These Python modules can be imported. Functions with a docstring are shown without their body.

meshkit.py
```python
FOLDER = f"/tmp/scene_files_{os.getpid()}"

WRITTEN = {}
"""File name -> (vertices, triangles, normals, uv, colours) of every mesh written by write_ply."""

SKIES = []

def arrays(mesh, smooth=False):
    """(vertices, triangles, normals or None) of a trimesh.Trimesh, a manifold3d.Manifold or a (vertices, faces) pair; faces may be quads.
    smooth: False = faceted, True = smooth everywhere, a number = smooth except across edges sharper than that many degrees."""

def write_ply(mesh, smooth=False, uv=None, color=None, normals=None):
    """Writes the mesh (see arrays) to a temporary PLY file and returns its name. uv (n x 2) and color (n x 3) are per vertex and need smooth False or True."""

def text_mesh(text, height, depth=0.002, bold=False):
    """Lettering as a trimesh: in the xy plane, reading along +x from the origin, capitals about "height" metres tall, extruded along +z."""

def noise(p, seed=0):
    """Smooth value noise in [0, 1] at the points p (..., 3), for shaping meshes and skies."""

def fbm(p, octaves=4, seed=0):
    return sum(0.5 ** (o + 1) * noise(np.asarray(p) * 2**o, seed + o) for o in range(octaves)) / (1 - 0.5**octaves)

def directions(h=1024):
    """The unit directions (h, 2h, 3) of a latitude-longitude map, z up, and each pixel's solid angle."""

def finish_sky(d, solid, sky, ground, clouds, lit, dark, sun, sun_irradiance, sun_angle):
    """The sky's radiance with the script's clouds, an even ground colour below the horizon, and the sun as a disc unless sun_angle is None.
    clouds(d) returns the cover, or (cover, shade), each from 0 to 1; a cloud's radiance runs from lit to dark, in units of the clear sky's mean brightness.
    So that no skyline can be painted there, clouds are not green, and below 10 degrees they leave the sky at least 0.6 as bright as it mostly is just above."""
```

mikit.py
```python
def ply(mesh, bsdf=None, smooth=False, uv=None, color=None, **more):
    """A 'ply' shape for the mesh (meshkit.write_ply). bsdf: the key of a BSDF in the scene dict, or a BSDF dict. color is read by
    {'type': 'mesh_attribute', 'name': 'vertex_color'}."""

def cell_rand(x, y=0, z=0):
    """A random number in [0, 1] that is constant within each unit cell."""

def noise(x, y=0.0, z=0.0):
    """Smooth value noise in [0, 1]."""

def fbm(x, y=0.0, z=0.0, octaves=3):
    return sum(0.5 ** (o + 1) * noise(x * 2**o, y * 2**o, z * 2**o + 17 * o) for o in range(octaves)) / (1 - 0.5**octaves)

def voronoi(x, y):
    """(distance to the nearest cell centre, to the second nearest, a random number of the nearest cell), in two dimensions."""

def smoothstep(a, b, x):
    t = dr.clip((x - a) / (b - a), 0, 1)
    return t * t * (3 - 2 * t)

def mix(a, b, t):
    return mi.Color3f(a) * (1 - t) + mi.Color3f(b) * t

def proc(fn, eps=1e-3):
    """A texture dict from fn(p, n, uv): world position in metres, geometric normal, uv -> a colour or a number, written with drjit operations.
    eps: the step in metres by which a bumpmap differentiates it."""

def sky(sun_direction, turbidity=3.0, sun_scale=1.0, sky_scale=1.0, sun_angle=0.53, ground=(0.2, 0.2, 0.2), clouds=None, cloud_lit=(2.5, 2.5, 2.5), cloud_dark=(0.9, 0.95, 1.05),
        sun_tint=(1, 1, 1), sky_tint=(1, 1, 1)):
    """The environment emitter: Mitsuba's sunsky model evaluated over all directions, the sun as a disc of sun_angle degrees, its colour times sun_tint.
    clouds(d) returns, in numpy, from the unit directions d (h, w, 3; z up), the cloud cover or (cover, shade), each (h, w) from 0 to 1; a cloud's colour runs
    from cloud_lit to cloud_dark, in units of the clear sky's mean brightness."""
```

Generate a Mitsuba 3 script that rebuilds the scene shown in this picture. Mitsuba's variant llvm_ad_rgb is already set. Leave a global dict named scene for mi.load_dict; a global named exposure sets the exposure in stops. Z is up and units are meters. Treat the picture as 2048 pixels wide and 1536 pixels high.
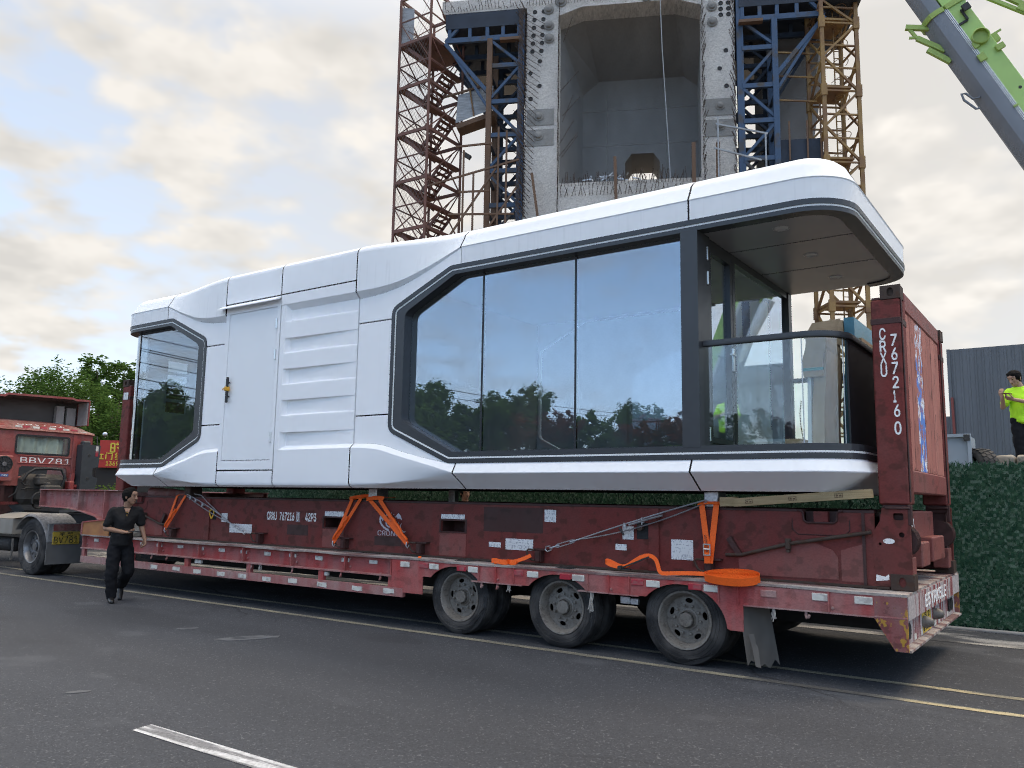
import math, random
import numpy as np
import trimesh
import shapely
import shapely.geometry as sg
import shapely.affinity as sa
import drjit as dr
import mitsuba as mi
import mikit, meshkit
from mikit import proc, noise, fbm, voronoi, cell_rand, smoothstep, mix

T = mi.ScalarTransform4f
scene, labels = {}, {}
rng = np.random.default_rng(7)
exposure = 3.58

# ------------------------------------------------------------------ camera
FOC, YAW, PIT, ROL = 1651.21, -0.6135, 0.1379, 0.0164
EYE = np.array([13.4587, -7.5977, 1.4979])
FWD = np.array([math.sin(YAW) * math.cos(PIT), math.cos(YAW) * math.cos(PIT), math.sin(PIT)])
RGT = np.array([math.cos(YAW), -math.sin(YAW), 0.0])
UPV = np.cross(RGT, FWD)
UPV = -RGT * math.sin(ROL) + UPV * math.cos(ROL)
scene['camera'] = {'type': 'perspective', 'fov': math.degrees(2 * math.atan(1024 / FOC)), 'fov_axis': 'x', 'near_clip': 0.05, 'far_clip': 3000.0,
                   'to_world': T().look_at(origin=EYE.tolist(), target=(EYE + FWD).tolist(), up=UPV.tolist())}

# ------------------------------------------------------------------ sky: hazy evening, sun behind thin cloud above the bridge
SUN = np.array([0.30, 0.42, 0.85])
SUN = SUN / np.linalg.norm(SUN)
GLOW = np.array([-0.26, 0.87, 0.36])


def clouds(d):
    el = np.maximum(d[..., 2], 0)
    s = d @ (GLOW / np.linalg.norm(GLOW))
    w = 1.0 / (el + 0.25)
    p = np.stack([d[..., 0] * w * 2.0, d[..., 1] * w * 2.0, el], -1)
    big = meshkit.fbm(p * 1.0 + 3.1, 6, 3)
    med = meshkit.fbm(p * 2.4 + 9.7 + 0.9 * big[..., None], 6, 11)
    det = meshkit.fbm(p * 7.0 + 2.3 + 1.5 * med[..., None], 5, 31)
    puff = np.clip((0.42 * big + 0.40 * med + 0.18 * det - 0.492 + 0.03 * np.clip((s - 0.55) / 0.4, 0, 1)) / 0.085, 0, 1)
    glow = np.clip((s - 0.3) / 0.7, 0, 1)
    back = np.clip(-s, 0, 1)
    low = np.exp(-el / 0.09)
    fine = meshkit.fbm(p * 6.0 + 1.7, 4, 23)
    high = np.clip((el - 0.50) / 0.42, 0, 1)
    gap = np.clip(0.42 + 0.55 * glow ** 1.8 - 0.42 * np.sqrt(back), 0, 1)
    cover = gap + (0.97 - gap) * puff * (1 - 0.9 * np.sqrt(back))
    cover = np.clip(np.maximum(cover, low * (0.96 - 0.35 * back)), 0, 1)
    cover = np.maximum(cover, 0.9 * high)
    lum = 0.02 + 0.93 * high + 0.075 * puff * np.clip(0.4 + 3.0 * (fine - 0.42), 0, 1.2) + 0.03 * glow ** 4
    return cover, np.clip(1 - lum, 0, 1)


scene['sky'] = mikit.sky(SUN.tolist(), turbidity=3.0, sun_scale=0.06, sky_scale=1.0, sun_angle=12.0, clouds=clouds, sky_tint=(1.13, 1.0, 0.86),
                         cloud_lit=(3.0, 2.78, 2.50), cloud_dark=(0.628, 0.598, 0.548), sun_tint=(1.0, 0.9, 0.75), ground=(0.16, 0.16, 0.16))

# ------------------------------------------------------------------ materials
def rgb(c):
    return {'type': 'rgb', 'value': [float(x) for x in c]}


def mat(key, col, rough=0.6, metal=0.0, spec=0.5, bump=None, bscale=0.003, eps=0.002, **kw):
    col = proc(col) if callable(col) else rgb(col)
    rough = proc(rough) if callable(rough) else float(rough)
    b = {'type': 'principled', 'base_color': col, 'roughness': rough, 'metallic': float(metal), 'specular': float(spec), **kw}
    if bump is not None:
        b = {'type': 'bumpmap', 'arbitrary': proc(bump, eps), 'scale': float(bscale), 'bsdf': b}
    scene[key] = {'type': 'twosided', 'bsdf': b}
    return key


def worn(base, dust, rust, k=1.0, dusty=0.5, rusty=0.25):
    """Old paint: grime in broad soft patches, streaks that run down, and chips of rust."""
    def fn(p, n, uv):
        big = fbm(p.x * 1.3 * k, p.y * 1.3 * k, p.z * 2.2 * k, 3)
        streak = fbm(p.x * 14 * k, p.y * 14 * k, p.z * 1.2 * k, 3)
        chip = fbm(p.x * 11 * k + 5, p.y * 11 * k, p.z * 11 * k, 4)
        fine = noise(p.x * 90, p.y * 90, p.z * 90)
        c = mix(base, dust, dusty * smoothstep(0.30, 0.72, big * 0.6 + streak * 0.4))
        c = mix(c, rust, rusty * smoothstep(0.56, 0.66, chip * 0.85 + streak * 0.15))
        return c * (0.86 + 0.28 * fine)
    return fn


mat('white_panel', lambda p, n, uv: mi.Color3f(0.83, 0.835, 0.845) * (0.965 + 0.05 * fbm(p.x * 1.7, p.y * 1.7, p.z * 1.1, 3) - 0.012 * smoothstep(0.62, 0.8, fbm(p.x * 30, p.y * 30, p.z * 2.0, 2))), 0.58, spec=0.3)
mat('roof_panel', lambda p, n, uv: mi.Color3f(0.80, 0.81, 0.82) * (0.93 + 0.08 * fbm(p.x * 1.4, p.y * 1.4, p.z * 1.1, 3) - 0.07 * smoothstep(0.50, 0.85, fbm(p.x * 34, p.y * 34, p.z * 0.8, 2)) * smoothstep(4.46, 4.36, p.z)), 0.55, spec=0.3)
mat('door_panel', (0.78, 0.79, 0.80), 0.45, spec=0.4)
mat('charcoal', lambda p, n, uv: mi.Color3f(0.030, 0.033, 0.038) * (0.85 + 0.3 * fbm(p.x * 3, p.y * 3, p.z * 3, 3)), 0.38, spec=0.5)
mat('charcoal_dark', (0.012, 0.013, 0.016), 0.45)
mat('soffit_grey', lambda p, n, uv: mi.Color3f(0.34, 0.34, 0.345) * (0.9 + 0.2 * fbm(p.x * 2, p.y * 2, p.z * 2, 2)), 0.35, spec=0.5)
mat('stripe_white', (0.72, 0.73, 0.72), 0.5)
mat('seam_black', (0.006, 0.006, 0.007), 0.7)
mat('steel', (0.62, 0.63, 0.64), 0.28, 1.0)
mat('galvanised', lambda p, n, uv: mi.Color3f(0.50, 0.51, 0.53) * (0.7 + 0.5 * noise(p.x * 60, p.y * 60, p.z * 60)), 0.42, 0.9)
mat('dark_steel', (0.05, 0.048, 0.046), 0.55, 0.3)
mat('interior_wall', (0.52, 0.51, 0.49), 0.6)
mat('interior_floor', (0.25, 0.18, 0.12), 0.5)
mat('yellow_tape', (0.75, 0.40, 0.03), 0.5)
mat('black_plastic', (0.014, 0.014, 0.015), 0.45)
mat('lamp_white', (0.75, 0.75, 0.72), 0.4)


def glass(key, refl, tint, trans):
    scene[key] = {'type': 'blendbsdf', 'weight': float(refl),
                  'a': {'type': 'thindielectric', 'int_ior': 1.5, 'specular_transmittance': rgb(np.array(tint) * trans)},
                  'b': {'type': 'twosided', 'bsdf': {'type': 'conductor', 'specular_reflectance': rgb((0.72, 0.85, 1.0))}}}


glass('coated_glass', 0.255, (0.80, 0.92, 1.0), 0.55)
glass('left_glass', 0.14, (0.80, 0.92, 1.0), 0.55)
glass('porch_glass', 0.42, (0.85, 0.97, 1.0), 0.60)
glass('clear_glass', 0.015, (0.90, 0.98, 0.95), 0.93)


# ------------------------------------------------------------------ builders
def numbered(key):
    if key not in scene and key not in labels:
        return key
    i = 1
    while f'{key}_{i:03d}' in scene or f'{key}_{i:03d}' in labels:
        i += 1
    return f'{key}_{i:03d}'


def thing(name, label, category, group=None, kind=None):
    key = numbered(name)
    labels[key] = {'label': label, 'category': category}
    if group:
        labels[key]['group'] = group
    if kind:
        labels[key]['kind'] = kind
    return key


def add(name, mesh, m, parent=None, smooth=False, label=None, kind=None, **kw):
    key = numbered(f'{parent}__{name}' if parent else name)
    if isinstance(mesh, list):
        mesh = cat(mesh)
    scene[key] = mikit.ply(mesh, m, smooth=smooth, **kw)
    if label or kind:
        labels[key] = {}
        if label:
            labels[key]['label'] = label
        if kind:
            labels[key]['kind'] = kind
    return key


def solo(name, mesh, m, label, category, group=None, kind=None, smooth=False):
    key = numbered(name)
    scene[key] = mikit.ply(cat(mesh) if isinstance(mesh, list) else mesh, m, smooth=smooth)
    labels[key] = {'label': label, 'category': category}
    if group:
        labels[key]['group'] = group
    if kind:
        labels[key]['kind'] = kind
    return key


def structure(name, mesh, m, label, smooth=False):
    key = numbered(name)
    scene[key] = mikit.ply(cat(mesh) if isinstance(mesh, list) else mesh, m, smooth=smooth)
    labels[key] = {'kind': 'structure', 'label': label}
    return key


def again(key, src, to_world):
    """A copy of a thing's entries (src) under a new key with another place."""
    for k in [k for k in scene if k == src or k.startswith(src + '__')]:
        scene[key + k[len(src):]] = {**scene[k], 'to_world': to_world}


def cat(ms):
    return trimesh.util.concatenate([m for m in ms if m is not None])


def tm(v, f):
    return trimesh.Trimesh(np.asarray(v, float), np.asarray(f, int), process=False)


def quads(v, q):
    q = np.asarray(q, int)
    return tm(v, np.vstack([q[:, [0, 1, 2]], q[:, [0, 2, 3]]]))


BF = np.array([[0, 2, 3, 1], [4, 5, 7, 6], [0, 1, 5, 4], [2, 6, 7, 3], [0, 4, 6, 2], [1, 3, 7, 5]])


def box(x0, x1, y0, y1, z0, z1):
    x0, x1 = min(x0, x1), max(x0, x1); y0, y1 = min(y0, y1), max(y0, y1); z0, z1 = min(z0, z1), max(z0, z1)
    v = np.array([[x, y, z] for x in (x0, x1) for y in (y0, y1) for z in (z0, z1)])
    return quads(v, BF)


def cbox(x0, x1, y0, y1, z0, z1, c=0.01):
    """A box with chamfered edges."""
    v = []
    lo, hi = np.array([x0, y0, z0]), np.array([x1, y1, z1])
    c = min(c, *(0.45 * (hi - lo)))
    for s in np.ndindex(2, 2, 2):
        s = np.array(s)
        corner = np.where(s, hi, lo)
        for a in range(3):
            q = corner.astype(float).copy()
            for b in range(3):
                if b != a:
                    q[b] += c if s[b] == 0 else -c
            v.append(q)
    return trimesh.convex.convex_hull(np.array(v))


def frame_of(p, q, up=(0, 0, 1)):
    p, q = np.asarray(p, float), np.asarray(q, float)
    t = q - p
    L = np.linalg.norm(t)
    t = t / L
    up = np.asarray(up, float)
    if abs(t @ up) > 0.98:
        up = np.array([1.0, 0, 0]) if abs(t[0]) < 0.9 else np.array([0, 1.0, 0])
    s = np.cross(t, up)
    s /= np.linalg.norm(s)
    return p, t, s, np.cross(s, t), L


def bar(p, q, w, h=None, up=(0, 0, 1)):
    """A straight bar of section w (sideways) by h (along up) from p to q."""
    h = w if h is None else h
    p, t, s, u, L = frame_of(p, q, up)
    b = box(0, L, -w / 2, w / 2, -h / 2, h / 2)
    b.vertices = p + b.vertices @ np.array([t, s, u])
    return b


def rod(p, q, r, n=6):
    p, t, s, u, L = frame_of(p, q)
    a = np.arange(n) * 2 * np.pi / n
    ring = r * (np.cos(a)[:, None] * s + np.sin(a)[:, None] * u)
    v = np.vstack([p + ring, p + t * L + ring, [p], [p + t * L]])
    i = np.arange(n)
    j = (i + 1) % n
    f = np.vstack([np.c_[i, j, j + n], np.c_[i, j + n, i + n], np.c_[j, i, i * 0 + 2 * n], np.c_[i + n, j + n, i * 0 + 2 * n + 1]])
    return tm(v, f)


def tube(pts, r, n=8, closed=False):
    p = np.asarray(pts, float)
    r = np.broadcast_to(np.asarray(r, float), (len(p),))
    t = np.gradient(p, axis=0) if not closed else np.roll(p, -1, 0) - np.roll(p, 1, 0)
    t /= np.linalg.norm(t, axis=1, keepdims=True) + 1e-12
    s = np.cross(t[0], [0, 0, 1.0] if abs(t[0][2]) < 0.9 else [1.0, 0, 0])
    rows = []
    a = np.arange(n) * 2 * np.pi / n
    for i in range(len(p)):
        s = s - t[i] * (s @ t[i])
        s /= np.linalg.norm(s)
        u = np.cross(t[i], s)
        rows.append(p[i] + r[i] * (np.cos(a)[:, None] * s + np.sin(a)[:, None] * u))
    return grid(np.array(rows), wrap=True, caps=not closed, closed=closed)


def grid(P, wrap=False, caps=False, closed=False):
    """Rows of points (m, n, 3) joined to a skin; wrap joins the columns round, closed the rows."""
    m, n = P.shape[:2]
    i, j = np.meshgrid(np.arange(m if closed else m - 1), np.arange(n if wrap else n - 1), indexing='ij')
    k, l = (i + 1) % m, (j + 1) % n
    q = np.stack([i * n + j, i * n + l, k * n + l, k * n + j], -1).reshape(-1, 4)
    f = np.vstack([q[:, [0, 1, 2]], q[:, [0, 2, 3]]])
    v = P.reshape(-1, 3)
    if caps:
        c0, c1 = len(v), len(v) + 1
        v = np.vstack([v, P[0].mean(0), P[-1].mean(0)])
        a = np.arange(n)
        b = (a + 1) % n
        f = np.vstack([f, np.c_[b, a, a * 0 + c0], np.c_[(m - 1) * n + a, (m - 1) * n + b, a * 0 + c1]])
    return tm(v, f)


def lathe(prof, axis_p, axis_d, n=32):
    """Profile of (distance along the axis, radius) turned about the axis."""
    p, t, s, u, L = frame_of(axis_p, np.asarray(axis_p, float) + np.asarray(axis_d, float))
    a = np.arange(n) * 2 * np.pi / n
    rows = [p + t * d + max(r, 1e-4) * (np.cos(a)[:, None] * s + np.sin(a)[:, None] * u) for d, r in prof]
    return grid(np.array(rows), wrap=True)


def ext(poly, depth):
    ps = [g for g in getattr(poly, 'geoms', [poly]) if g.geom_type == 'Polygon' and g.area > 1e-7]
    return cat([trimesh.creation.extrude_polygon(g, depth, engine='earcut') for g in ps])


def plate_y(poly, y0, y1):
    """A polygon in (x, z) given thickness from y0 to y1."""
    m = ext(poly, abs(y1 - y0))
    v = m.vertices
    m.vertices = np.c_[v[:, 0], max(y0, y1) - v[:, 2], v[:, 1]]
    return m


def plate_x(poly, x0, x1):
    """A polygon in (y, z) given thickness from x0 to x1."""
    m = ext(poly, abs(x1 - x0))
    v = m.vertices
    m.vertices = np.c_[min(x0, x1) + v[:, 2], v[:, 0], v[:, 1]]
    return m


def plate_z(poly, z0, z1):
    m = ext(poly, abs(z1 - z0))
    m.vertices[:, 2] += min(z0, z1)
    return m


def P(*pts):
    return sg.Polygon(pts)


def R(x0, x1, z0, z1):
    return sg.box(min(x0, x1), min(z0, z1), max(x0, x1), max(z0, z1))


def rounded(poly, r, k=6):
    return poly.buffer(-r, quad_segs=k, join_style='mitre').buffer(2 * r, quad_segs=k).buffer(-r, quad_segs=k)


def text_on(s, h, origin, right, up, bold=False, width=None, depth=0.003):
    """Lettering lying on a surface: origin is the lower left corner; right and up span the surface."""
    m = meshkit.text_mesh(s, h, depth, bold)
    v = m.vertices
    k = 1.0 if width is None else width / np.ptp(v[:, 0])
    right, up = np.asarray(right, float), np.asarray(up, float)
    m.vertices = np.asarray(origin, float) + np.outer((v[:, 0] - v[:, 0].min()) * k, right) + np.outer(v[:, 1], up) + np.outer(v[:, 2], np.cross(right, up))
    return m


def turn(mesh, deg, axis=(0, 0, 1), at=(0, 0, 0)):
    mesh.apply_transform(trimesh.transformations.rotation_matrix(math.radians(deg), axis, at))
    return mesh


def shift(mesh, d):
    mesh.apply_translation(d)
    return mesh


X, Y, Z = np.eye(3)
# ================================================================== the ground
def asphalt(p, n, uv):
    agg = noise(p.x * 95, p.y * 95)
    agg2 = noise(p.x * 160 + 3, p.y * 160)
    broad = fbm(p.x * 0.35, p.y * 0.9, 0.0, 4)
    wheel = fbm(p.x * 0.12 + 4, p.y * 2.0, 0.0, 3)
    c = mi.Color3f(0.0325, 0.0350, 0.0405) * (0.66 + 0.36 * agg + 0.30 * agg2) * (0.78 + 0.44 * broad) * (0.88 + 0.24 * wheel)
    speck = smoothstep(0.80, 0.93, noise(p.x * 75 + 11, p.y * 75))
    c = mix(c, (0.24, 0.245, 0.25), 0.24 * speck)
    stain = smoothstep(0.66, 0.78, fbm(p.x * 0.9 + 20, p.y * 1.6, 1.0, 4))
    c = mix(c, (0.13, 0.137, 0.148), 0.18 * stain)
    wx, wy = p.x + 0.5 * fbm(p.x * 1.3, p.y * 1.3, 5.0, 3), p.y + 0.5 * fbm(p.x * 1.3 + 9, p.y * 1.3, 5.0, 3)
    d1, d2, _ = voronoi(wx * 0.23, wy * 0.23)
    crack = smoothstep(0.011, 0.003, d2 - d1) * smoothstep(0.45, 0.62, fbm(p.x * 0.3 + 3, p.y * 0.3, 8.0, 2))
    c = mix(c, (0.012, 0.012, 0.013), 0.55 * crack)
    oil = smoothstep(0.63, 0.74, fbm(p.x * 0.55 + 40, p.y * 1.1, 3.0, 3))
    track = smoothstep(0.55, 0.0, dr.abs(p.y + 1.75)) + smoothstep(0.55, 0.0, dr.abs(p.y + 3.55))
    return c * (1 - 0.20 * oil) * (1 - 0.08 * track)


mat('asphalt', asphalt, lambda p, n, uv: 0.62 + 0.25 * noise(p.x * 50, p.y * 50), spec=0.4, bump=lambda p, n, uv: noise(p.x * 70, p.y * 70) + 0.5 * noise(p.x * 160 + 3, p.y * 160), bscale=0.0035, eps=0.004)
structure('asphalt_road', grid(np.array([[(x, y, 0.0) for x in (-900, -60, -10, 5, 15, 40, 900)] for y in (-900, -60, -12, 0, 12, 60, 900)])), 'asphalt', 'grey asphalt road surface')


def line_yellow(p, n, uv):
    wearf = fbm(p.x * 3.0, p.y * 22, 2.0, 4)
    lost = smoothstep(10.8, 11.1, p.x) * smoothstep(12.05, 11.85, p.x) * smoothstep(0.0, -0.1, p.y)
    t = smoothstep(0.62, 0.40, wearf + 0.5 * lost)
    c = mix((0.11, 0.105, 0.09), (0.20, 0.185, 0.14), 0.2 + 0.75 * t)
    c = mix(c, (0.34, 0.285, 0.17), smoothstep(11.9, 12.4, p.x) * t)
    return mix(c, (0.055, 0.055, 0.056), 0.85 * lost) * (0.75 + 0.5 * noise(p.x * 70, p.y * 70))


def line_white(p, n, uv):
    rub = fbm(p.x * 1.5, p.y * 26, 0.0, 4)
    return mix((0.15, 0.15, 0.155), (0.42, 0.425, 0.43), smoothstep(0.34, 0.58, rub + 0.55 * (p.y + 4.40))) * (0.75 + 0.5 * noise(p.x * 70, p.y * 70))


mat('marking_yellow', line_yellow, 0.7, spec=0.3)
mat('marking_white', line_white, 0.7, spec=0.3)


def strip(x0, x1, y0, y1, z=0.004, slant=0.0):
    return quads([(x0, y0, z), (x1, y0, z), (x1 + slant, y1, z), (x0 + slant, y1, z)], [[0, 1, 2, 3]])


structure('yellow_line', strip(-60, 40, -0.42, -0.32), 'marking_yellow', 'worn yellow road line nearest the camera, under the trailer side')
structure('yellow_line', strip(-60, 40, 0.20, 0.30), 'marking_yellow', 'second yellow road line farther under the trailer')
for i, x in enumerate((8.35, -4.0, -16.0)):
    structure('white_dash', strip(x, x + 4.0 if i else x + 3.2, -4.47, -4.32, 0.004, -0.03), 'marking_white', ('worn white lane dash in the foreground', 'distant white lane dash beyond the frame', 'farthest white lane dash')[i])


def dust_fn(p, n, uv):
    m = fbm(p.x * 1.2, p.y * 4.5, 0.0, 4)
    g = noise(p.x * 60, p.y * 60)
    return mix((0.062, 0.063, 0.066), (0.29, 0.275, 0.25), smoothstep(0.46, 0.70, m)) * (0.7 + 0.5 * g)


mat('dusty_verge', dust_fn, 0.85, spec=0.2)
structure('dusty_road_edge', quads([(-60, 2.95, 0.004), (40, 2.95, 0.004), (40, 4.02, 0.004), (-60, 4.02, 0.004)], [[0, 1, 2, 3]]), 'dusty_verge', 'dusty pale strip of road along the green fence')
mat('bare_earth', lambda p, n, uv: mix((0.16, 0.13, 0.10), (0.24, 0.21, 0.17), fbm(p.x * 0.4, p.y * 0.4, 0.0, 4)), 0.9, spec=0.2)
structure('bare_ground', grid(np.array([[(x, y, 0.006) for x in (-300, -40, 0, 40, 300)] for y in (4.3, 20, 60, 300)])), 'bare_earth', 'bare earth of the building site behind the fence')
structure('concrete_yard', quads([(-40, -9.5, 0.003), (-10, -3.0, 0.003), (-10, 6, 0.003), (-40, 6, 0.003)], [[0, 1, 2, 3]]), 'dusty_verge', 'pale concrete yard beyond the tractor truck')

mat('cement_stain', lambda p, n, uv: mix((0.036, 0.038, 0.042), (0.075, 0.078, 0.083), smoothstep(0.30, 0.62, fbm(p.x * 5, p.y * 9, 0.0, 4))), 0.8)
r5 = np.random.default_rng(12)
for cx_, cy_, a_, b_, an, lab in ((6.06, -1.84, 0.30, 0.12, 62, 'pale dried cement splash on the road in front of the trailer'), (5.06, -1.88, 0.11, 0.05, 60, 'small pale smear on the road left of the cement splash'), (7.08, -4.15, 0.07, 0.03, 60, 'tiny pale scrap on the road beside the lane dash')):
    pts = [(cx_ + (a_ * math.cos(t) * math.cos(math.radians(an)) - b_ * math.sin(t) * math.sin(math.radians(an))) * (0.8 + 0.4 * r5.random()), cy_ + (a_ * math.cos(t) * math.sin(math.radians(an)) + b_ * math.sin(t) * math.cos(math.radians(an))) * (0.8 + 0.4 * r5.random())) for t in np.linspace(0, 6.28, 25)[:-1]]
    structure('cement_stain', plate_z(sg.Polygon(pts).buffer(0.01), 0.001, 0.004), 'cement_stain', lab)
# ================================================================== the capsule house
HOUSE = thing('capsule_house', 'white prefabricated capsule house with big tinted windows and open porch, lashed on the red rack', 'prefabricated house')
FY, BY, XL, XR, RC = -0.30, 2.80, 0.30, 11.84, 0.45
SEAM = 0.009


def plan(x_from, x_to_end, right=True, back=True, n=9):
    """Plan line along the front from x_from round one end of the house to the back; rows of (x, y, nx, ny)."""
    pts = []
    if right:
        cx = XR - RC
        pts += [(x, FY, 0, -1) for x in np.linspace(x_from, cx, 4)[:-1]]
        pts += [(cx + RC * math.sin(a), FY + RC - RC * math.cos(a), math.sin(a), -math.cos(a)) for a in np.linspace(0, math.pi / 2, n)]
        pts += [(XR, y, 1, 0) for y in np.linspace(FY + RC, BY - RC, 5)[1:-1]]
        pts += [(cx + RC * math.cos(a), BY - RC + RC * math.sin(a), math.cos(a), math.sin(a)) for a in np.linspace(0, math.pi / 2, n)]
        if back:
            pts += [(x, BY, 0, 1) for x in np.linspace(cx, x_to_end, 4)[1:]]
        return np.array(pts, float)
    p = plan(XL + XR - x_from, XL + XR - x_to_end, True, back, n)
    p[:, 0] = XL + XR - p[:, 0]
    p[:, 2] *= -1
    return p


def at_plan(pl, o, z):
    return np.stack([pl[:, 0] + pl[:, 2] * o, pl[:, 1] + pl[:, 3] * o, np.full(len(pl), z)], -1)


def sweep(pl, section, close=True, caps=True):
    """Carries a section of (offset, z) points along a plan line."""
    rows = np.stack([at_plan(pl, o, z) for o, z in section], 1)
    m = grid(rows, wrap=close, caps=caps and close)
    return m


def rect(o0, o1, z0, z1):
    return [(o0, z0), (o1, z0), (o1, z1), (o0, z1)]


# ---- stations of the front skin: lower facet line, ridge, breaks, for roof and base
def curve(xs, ys):
    from scipy.interpolate import PchipInterpolator
    return PchipInterpolator(xs, ys)


TX = [5.92, 6.25, 6.55, 7.05, 7.38, 7.56]
top_ridge = curve(TX, [4.075, 4.08, 4.105, 4.23, 4.345, 4.41])
top_inner = curve(TX, [3.995, 4.01, 4.05, 4.195, 4.325, 4.40])
bot_ridge = curve([5.92, 6.31, 6.75, 7.2, 7.56], [2.09, 2.07, 1.97, 1.865, 1.775])
bot_inner = curve([5.92, 6.31, 6.75, 7.2, 7.56], [2.145, 2.13, 2.025, 1.93, 1.88])
bot_break = curve([5.92, 6.5, 6.64, 7.06, 7.56], [1.66, 1.655, 1.665, 1.705, 1.765])


def blend(x):
    t = np.clip((x - 5.92) / (7.56 - 5.92), 0, 1)
    return t * t * (3 - 2 * t)


def top_section(x):
    """Six points from the fascia to the roof edge at station x of the right transition (mirrored for the left one)."""
    t = blend(x)
    return [(0.0, float(top_inner(x))), (0.07 - 0.058 * t, float(top_ridge(x))), (0.07 - 0.13 * t, 4.575 - 0.045 * t), (0.055 - 0.13 * t, 4.625 - 0.055 * t), (0.015 - 0.155 * t, 4.665 - 0.035 * t), (-0.12 - 0.09 * t, 4.705 - 0.035 * t), (-0.40, 4.745 - 0.025 * t)]


def bot_section(x):
    t = blend(x)
    return [(0.0, float(bot_inner(x))), (0.06, float(bot_ridge(x))), (0.06 - 0.005 * t, float(bot_break(x))), (0.045 - 0.125 * t, 1.625 + 0.055 * t), (0.0 - 0.2 * t, 1.60), (-0.42, 1.60)]


END_TOP = [(0.0, 4.205), (0.004, 4.40), (0.012, 4.41), (-0.06, 4.53), (-0.075, 4.57), (-0.14, 4.63), (-0.21, 4.67), (-0.40, 4.72)]
END_BOT = [(0.0, 1.885), (0.06, 1.775), (0.055, 1.765), (-0.08, 1.68), (-0.20, 1.60), (-0.42, 1.60)]


def mirror_x(x):
    # right transition 5.92..7.56 <-> left transition 3.25..1.68
    return 3.25 - (x - 5.92) * (3.25 - 1.68) / (7.56 - 5.92)


def skin(xs, section_of, place=lambda x: x):
    rows = []
    for x in xs:
        rows.append([(place(x), FY - o, z) for o, z in section_of(x)])
    m = grid(np.array(rows))
    return m


def panel(name, mesh, m='white_panel', smooth=28, **kw):
    return add(name, mesh, m, HOUSE, smooth=smooth, **kw)


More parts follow.
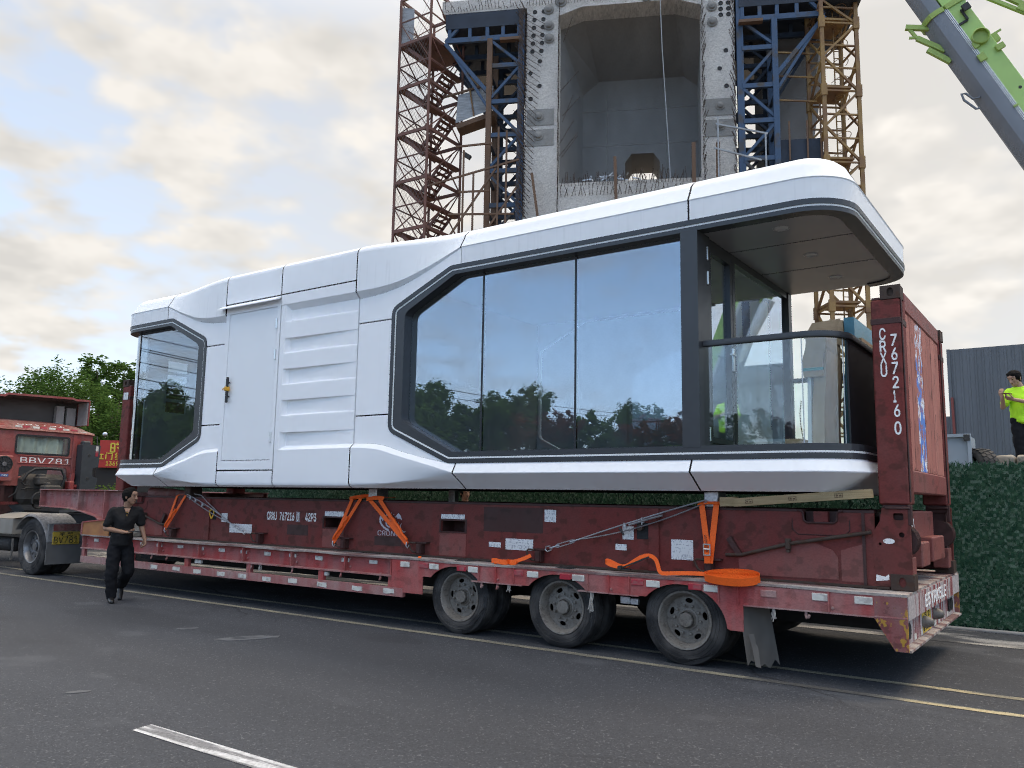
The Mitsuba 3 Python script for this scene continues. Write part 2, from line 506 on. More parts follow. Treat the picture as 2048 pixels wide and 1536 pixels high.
g = SEAM
xs = np.linspace(5.92 + g, 7.56 - g, 22)
panel('roof_panel', skin(xs, top_section), 'roof_panel')
panel('roof_panel', skin(xs, top_section, mirror_x), 'roof_panel')
mid_top = [(0.0, 4.232), (0.07, 4.232)] + top_section(5.92)[2:]
for a, b in ((3.25, 4.47), (4.47, 5.92)):
    panel('roof_panel', skin([a + g, b - g], lambda x: mid_top), 'white_panel')
base_mid = [(0.0, 1.815), (0.06, 1.815)] + bot_section(5.92)[2:]
panel('base_panel', skin(xs, bot_section))
panel('base_panel', skin(xs, bot_section, mirror_x))
panel('base_panel', skin([3.25 + g, 4.47 - g], lambda x: base_mid))
panel('base_panel', skin([4.47 + g, 5.92 - g], lambda x: bot_section(5.92)))
straight = lambda a, b: np.array([(x, FY, 0, -1) for x in (a, b)], float)
panel('roof_panel', sweep(straight(7.56 + g, 10.39 - g), END_TOP, close=False), 'roof_panel')
panel('base_panel', sweep(straight(7.56 + g, 10.39 - g), END_BOT, close=False))
PR, PL = plan(10.39 + g, 10.39), plan(1.68 - g, 1.68, right=False)
for pl in (PR, PL):
    panel('roof_panel', sweep(pl, END_TOP, close=False), 'roof_panel')
    panel('base_panel', sweep(pl, END_BOT, close=False))
backline = np.array([(x, BY, 0, 1) for x in (10.37, 1.70)], float)
panel('roof_panel', sweep(backline, END_TOP, close=False), 'roof_panel')
panel('base_panel', sweep(backline, END_BOT, close=False))
rp = rounded(R(XL + 0.40, XR - 0.40, FY + 0.40, BY - 0.40), 0.05)
panel('roof_deck', plate_z(rp, 4.68, 4.722), 'roof_panel', smooth=False)
panel('underside', plate_z(rounded(R(XL + 0.38, XR - 0.38, FY + 0.38, BY - 0.38), 0.06), 1.595, 1.64), 'dark_steel', smooth=False)

# ---- trim octagons: outer black band, white stripe, inner frame, window reveals
T0 = rounded(P((6.50, 2.28), (7.44, 1.885), (13.5, 1.885), (13.5, 4.205), (7.42, 4.205), (6.50, 3.80)), 0.13)
OPEN = rounded(P((6.705, 2.40), (7.50, 2.015), (13.5, 2.015), (13.5, 4.095), (7.48, 4.095), (6.705, 3.72)), 0.10)
T0L = sa.scale(T0, -1, 1, origin=(0, 0))
T0L = sa.translate(T0L, 9.24, 0)
OPENL = sa.translate(sa.scale(OPEN, -1, 1, origin=(0, 0)), 9.24, 0)
clipR, clipL = R(0, XR - RC, 0, 9), R(XL + RC, 20, 0, 9)
for t0, op, cl, side in ((T0, OPEN, clipR, 1), (T0L, OPENL, clipL, -1)):
    i1, i2 = t0.buffer(-0.05, join_style='mitre'), t0.buffer(-0.068, join_style='mitre')
    pl = plan(XR - RC, XR - RC, True, True) if side > 0 else plan(XL + RC, XL + RC, False, True)
    pl = pl[3:] if True else pl
    bandtop, bandbot = (4.155, 4.205), (1.885, 1.935)
    add('outer_trim', [plate_y(t0.difference(i1).intersection(cl), FY - 0.012, FY + 0.05), sweep(pl, rect(-0.05, 0.012, *bandtop)), sweep(pl, rect(-0.05, 0.012, *bandbot))], 'charcoal', HOUSE)
    add('light_stripe', [plate_y(i1.difference(i2).intersection(cl), FY - 0.003, FY + 0.05), sweep(pl, rect(-0.05, 0.003, 4.137, 4.155)), sweep(pl, rect(-0.05, 0.003, 1.935, 1.953))], 'stripe_white', HOUSE)
    add('inner_trim', [plate_y(i2.difference(op).intersection(cl), FY, FY + 0.14), sweep(pl, rect(-0.14, 0.0, 4.095, 4.137)), sweep(pl, rect(-0.14, 0.0, 1.953, 2.015))], 'charcoal', HOUSE)

# ---- front walls: dark backing seen in the seams, then the white panels
back_poly = R(2.5, 6.8, 1.84, 4.24).difference(T0.buffer(-0.02)).difference(T0L.buffer(-0.02))
add('seam_backing', plate_y(back_poly, FY + 0.035, FY + 0.05), 'seam_black', HOUSE)
def inward(sec, d=0.012):
    return [(o - d, z) for o, z in sec]


for x in (1.68, 7.56, 10.39):
    add('seam', skin([x - 0.02, x + 0.02], lambda _: inward(END_TOP)), 'seam_black', HOUSE)
    add('seam', skin([x - 0.02, x + 0.02], lambda _: inward(END_BOT)), 'seam_black', HOUSE)
for x in (3.25, 4.47, 5.92):
    add('seam', skin([x - 0.02, x + 0.02], lambda _: inward(mid_top)), 'seam_black', HOUSE)
    add('seam', skin([x - 0.02, x + 0.02], lambda _: inward(base_mid)), 'seam_black', HOUSE)
add('seam', box(3.255, 4.465, FY - 0.05, FY + 0.03, 4.205, 4.24), 'seam_black', HOUSE)
add('seam', box(4.475, 5.915, FY - 0.06, FY + 0.03, 4.205, 4.24), 'seam_black', HOUSE)
add('seam', box(3.255, 4.465, FY - 0.05, FY + 0.03, 1.81, 1.84), 'seam_black', HOUSE)
zt = np.linspace(5.92 + g, 7.56, 30)
wall_r = sg.Polygon([(x, float(bot_inner(x)) + 0.002) for x in zt] + [(x, float(top_inner(x)) - 0.002) for x in zt[::-1]])
wall_r = wall_r.difference(T0.buffer(0.002))
wall_l = sa.translate(sa.scale(sg.Polygon([(mirror_x(x), float(bot_inner(x)) + 0.002) for x in zt] + [(mirror_x(x), float(top_inner(x)) - 0.002) for x in zt[::-1]]), 1, 1), 0, 0).difference(T0L.buffer(0.002))
for w, cuts in ((wall_r, [R(5.0, 8, 3.66, 3.678), R(5.0, 8, 2.48, 2.498)]), (wall_l, [R(1.5, 3.17, 3.66, 3.678), R(1.5, 3.17, 2.48, 2.498)])):
    for c in cuts:
        w = w.difference(c)
    for piece in getattr(w, 'geoms', [w]):
        if piece.area > 0.004:
            panel('wall_panel', plate_y(piece, FY, FY + 0.03), smooth=False)

# ---- door bay
PY = FY - 0.06
leaf = R(3.345, 4.39, 1.965, 4.065)
frame = R(3.25 + g, 4.47 - g, 1.833, 4.214).difference(leaf.buffer(0.007, join_style='mitre'))
panel('door_surround', plate_y(frame, PY, FY + 0.03), smooth=False)
door = panel('door', plate_y(leaf, PY + 0.004, FY + 0.02), 'door_panel', smooth=False)
add('sill_gap', box(3.345, 4.39, PY + 0.001, PY + 0.01, 1.955, 1.966), 'seam_black', door)
add('handle', [cbox(3.405, 3.45, PY - 0.055, PY - 0.02, 2.78, 3.15, 0.012), box(3.418, 3.437, PY - 0.03, PY + 0.01, 2.86, 2.88), box(3.418, 3.437, PY - 0.03, PY + 0.01, 3.06, 3.08)], 'black_plastic', door)
add('tape', [tube([(3.427 + 0.031 * math.cos(a), PY - 0.038 + 0.026 * math.sin(a), 2.98 + dz + 0.006 * math.sin(3 * a)) for a in np.linspace(0, 6.28, 14)[:-1]], 0.0105, 6, closed=True) for dz in (-0.018, 0.0, 0.017)]
    + [tube([(3.405, PY - 0.06, 2.985), (3.375, PY - 0.07, 2.975), (3.36, PY - 0.06, 2.96)], [0.012, 0.010, 0.004], 6)], 'yellow_tape', door, smooth=50, label='yellow tape wound round the door handle')
for z in (3.83, 3.40, 2.27):
    add('hinge', [cbox(4.375, 4.41, PY - 0.012, PY + 0.01, z - 0.07, z + 0.07, 0.004), rod((4.40, PY - 0.012, z - 0.07), (4.40, PY - 0.012, z + 0.07), 0.011, 10)], 'steel', door, smooth=40)
can = np.array([[(x, PY + 0.001, 4.205), (x, PY - 0.02, 4.20), (x, PY - 0.105, 4.150), (x, PY - 0.105, 4.135), (x, PY + 0.001, 4.180)] for x in (3.17, 4.47)])
panel('door_canopy', grid(can, wrap=True, caps=True), 'white_panel', smooth=False)

# ---- louvred bay: a field at the wall plane with ribs that stand proud on the left and fade out to the right
x0, x1 = 4.47 + g, 5.92 - g
panel('louvre_field', box(x0, x1, FY - 0.001, FY + 0.03, 2.14, 4.08), smooth=False)


def proud(xa, xb, oa, ob, zb, zt, cb, ct, side=0.0):
    """A rib on the wall plane, oa proud at its left end and ob at its right, with sloping under and upper edges and a sloping left end if side."""
    f = FY - 0.0005
    v = [(xa, f, zb), (xb, f, zb), (xb, f, zt), (xa, f, zt),
         (xa + side, FY - oa, zb + cb), (xb, FY - ob, zb + cb), (xb, FY - ob, zt - ct), (xa + side, FY - oa, zt - ct)]
    return quads(v, [[4, 5, 6, 7], [0, 1, 5, 4], [1, 2, 6, 5], [2, 3, 7, 6], [3, 0, 4, 7]])


panel('louvre_head', quads([(x0, FY - 0.07, 4.214), (x1, FY - 0.07, 4.214), (x1, FY - 0.07, 4.075), (x0, FY - 0.07, 4.075), (x0, FY, 3.995), (x1, FY, 3.995), (x0, FY, 4.214), (x1, FY, 4.214)],
                           [[0, 3, 2, 1], [3, 4, 5, 2], [6, 0, 1, 7]]), smooth=False)
panel('louvre_stile', quads([(x0, FY - 0.062, 2.085), (4.565, FY - 0.062, 2.085), (4.565, FY - 0.062, 4.075), (x0, FY - 0.062, 4.075), (4.635, FY, 2.13), (4.635, FY, 3.995)],
                            [[0, 1, 2, 3], [1, 4, 5, 2]]), smooth=False)
for zb, zt in ((3.60, 3.85), (3.18, 3.415), (2.755, 2.985), (2.32, 2.565)):
    panel('louvre_rib', proud(4.555, x1, 0.062, 0.006, zb, zt, 0.004, 0.022), smooth=False)

# ---- windows
def pane(x0, x1, z0, z1, y):
    return quads([(x0, y, z0), (x1, y, z0), (x1, y, z1), (x0, y, z1)], [[0, 1, 2, 3]])


GY = FY + 0.12
cuts = [6.6, 7.815, 9.05, 10.31]
for a, b in zip(cuts[:-1], cuts[1:]):
    poly = OPEN.buffer(0.02).intersection(R(a + 0.008, b - 0.008, 0, 9))
    m = ext(poly, 0.001)
    v = m.vertices[m.vertices[:, 2] < 1e-6]
    tri = trimesh.creation.triangulate_polygon(poly, engine='earcut')
    add('window_pane', tm(np.c_[tri[0][:, 0], np.full(len(tri[0]), GY), tri[0][:, 1]], tri[1]), 'coated_glass', HOUSE)
for x in cuts[1:3]:
    add('window_joint', box(x - 0.010, x + 0.010, GY - 0.006, GY + 0.03, 2.02, 4.09), 'charcoal_dark', HOUSE)
polyL = OPENL.buffer(0.02).intersection(R(0.78, 9, 0, 9))
tri = trimesh.creation.triangulate_polygon(polyL, engine='earcut')
add('window_pane', tm(np.c_[tri[0][:, 0], np.full(len(tri[0]), GY), tri[0][:, 1]], tri[1]), 'left_glass', HOUSE)
pl = plan(XL + RC, 2, False, True)[3:]
k = 9
add('corner_pane', sweep(pl[:k], [(-0.12, 2.0), (-0.12, 4.11)], close=False), 'left_glass', HOUSE, smooth=True)
add('end_pane', sweep(pl[k - 1:k + 4], [(-0.12, 2.0), (-0.12, 4.11)], close=False), 'left_glass', HOUSE)
add('window_joint', box(0.752, 0.764, GY - 0.005, GY + 0.02, 2.0, 4.11), 'charcoal_dark', HOUSE)
# far side window and wall
farwall = R(0.75, 10.42, 1.9, 4.2).difference(OPEN.intersection(R(0, 10.2, 0, 9)))
add('rear_wall', plate_y(farwall, BY - 0.10, BY - 0.02), 'white_panel', HOUSE)
tri = trimesh.creation.triangulate_polygon(OPEN.buffer(0.02).intersection(R(0, 10.22, 0, 9)), engine='earcut')
add('rear_window_pane', tm(np.c_[tri[0][:, 0], np.full(len(tri[0]), BY - 0.06), tri[0][:, 1]], tri[1]), 'coated_glass', HOUSE)
add('pillar', box(10.30, 10.475, FY - 0.004, FY + 0.16, 2.0, 4.11), 'charcoal', HOUSE)
# inside
add('ceiling', box(0.45, 10.40, FY + 0.16, BY - 0.11, 4.11, 4.15), 'interior_wall', HOUSE)
add('interior_floor', box(0.45, 10.40, FY + 0.16, BY - 0.11, 1.93, 1.985), 'interior_floor', HOUSE)
for x in (2.62, 6.60):
    add('partition', box(x, x + 0.08, FY + 0.16, BY - 0.11, 1.99, 4.10), 'interior_wall', HOUSE)
slit = R(0.12, 2.3, 1.99, 4.10)
for k in range(4):
    slit = slit.difference(R(0.50, 0.89, 2.87 + 0.235 * k, 2.87 + 0.235 * k + 0.185))
add('end_screen', plate_x(slit, 0.46, 0.50), 'interior_wall', HOUSE, label='grey inner end wall with four horizontal window slits')

# ---- porch
add('soffit', plate_z(sg.Polygon(np.vstack([[(10.42, FY + 0.02)], [(p[0] - 0.03 * p[2], p[1] - 0.03 * p[3]) for p in plan(10.6, 10.6)], [(10.42, BY - 0.02)]])), 4.112, 4.15), 'soffit_grey', HOUSE)
for y in (0.64, 1.66):
    add('soffit_joint', box(10.45, 11.78, y - 0.004, y + 0.004, 4.1095, 4.112), 'seam_black', HOUSE)
for y in (0.13, 1.15, 2.18):
    add('downlight', lathe([(0, 0.0), (0.0, 0.045), (0.004, 0.052), (-0.008, 0.075), (0.0, 0.08)], (11.15, y, 4.1085), (0, 0, -1), 24), 'lamp_white', HOUSE, smooth=30)
add('porch_floor', plate_z(sg.Polygon(np.vstack([[(10.30, FY + 0.05)], [(p[0] - 0.05 * p[2], p[1] - 0.05 * p[3]) for p in plan(10.6, 10.6)], [(10.30, BY - 0.05)]])), 1.90, 2.0), 'charcoal', HOUSE)
DX = 10.42
add('door_jamb', [box(DX - 0.05, DX + 0.05, FY + 0.165, 0.02, 2.0, 4.108), box(DX - 0.04, DX + 0.035, 0.02, 2.62, 4.03, 4.108), box(DX - 0.04, DX + 0.03, 0.02, 2.62, 2.0, 2.06)], 'charcoal', HOUSE)
gd = add('porch_door', [box(DX - 0.02, DX + 0.042, 0.024, 0.07, 2.064, 4.026), box(DX - 0.02, DX + 0.042, 0.60, 0.665, 2.064, 4.026), box(DX - 0.02, DX + 0.042, 0.07, 0.60, 2.064, 2.12), box(DX - 0.02, DX + 0.042, 0.07, 0.60, 3.97, 4.026)], 'charcoal', HOUSE)
add('pane', quads([(DX, 0.07, 2.12), (DX, 0.60, 2.12), (DX, 0.60, 3.97), (DX, 0.07, 3.97)], [[0, 1, 2, 3]]), 'porch_glass', gd)
for z in (3.93, 3.68, 2.14):
    add('hinge', cbox(DX + 0.03, DX + 0.06, -0.05, -0.02, z - 0.07, z + 0.07, 0.006), 'steel', gd)
add('lock', [cbox(DX + 0.042, DX + 0.06, 0.61, 0.655, 2.84, 3.08, 0.005), rod((DX + 0.075, 0.64, 3.0), (DX + 0.075, 0.50, 3.0), 0.011, 8), rod((DX + 0.05, 0.635, 3.0), (DX + 0.078, 0.635, 3.0), 0.010, 8)], 'steel', gd, smooth=40)
add('porch_mullion', [box(DX - 0.04, DX + 0.045, 0.67, 0.74, 2.06, 4.03)], 'charcoal', HOUSE)
add('porch_pane', quads([(DX + 0.005, 0.74, 2.06), (DX + 0.005, 2.62, 2.06), (DX + 0.005, 2.62, 4.03), (DX + 0.005, 0.74, 4.03)], [[0, 1, 2, 3]]), 'porch_glass', HOUSE)
add('rear_post', box(DX - 0.05, DX + 0.05, 2.62, 2.74, 2.0, 4.108), 'charcoal', HOUSE)
# balcony: glass and rails follow the curved corner
full = plan(10.48, 10.48)
o = -0.12
n_front = 3
arc_end = 3 + 8
add('handrail', sweep(full, [(o - 0.032, 2.968), (o + 0.032, 2.968), (o + 0.036, 2.99), (o + 0.030, 3.02), (o - 0.030, 3.02), (o - 0.036, 2.99)]), 'charcoal', HOUSE, smooth=50)
add('balcony_pane', sweep(full[:4], [(o, 2.01), (o, 2.97)], close=False), 'clear_glass', HOUSE)
add('balcony_pane', sweep(full[3:arc_end], [(o, 2.01), (o, 2.97)], close=False), 'clear_glass', HOUSE, smooth=True)
add('balcony_pane', sweep(full[-4:], [(o, 2.01), (o, 2.97)], close=False), 'clear_glass', HOUSE)
add('end_panel', sweep(full[arc_end - 1:-4], [(o - 0.01, 2.01), (o + 0.01, 2.01), (o + 0.01, 2.968), (o - 0.01, 2.968)]), 'charcoal_dark', HOUSE, smooth=40)
for p in at_plan(full, o - 0.002, 2)[[3, arc_end - 2]]:
    add('glass_edge', box(p[0] - 0.004, p[0] + 0.004, p[1] - 0.004, p[1] + 0.006, 2.01, 2.968), 'galvanised', HOUSE)
# ================================================================== the flat rack container
mat('rack_red', worn((0.150, 0.030, 0.026), (0.105, 0.050, 0.044), (0.045, 0.018, 0.012), 1.0, 0.42, 0.5), 0.65, spec=0.22, bump=lambda p, n, uv: fbm(p.x * 9, p.y * 9, p.z * 9, 3), bscale=0.006, eps=0.01)
mat('rack_patch', worn((0.20, 0.050, 0.042), (0.15, 0.090, 0.078), (0.06, 0.025, 0.018), 1.0, 0.4, 0.4), 0.55, spec=0.4)
mat('rack_dark', worn((0.052, 0.018, 0.016), (0.05, 0.036, 0.033), (0.022, 0.011, 0.008), 1.0, 0.4, 0.5), 0.6, spec=0.35)
mat('rust_iron', worn((0.045, 0.028, 0.022), (0.085, 0.062, 0.048), (0.06, 0.025, 0.012), 1.6, 0.5, 0.6), 0.7, spec=0.3)
mat('label_white', lambda p, n, uv: mix((0.66, 0.66, 0.65), (0.32, 0.33, 0.36), 0.75 * smoothstep(0.55, 0.62, noise(p.x * 95, p.y * 95, dr.floor(p.z * 62) * 7.3)) * smoothstep(0.30, 0.40, noise(0.0, 0.0, p.z * 62))), 0.5)
mat('paint_white', lambda p, n, uv: mix((0.74, 0.73, 0.71), (0.30, 0.20, 0.19), 0.6 * smoothstep(0.62, 0.70, fbm(p.x * 40, p.y * 40, p.z * 40, 3))), 0.6)
mat('paint_silver', (0.42, 0.42, 0.45), 0.5)


def plank(base):
    def fn(p, n, uv):
        grain = fbm(p.y * 60, p.x * 60, p.z * 2.2, 3)
        dirt = fbm(p.y * 5, p.x * 5, p.z * 3, 4)
        gouge = smoothstep(0.66, 0.72, fbm(p.y * 22, p.x * 22, p.z * 5, 3))
        return mix(mix(base, (0.19, 0.085, 0.065), 0.5 * smoothstep(0.45, 0.75, grain * 0.5 + dirt * 0.5)), (0.07, 0.045, 0.03), 0.7 * gouge)
    return fn


for i, c in enumerate(((0.36, 0.135, 0.105), (0.33, 0.122, 0.096), (0.38, 0.150, 0.118))):
    mat(f'plank_{i}', plank(c), 0.65, spec=0.3, bump=lambda p, n, uv: fbm(p.y * 60, p.x * 60, p.z * 2.2, 3) + 2.0 * smoothstep(0.6, 0.75, fbm(p.y * 22, p.x * 22, p.z * 5, 3)), bscale=0.004, eps=0.004)


def blue_plank(p, n, uv):
    wood = mi.Color3f(plank((0.36, 0.135, 0.105))(p, n, uv))
    flake = fbm(p.y * 28, 0.0, p.z * 13, 4)
    blue = smoothstep(0.60, 0.54, flake + 0.10 * smoothstep(2.55, 2.95, p.z))
    white = smoothstep(0.54, 0.60, fbm(p.y * 16 + 7, 3.0, p.z * 9, 4)) + 0.8 * smoothstep(2.80, 2.95, p.z)
    return mix(wood, mix((0.085, 0.21, 0.55), (0.66, 0.70, 0.74), dr.clip(white, 0, 1)), 0.95 * blue)


mat('plank_blue', blue_plank, 0.6, spec=0.3)

RACK = thing('flat_rack_container', 'dark red flat rack container with plank end walls carrying the white capsule house', 'shipping container')


def rk(name, mesh, m='rack_red', parent=None, smooth=False, **kw):
    return add(name, mesh, m, parent or RACK, smooth=smooth, **kw)


# side beam with recesses for folding ends and fork pockets
web = R(0.26, 11.90, 0.815, 1.425)
for a, b in ((11.31, 11.60), (0.58, 0.90)):
    web = web.difference(rounded(R(a, b, 1.335, 1.60), 0.025))
for x0, z0 in ((5.12, 1.085), (7.12, 1.105)):
    web = web.difference(R(x0, x0 + 0.365, z0, z0 + 0.125))
rk('side_beam', plate_y(web, 0.0, 0.03))
rk('side_beam', box(0.26, 11.90, 2.408, 2.438, 0.815, 1.425))
rk('top_flange', [box(0.26, 0.57, -0.006, 0.13, 1.425, 1.447), box(0.91, 11.30, -0.006, 0.13, 1.425, 1.447), box(11.61, 11.90, -0.006, 0.13, 1.425, 1.447)], 'rack_dark', kind='stuff')
rk('bottom_flange', box(0.0, 12.0, -0.016, 0.14, 0.797, 0.818), 'rust_iron')
rk('top_flange', box(0.26, 11.90, 2.30, 2.44, 1.425, 1.447), 'rack_dark')
for a, b in ((11.31, 11.60), (0.58, 0.90)):
    rk('recess_lip', tube([(a - 0.05, -0.008, 1.436), (a - 0.005, -0.008, 1.425), (a + 0.005, -0.008, 1.35), (a + 0.03, -0.008, 1.33), (b - 0.03, -0.008, 1.33), (b - 0.005, -0.008, 1.35), (b + 0.005, -0.008, 1.425), (b + 0.05, -0.008, 1.436)], 0.010, 6), 'rack_dark', smooth=50)
    rk('recess_back', plate_y(R(a, b, 1.30, 1.43), 0.08, 0.10), 'rack_dark')
    rk('lug', box((a + b) / 2 - 0.06, (a + b) / 2 + 0.06, 0.012, 0.08, 1.335, 1.43), 'rack_red')
    rk('weld_plate', tube([(a - 0.10, -0.002, 1.36), (a - 0.10, -0.002, 1.27), (a - 0.05, -0.002, 1.225), (b + 0.05, -0.002, 1.225), (b + 0.10, -0.002, 1.27), (b + 0.10, -0.002, 1.36)], 0.005, 5), 'rack_dark', smooth=50)
for x0, z0 in ((5.12, 1.085), (7.12, 1.105)):
    rk('fork_pocket', [box(x0 - 0.01, x0 + 0.375, 0.03, 0.25, z0 + 0.125, z0 + 0.135), box(x0 - 0.01, x0 + 0.375, 0.03, 0.25, z0 - 0.01, z0), box(x0 - 0.01, x0, 0.03, 0.25, z0, z0 + 0.125), box(x0 + 0.365, x0 + 0.375, 0.03, 0.25, z0, z0 + 0.125), box(x0 - 0.01, x0 + 0.375, 0.25, 0.26, z0 - 0.01, z0 + 0.135)], 'rack_dark')
    rk('pocket_rim', plate_y(R(x0 - 0.022, x0 + 0.387, z0 - 0.012, z0 + 0.147).difference(R(x0, x0 + 0.365, z0, z0 + 0.125)), -0.005, 0.0), 'rack_dark')
    rk('pocket_plate', plate_y(R(x0 - 0.015, x0 + 0.38, 0.83, z0 - 0.02), -0.004, -0.0005), 'rack_patch')
for x in (2.62, 9.86):
    rk('web_stiffener', box(x - 0.055, x + 0.055, -0.022, -0.0005, 0.82, 1.424))
    rk('ring_recess', plate_y(R(x - 0.19 if x > 5 else x + 0.06, x - 0.06 if x > 5 else x + 0.19, 1.12, 1.28), -0.003, -0.0005), 'seam_black')
rk('locking_ring', tube([(2.74 + 0.045 * math.cos(a), -0.03 + 0.01 * math.sin(2 * a), 1.20 + 0.065 * math.sin(a)) for a in np.linspace(0, 6.283, 17)[:-1]], 0.010, 6, closed=True), 'yellow_tape', smooth=60, label='small yellow locking ring in a dark recess')
rk('locking_knob', lathe([(0, 0.0), (0, 0.03), (0.05, 0.032), (0.055, 0.0)], (9.72, 0.0, 1.235), (0, -1, 0), 16), 'rust_iron', smooth=40)
# skewed doubler plates near the ends
for f in (lambda x: x, lambda x: 12.19 - x):
    rk('doubler_plate', plate_y(P(*[(f(x), z) for x, z in ((10.72, 0.84), (11.595, 0.85), (11.595, 1.04), (11.55, 1.10), (11.40, 1.155), (11.20, 1.145), (10.95, 1.06), (10.71, 0.985))]), -0.008, -0.0005), 'rack_patch')
    rk('flat_plate', plate_y(P(*[(f(x), z) for x, z in ((11.62, 0.84), (11.80, 0.84), (11.80, 1.16), (11.62, 1.10))]), -0.005, -0.0005), 'rack_patch')
    rk('edge_bead', box(min(f(11.80), f(11.825)), max(f(11.80), f(11.825)), -0.014, 0, 0.82, 1.424), 'rack_dark')
    rk('securing_bar', tube([(f(10.60), -0.035, 1.012), (f(10.75), -0.035, 1.02), (f(11.2), -0.04, 1.142), (f(11.88), -0.035, 1.265)], 0.017, 8), 'rust_iron', smooth=60)
    rk('bar_clip', [cbox(min(f(11.16), f(11.20)), max(f(11.16), f(11.20)), -0.07, -0.008, 1.09, 1.185, 0.006), rod((f(11.18), -0.008, 1.075), (f(11.18), -0.06, 1.075), 0.014, 8)], 'rust_iron')
    rk('bar_bracket', bar((f(10.63), -0.02, 1.17), (f(10.73), -0.02, 1.02), 0.05, 0.05, up=(0, 1, 0)), 'rack_dark')
# floor and cross beams
for k in range(14):
    rk('floor_board', box(0.5 + k * 0.815, 0.5 + k * 0.815 + 0.807, 0.14, 2.29, 1.395, 1.43), 'rust_iron')
rk('cross_beams', [box(x - 0.05, x + 0.05, 0.13, 2.30, 1.1, 1.39) for x in np.arange(0.7, 11.8, 0.61)], 'rack_dark', kind='stuff')
# lashing brackets with bent rings
for x in (1.77, 3.84, 5.52, 6.80, 8.49, 10.40):
    b = rk('lashing_bracket', [box(x - 0.02, x + 0.16, -0.075, -0.001, 0.955, 0.972), box(x + 0.0, x + 0.012, -0.07, -0.001, 0.835, 0.955), box(x + 0.07, x + 0.082, -0.07, -0.001, 0.835, 0.955), cbox(x + 0.012, x + 0.07, -0.09, -0.02, 0.835, 0.95, 0.006)], 'rack_dark')
    s = -1 if x not in (6.80,) else -1
    rk('lashing_ring', tube([(x + 0.01, -0.09, 0.958), (x - 0.06, -0.10, 0.962), (x - 0.085, -0.10, 0.94), (x - 0.05, -0.10, 0.875), (x - 0.02, -0.095, 0.855), (x + 0.01, -0.09, 0.85)], 0.011, 7), 'rust_iron', b, smooth=60)
# end posts, hinges and castings
def end_post(f, nice):
    def B(x0, x1, *a, c=0.012):
        return cbox(min(f(x0), f(x1)), max(f(x0), f(x1)), *a, c)
    for side, (ya, yb) in enumerate(((0.0, 0.26), (2.178, 2.438))):
        post = rk('end_post', B(11.945, 12.18, ya, yb, 1.50, 3.272), 'rack_red')
        rk('post_band', B(11.940, 12.185, ya - 0.004, yb + 0.004, 3.05, 3.105, c=0.004), 'rack_dark', post)
        rk('post_rib', B(12.182, 12.192, ya + 0.02, ya + 0.05, 1.52, 3.27, c=0.003), 'rack_dark', post)
        rk('corner_casting', cast((f(12.025), f(12.19)), (ya, ya + 0.165) if side == 0 else (yb - 0.165, yb), (3.272, 3.392), side), 'rust_iron', post)
        rk('post_cap', B(11.952, 12.02, ya + 0.01, yb - 0.01, 3.272, 3.295, c=0.004), 'rack_dark', post)
        rk('post_neck', B(11.965, 12.165, ya + 0.02, yb - 0.05, 1.42, 1.50, c=0.004), 'rack_dark')
        yk = (ya, ya + 0.025) if side == 0 else (yb - 0.025, yb)
        hp = P(*[(f(x), z) for x, z in ((11.90, 0.82), (12.18, 0.82), (12.18, 1.47), (12.155, 1.485), (11.965, 1.47), (11.945, 1.36), (11.885, 1.26), (11.88, 1.18))])
        hp = hp.difference(sg.Point(f(12.11), 1.25).buffer(0.022)).difference(rounded(R(min(f(12.05), f(12.13)), max(f(12.05), f(12.13)), 1.37, 1.43), 0.015)).difference(sg.Point(f(11.94), 1.17).buffer(0.012))
        rk('hinge_plate', plate_y(hp, yk[0] - 0.006, yk[1]), 'rack_red')
        rk('hinge_back', B(11.93, 12.15, ya + 0.05, yb - 0.06, 0.84, 1.42, c=0.004), 'rack_dark')
        rk('hinge_flange', [B(11.99, 12.185, ya - 0.02, yb * 0 + ya + 0.03, 1.462, 1.482, c=0.004), B(12.165, 12.195, ya - 0.01, ya + 0.05, 1.33, 1.50, c=0.004)], 'rack_dark')
        for j in range(6):
            yy = (ya + 0.06 + 0.032 * j) if side == 0 else (yb - 0.10 - 0.032 * j)
            a = np.linspace(-0.9, 1.9, 9)
            fin = P(*([(f(12.06 + 0.16 * math.cos(t)), 1.20 + 0.15 * math.sin(t)) for t in a] + [(f(12.02), 1.30), (f(12.02), 1.06)]))
            rk('spring_leaf', plate_y(fin.convex_hull, yy, yy + 0.014), 'rack_dark')
        rk('spring_box', B(12.02, 12.17, ya + 0.06 if side == 0 else yb - 0.30, ya + 0.26 if side == 0 else yb - 0.10, 0.86, 1.06, c=0.006), 'rack_patch')
        rk('corner_casting', cast((f(12.012), f(12.195)), (ya - 0.022, ya + 0.162) if side == 0 else (yb - 0.162, yb + 0.022), (0.797, 0.927), side), 'rust_iron')
    # the end wall: rails and planks
    rk('end_rail', B(12.03, 12.176, 0.26, 2.178, 3.205, 3.378), 'rack_patch')
    rk('end_rail', B(12.04, 12.178, 0.26, 2.178, 1.60, 1.80), 'rack_patch')
    ys = [0.262, 0.50, 0.75, 1.13, 1.41, 1.65, 1.90, 2.176]
    for i, (a, b) in enumerate(zip(ys[:-1], ys[1:])):
        m = 'plank_blue' if (i == 2 and nice) else f'plank_{i % 3}'
        rk('plank', B(12.09, 12.166 + 0.003 * (i % 2), a + 0.006, b - 0.006, 1.80, 3.205, c=0.006), m, label='end wall plank with flaking blue and white paint' if m == 'plank_blue' else None)
    rk('end_beam', B(11.93, 12.05, 0.36, 2.08, 0.98, 1.44), 'rack_patch')
    rk('end_step', [B(12.05, 12.165, 0.62, 1.02, 0.95, 1.17), B(12.05, 12.165, 1.22, 1.92, 0.97, 1.20)], 'rack_patch', kind='stuff')


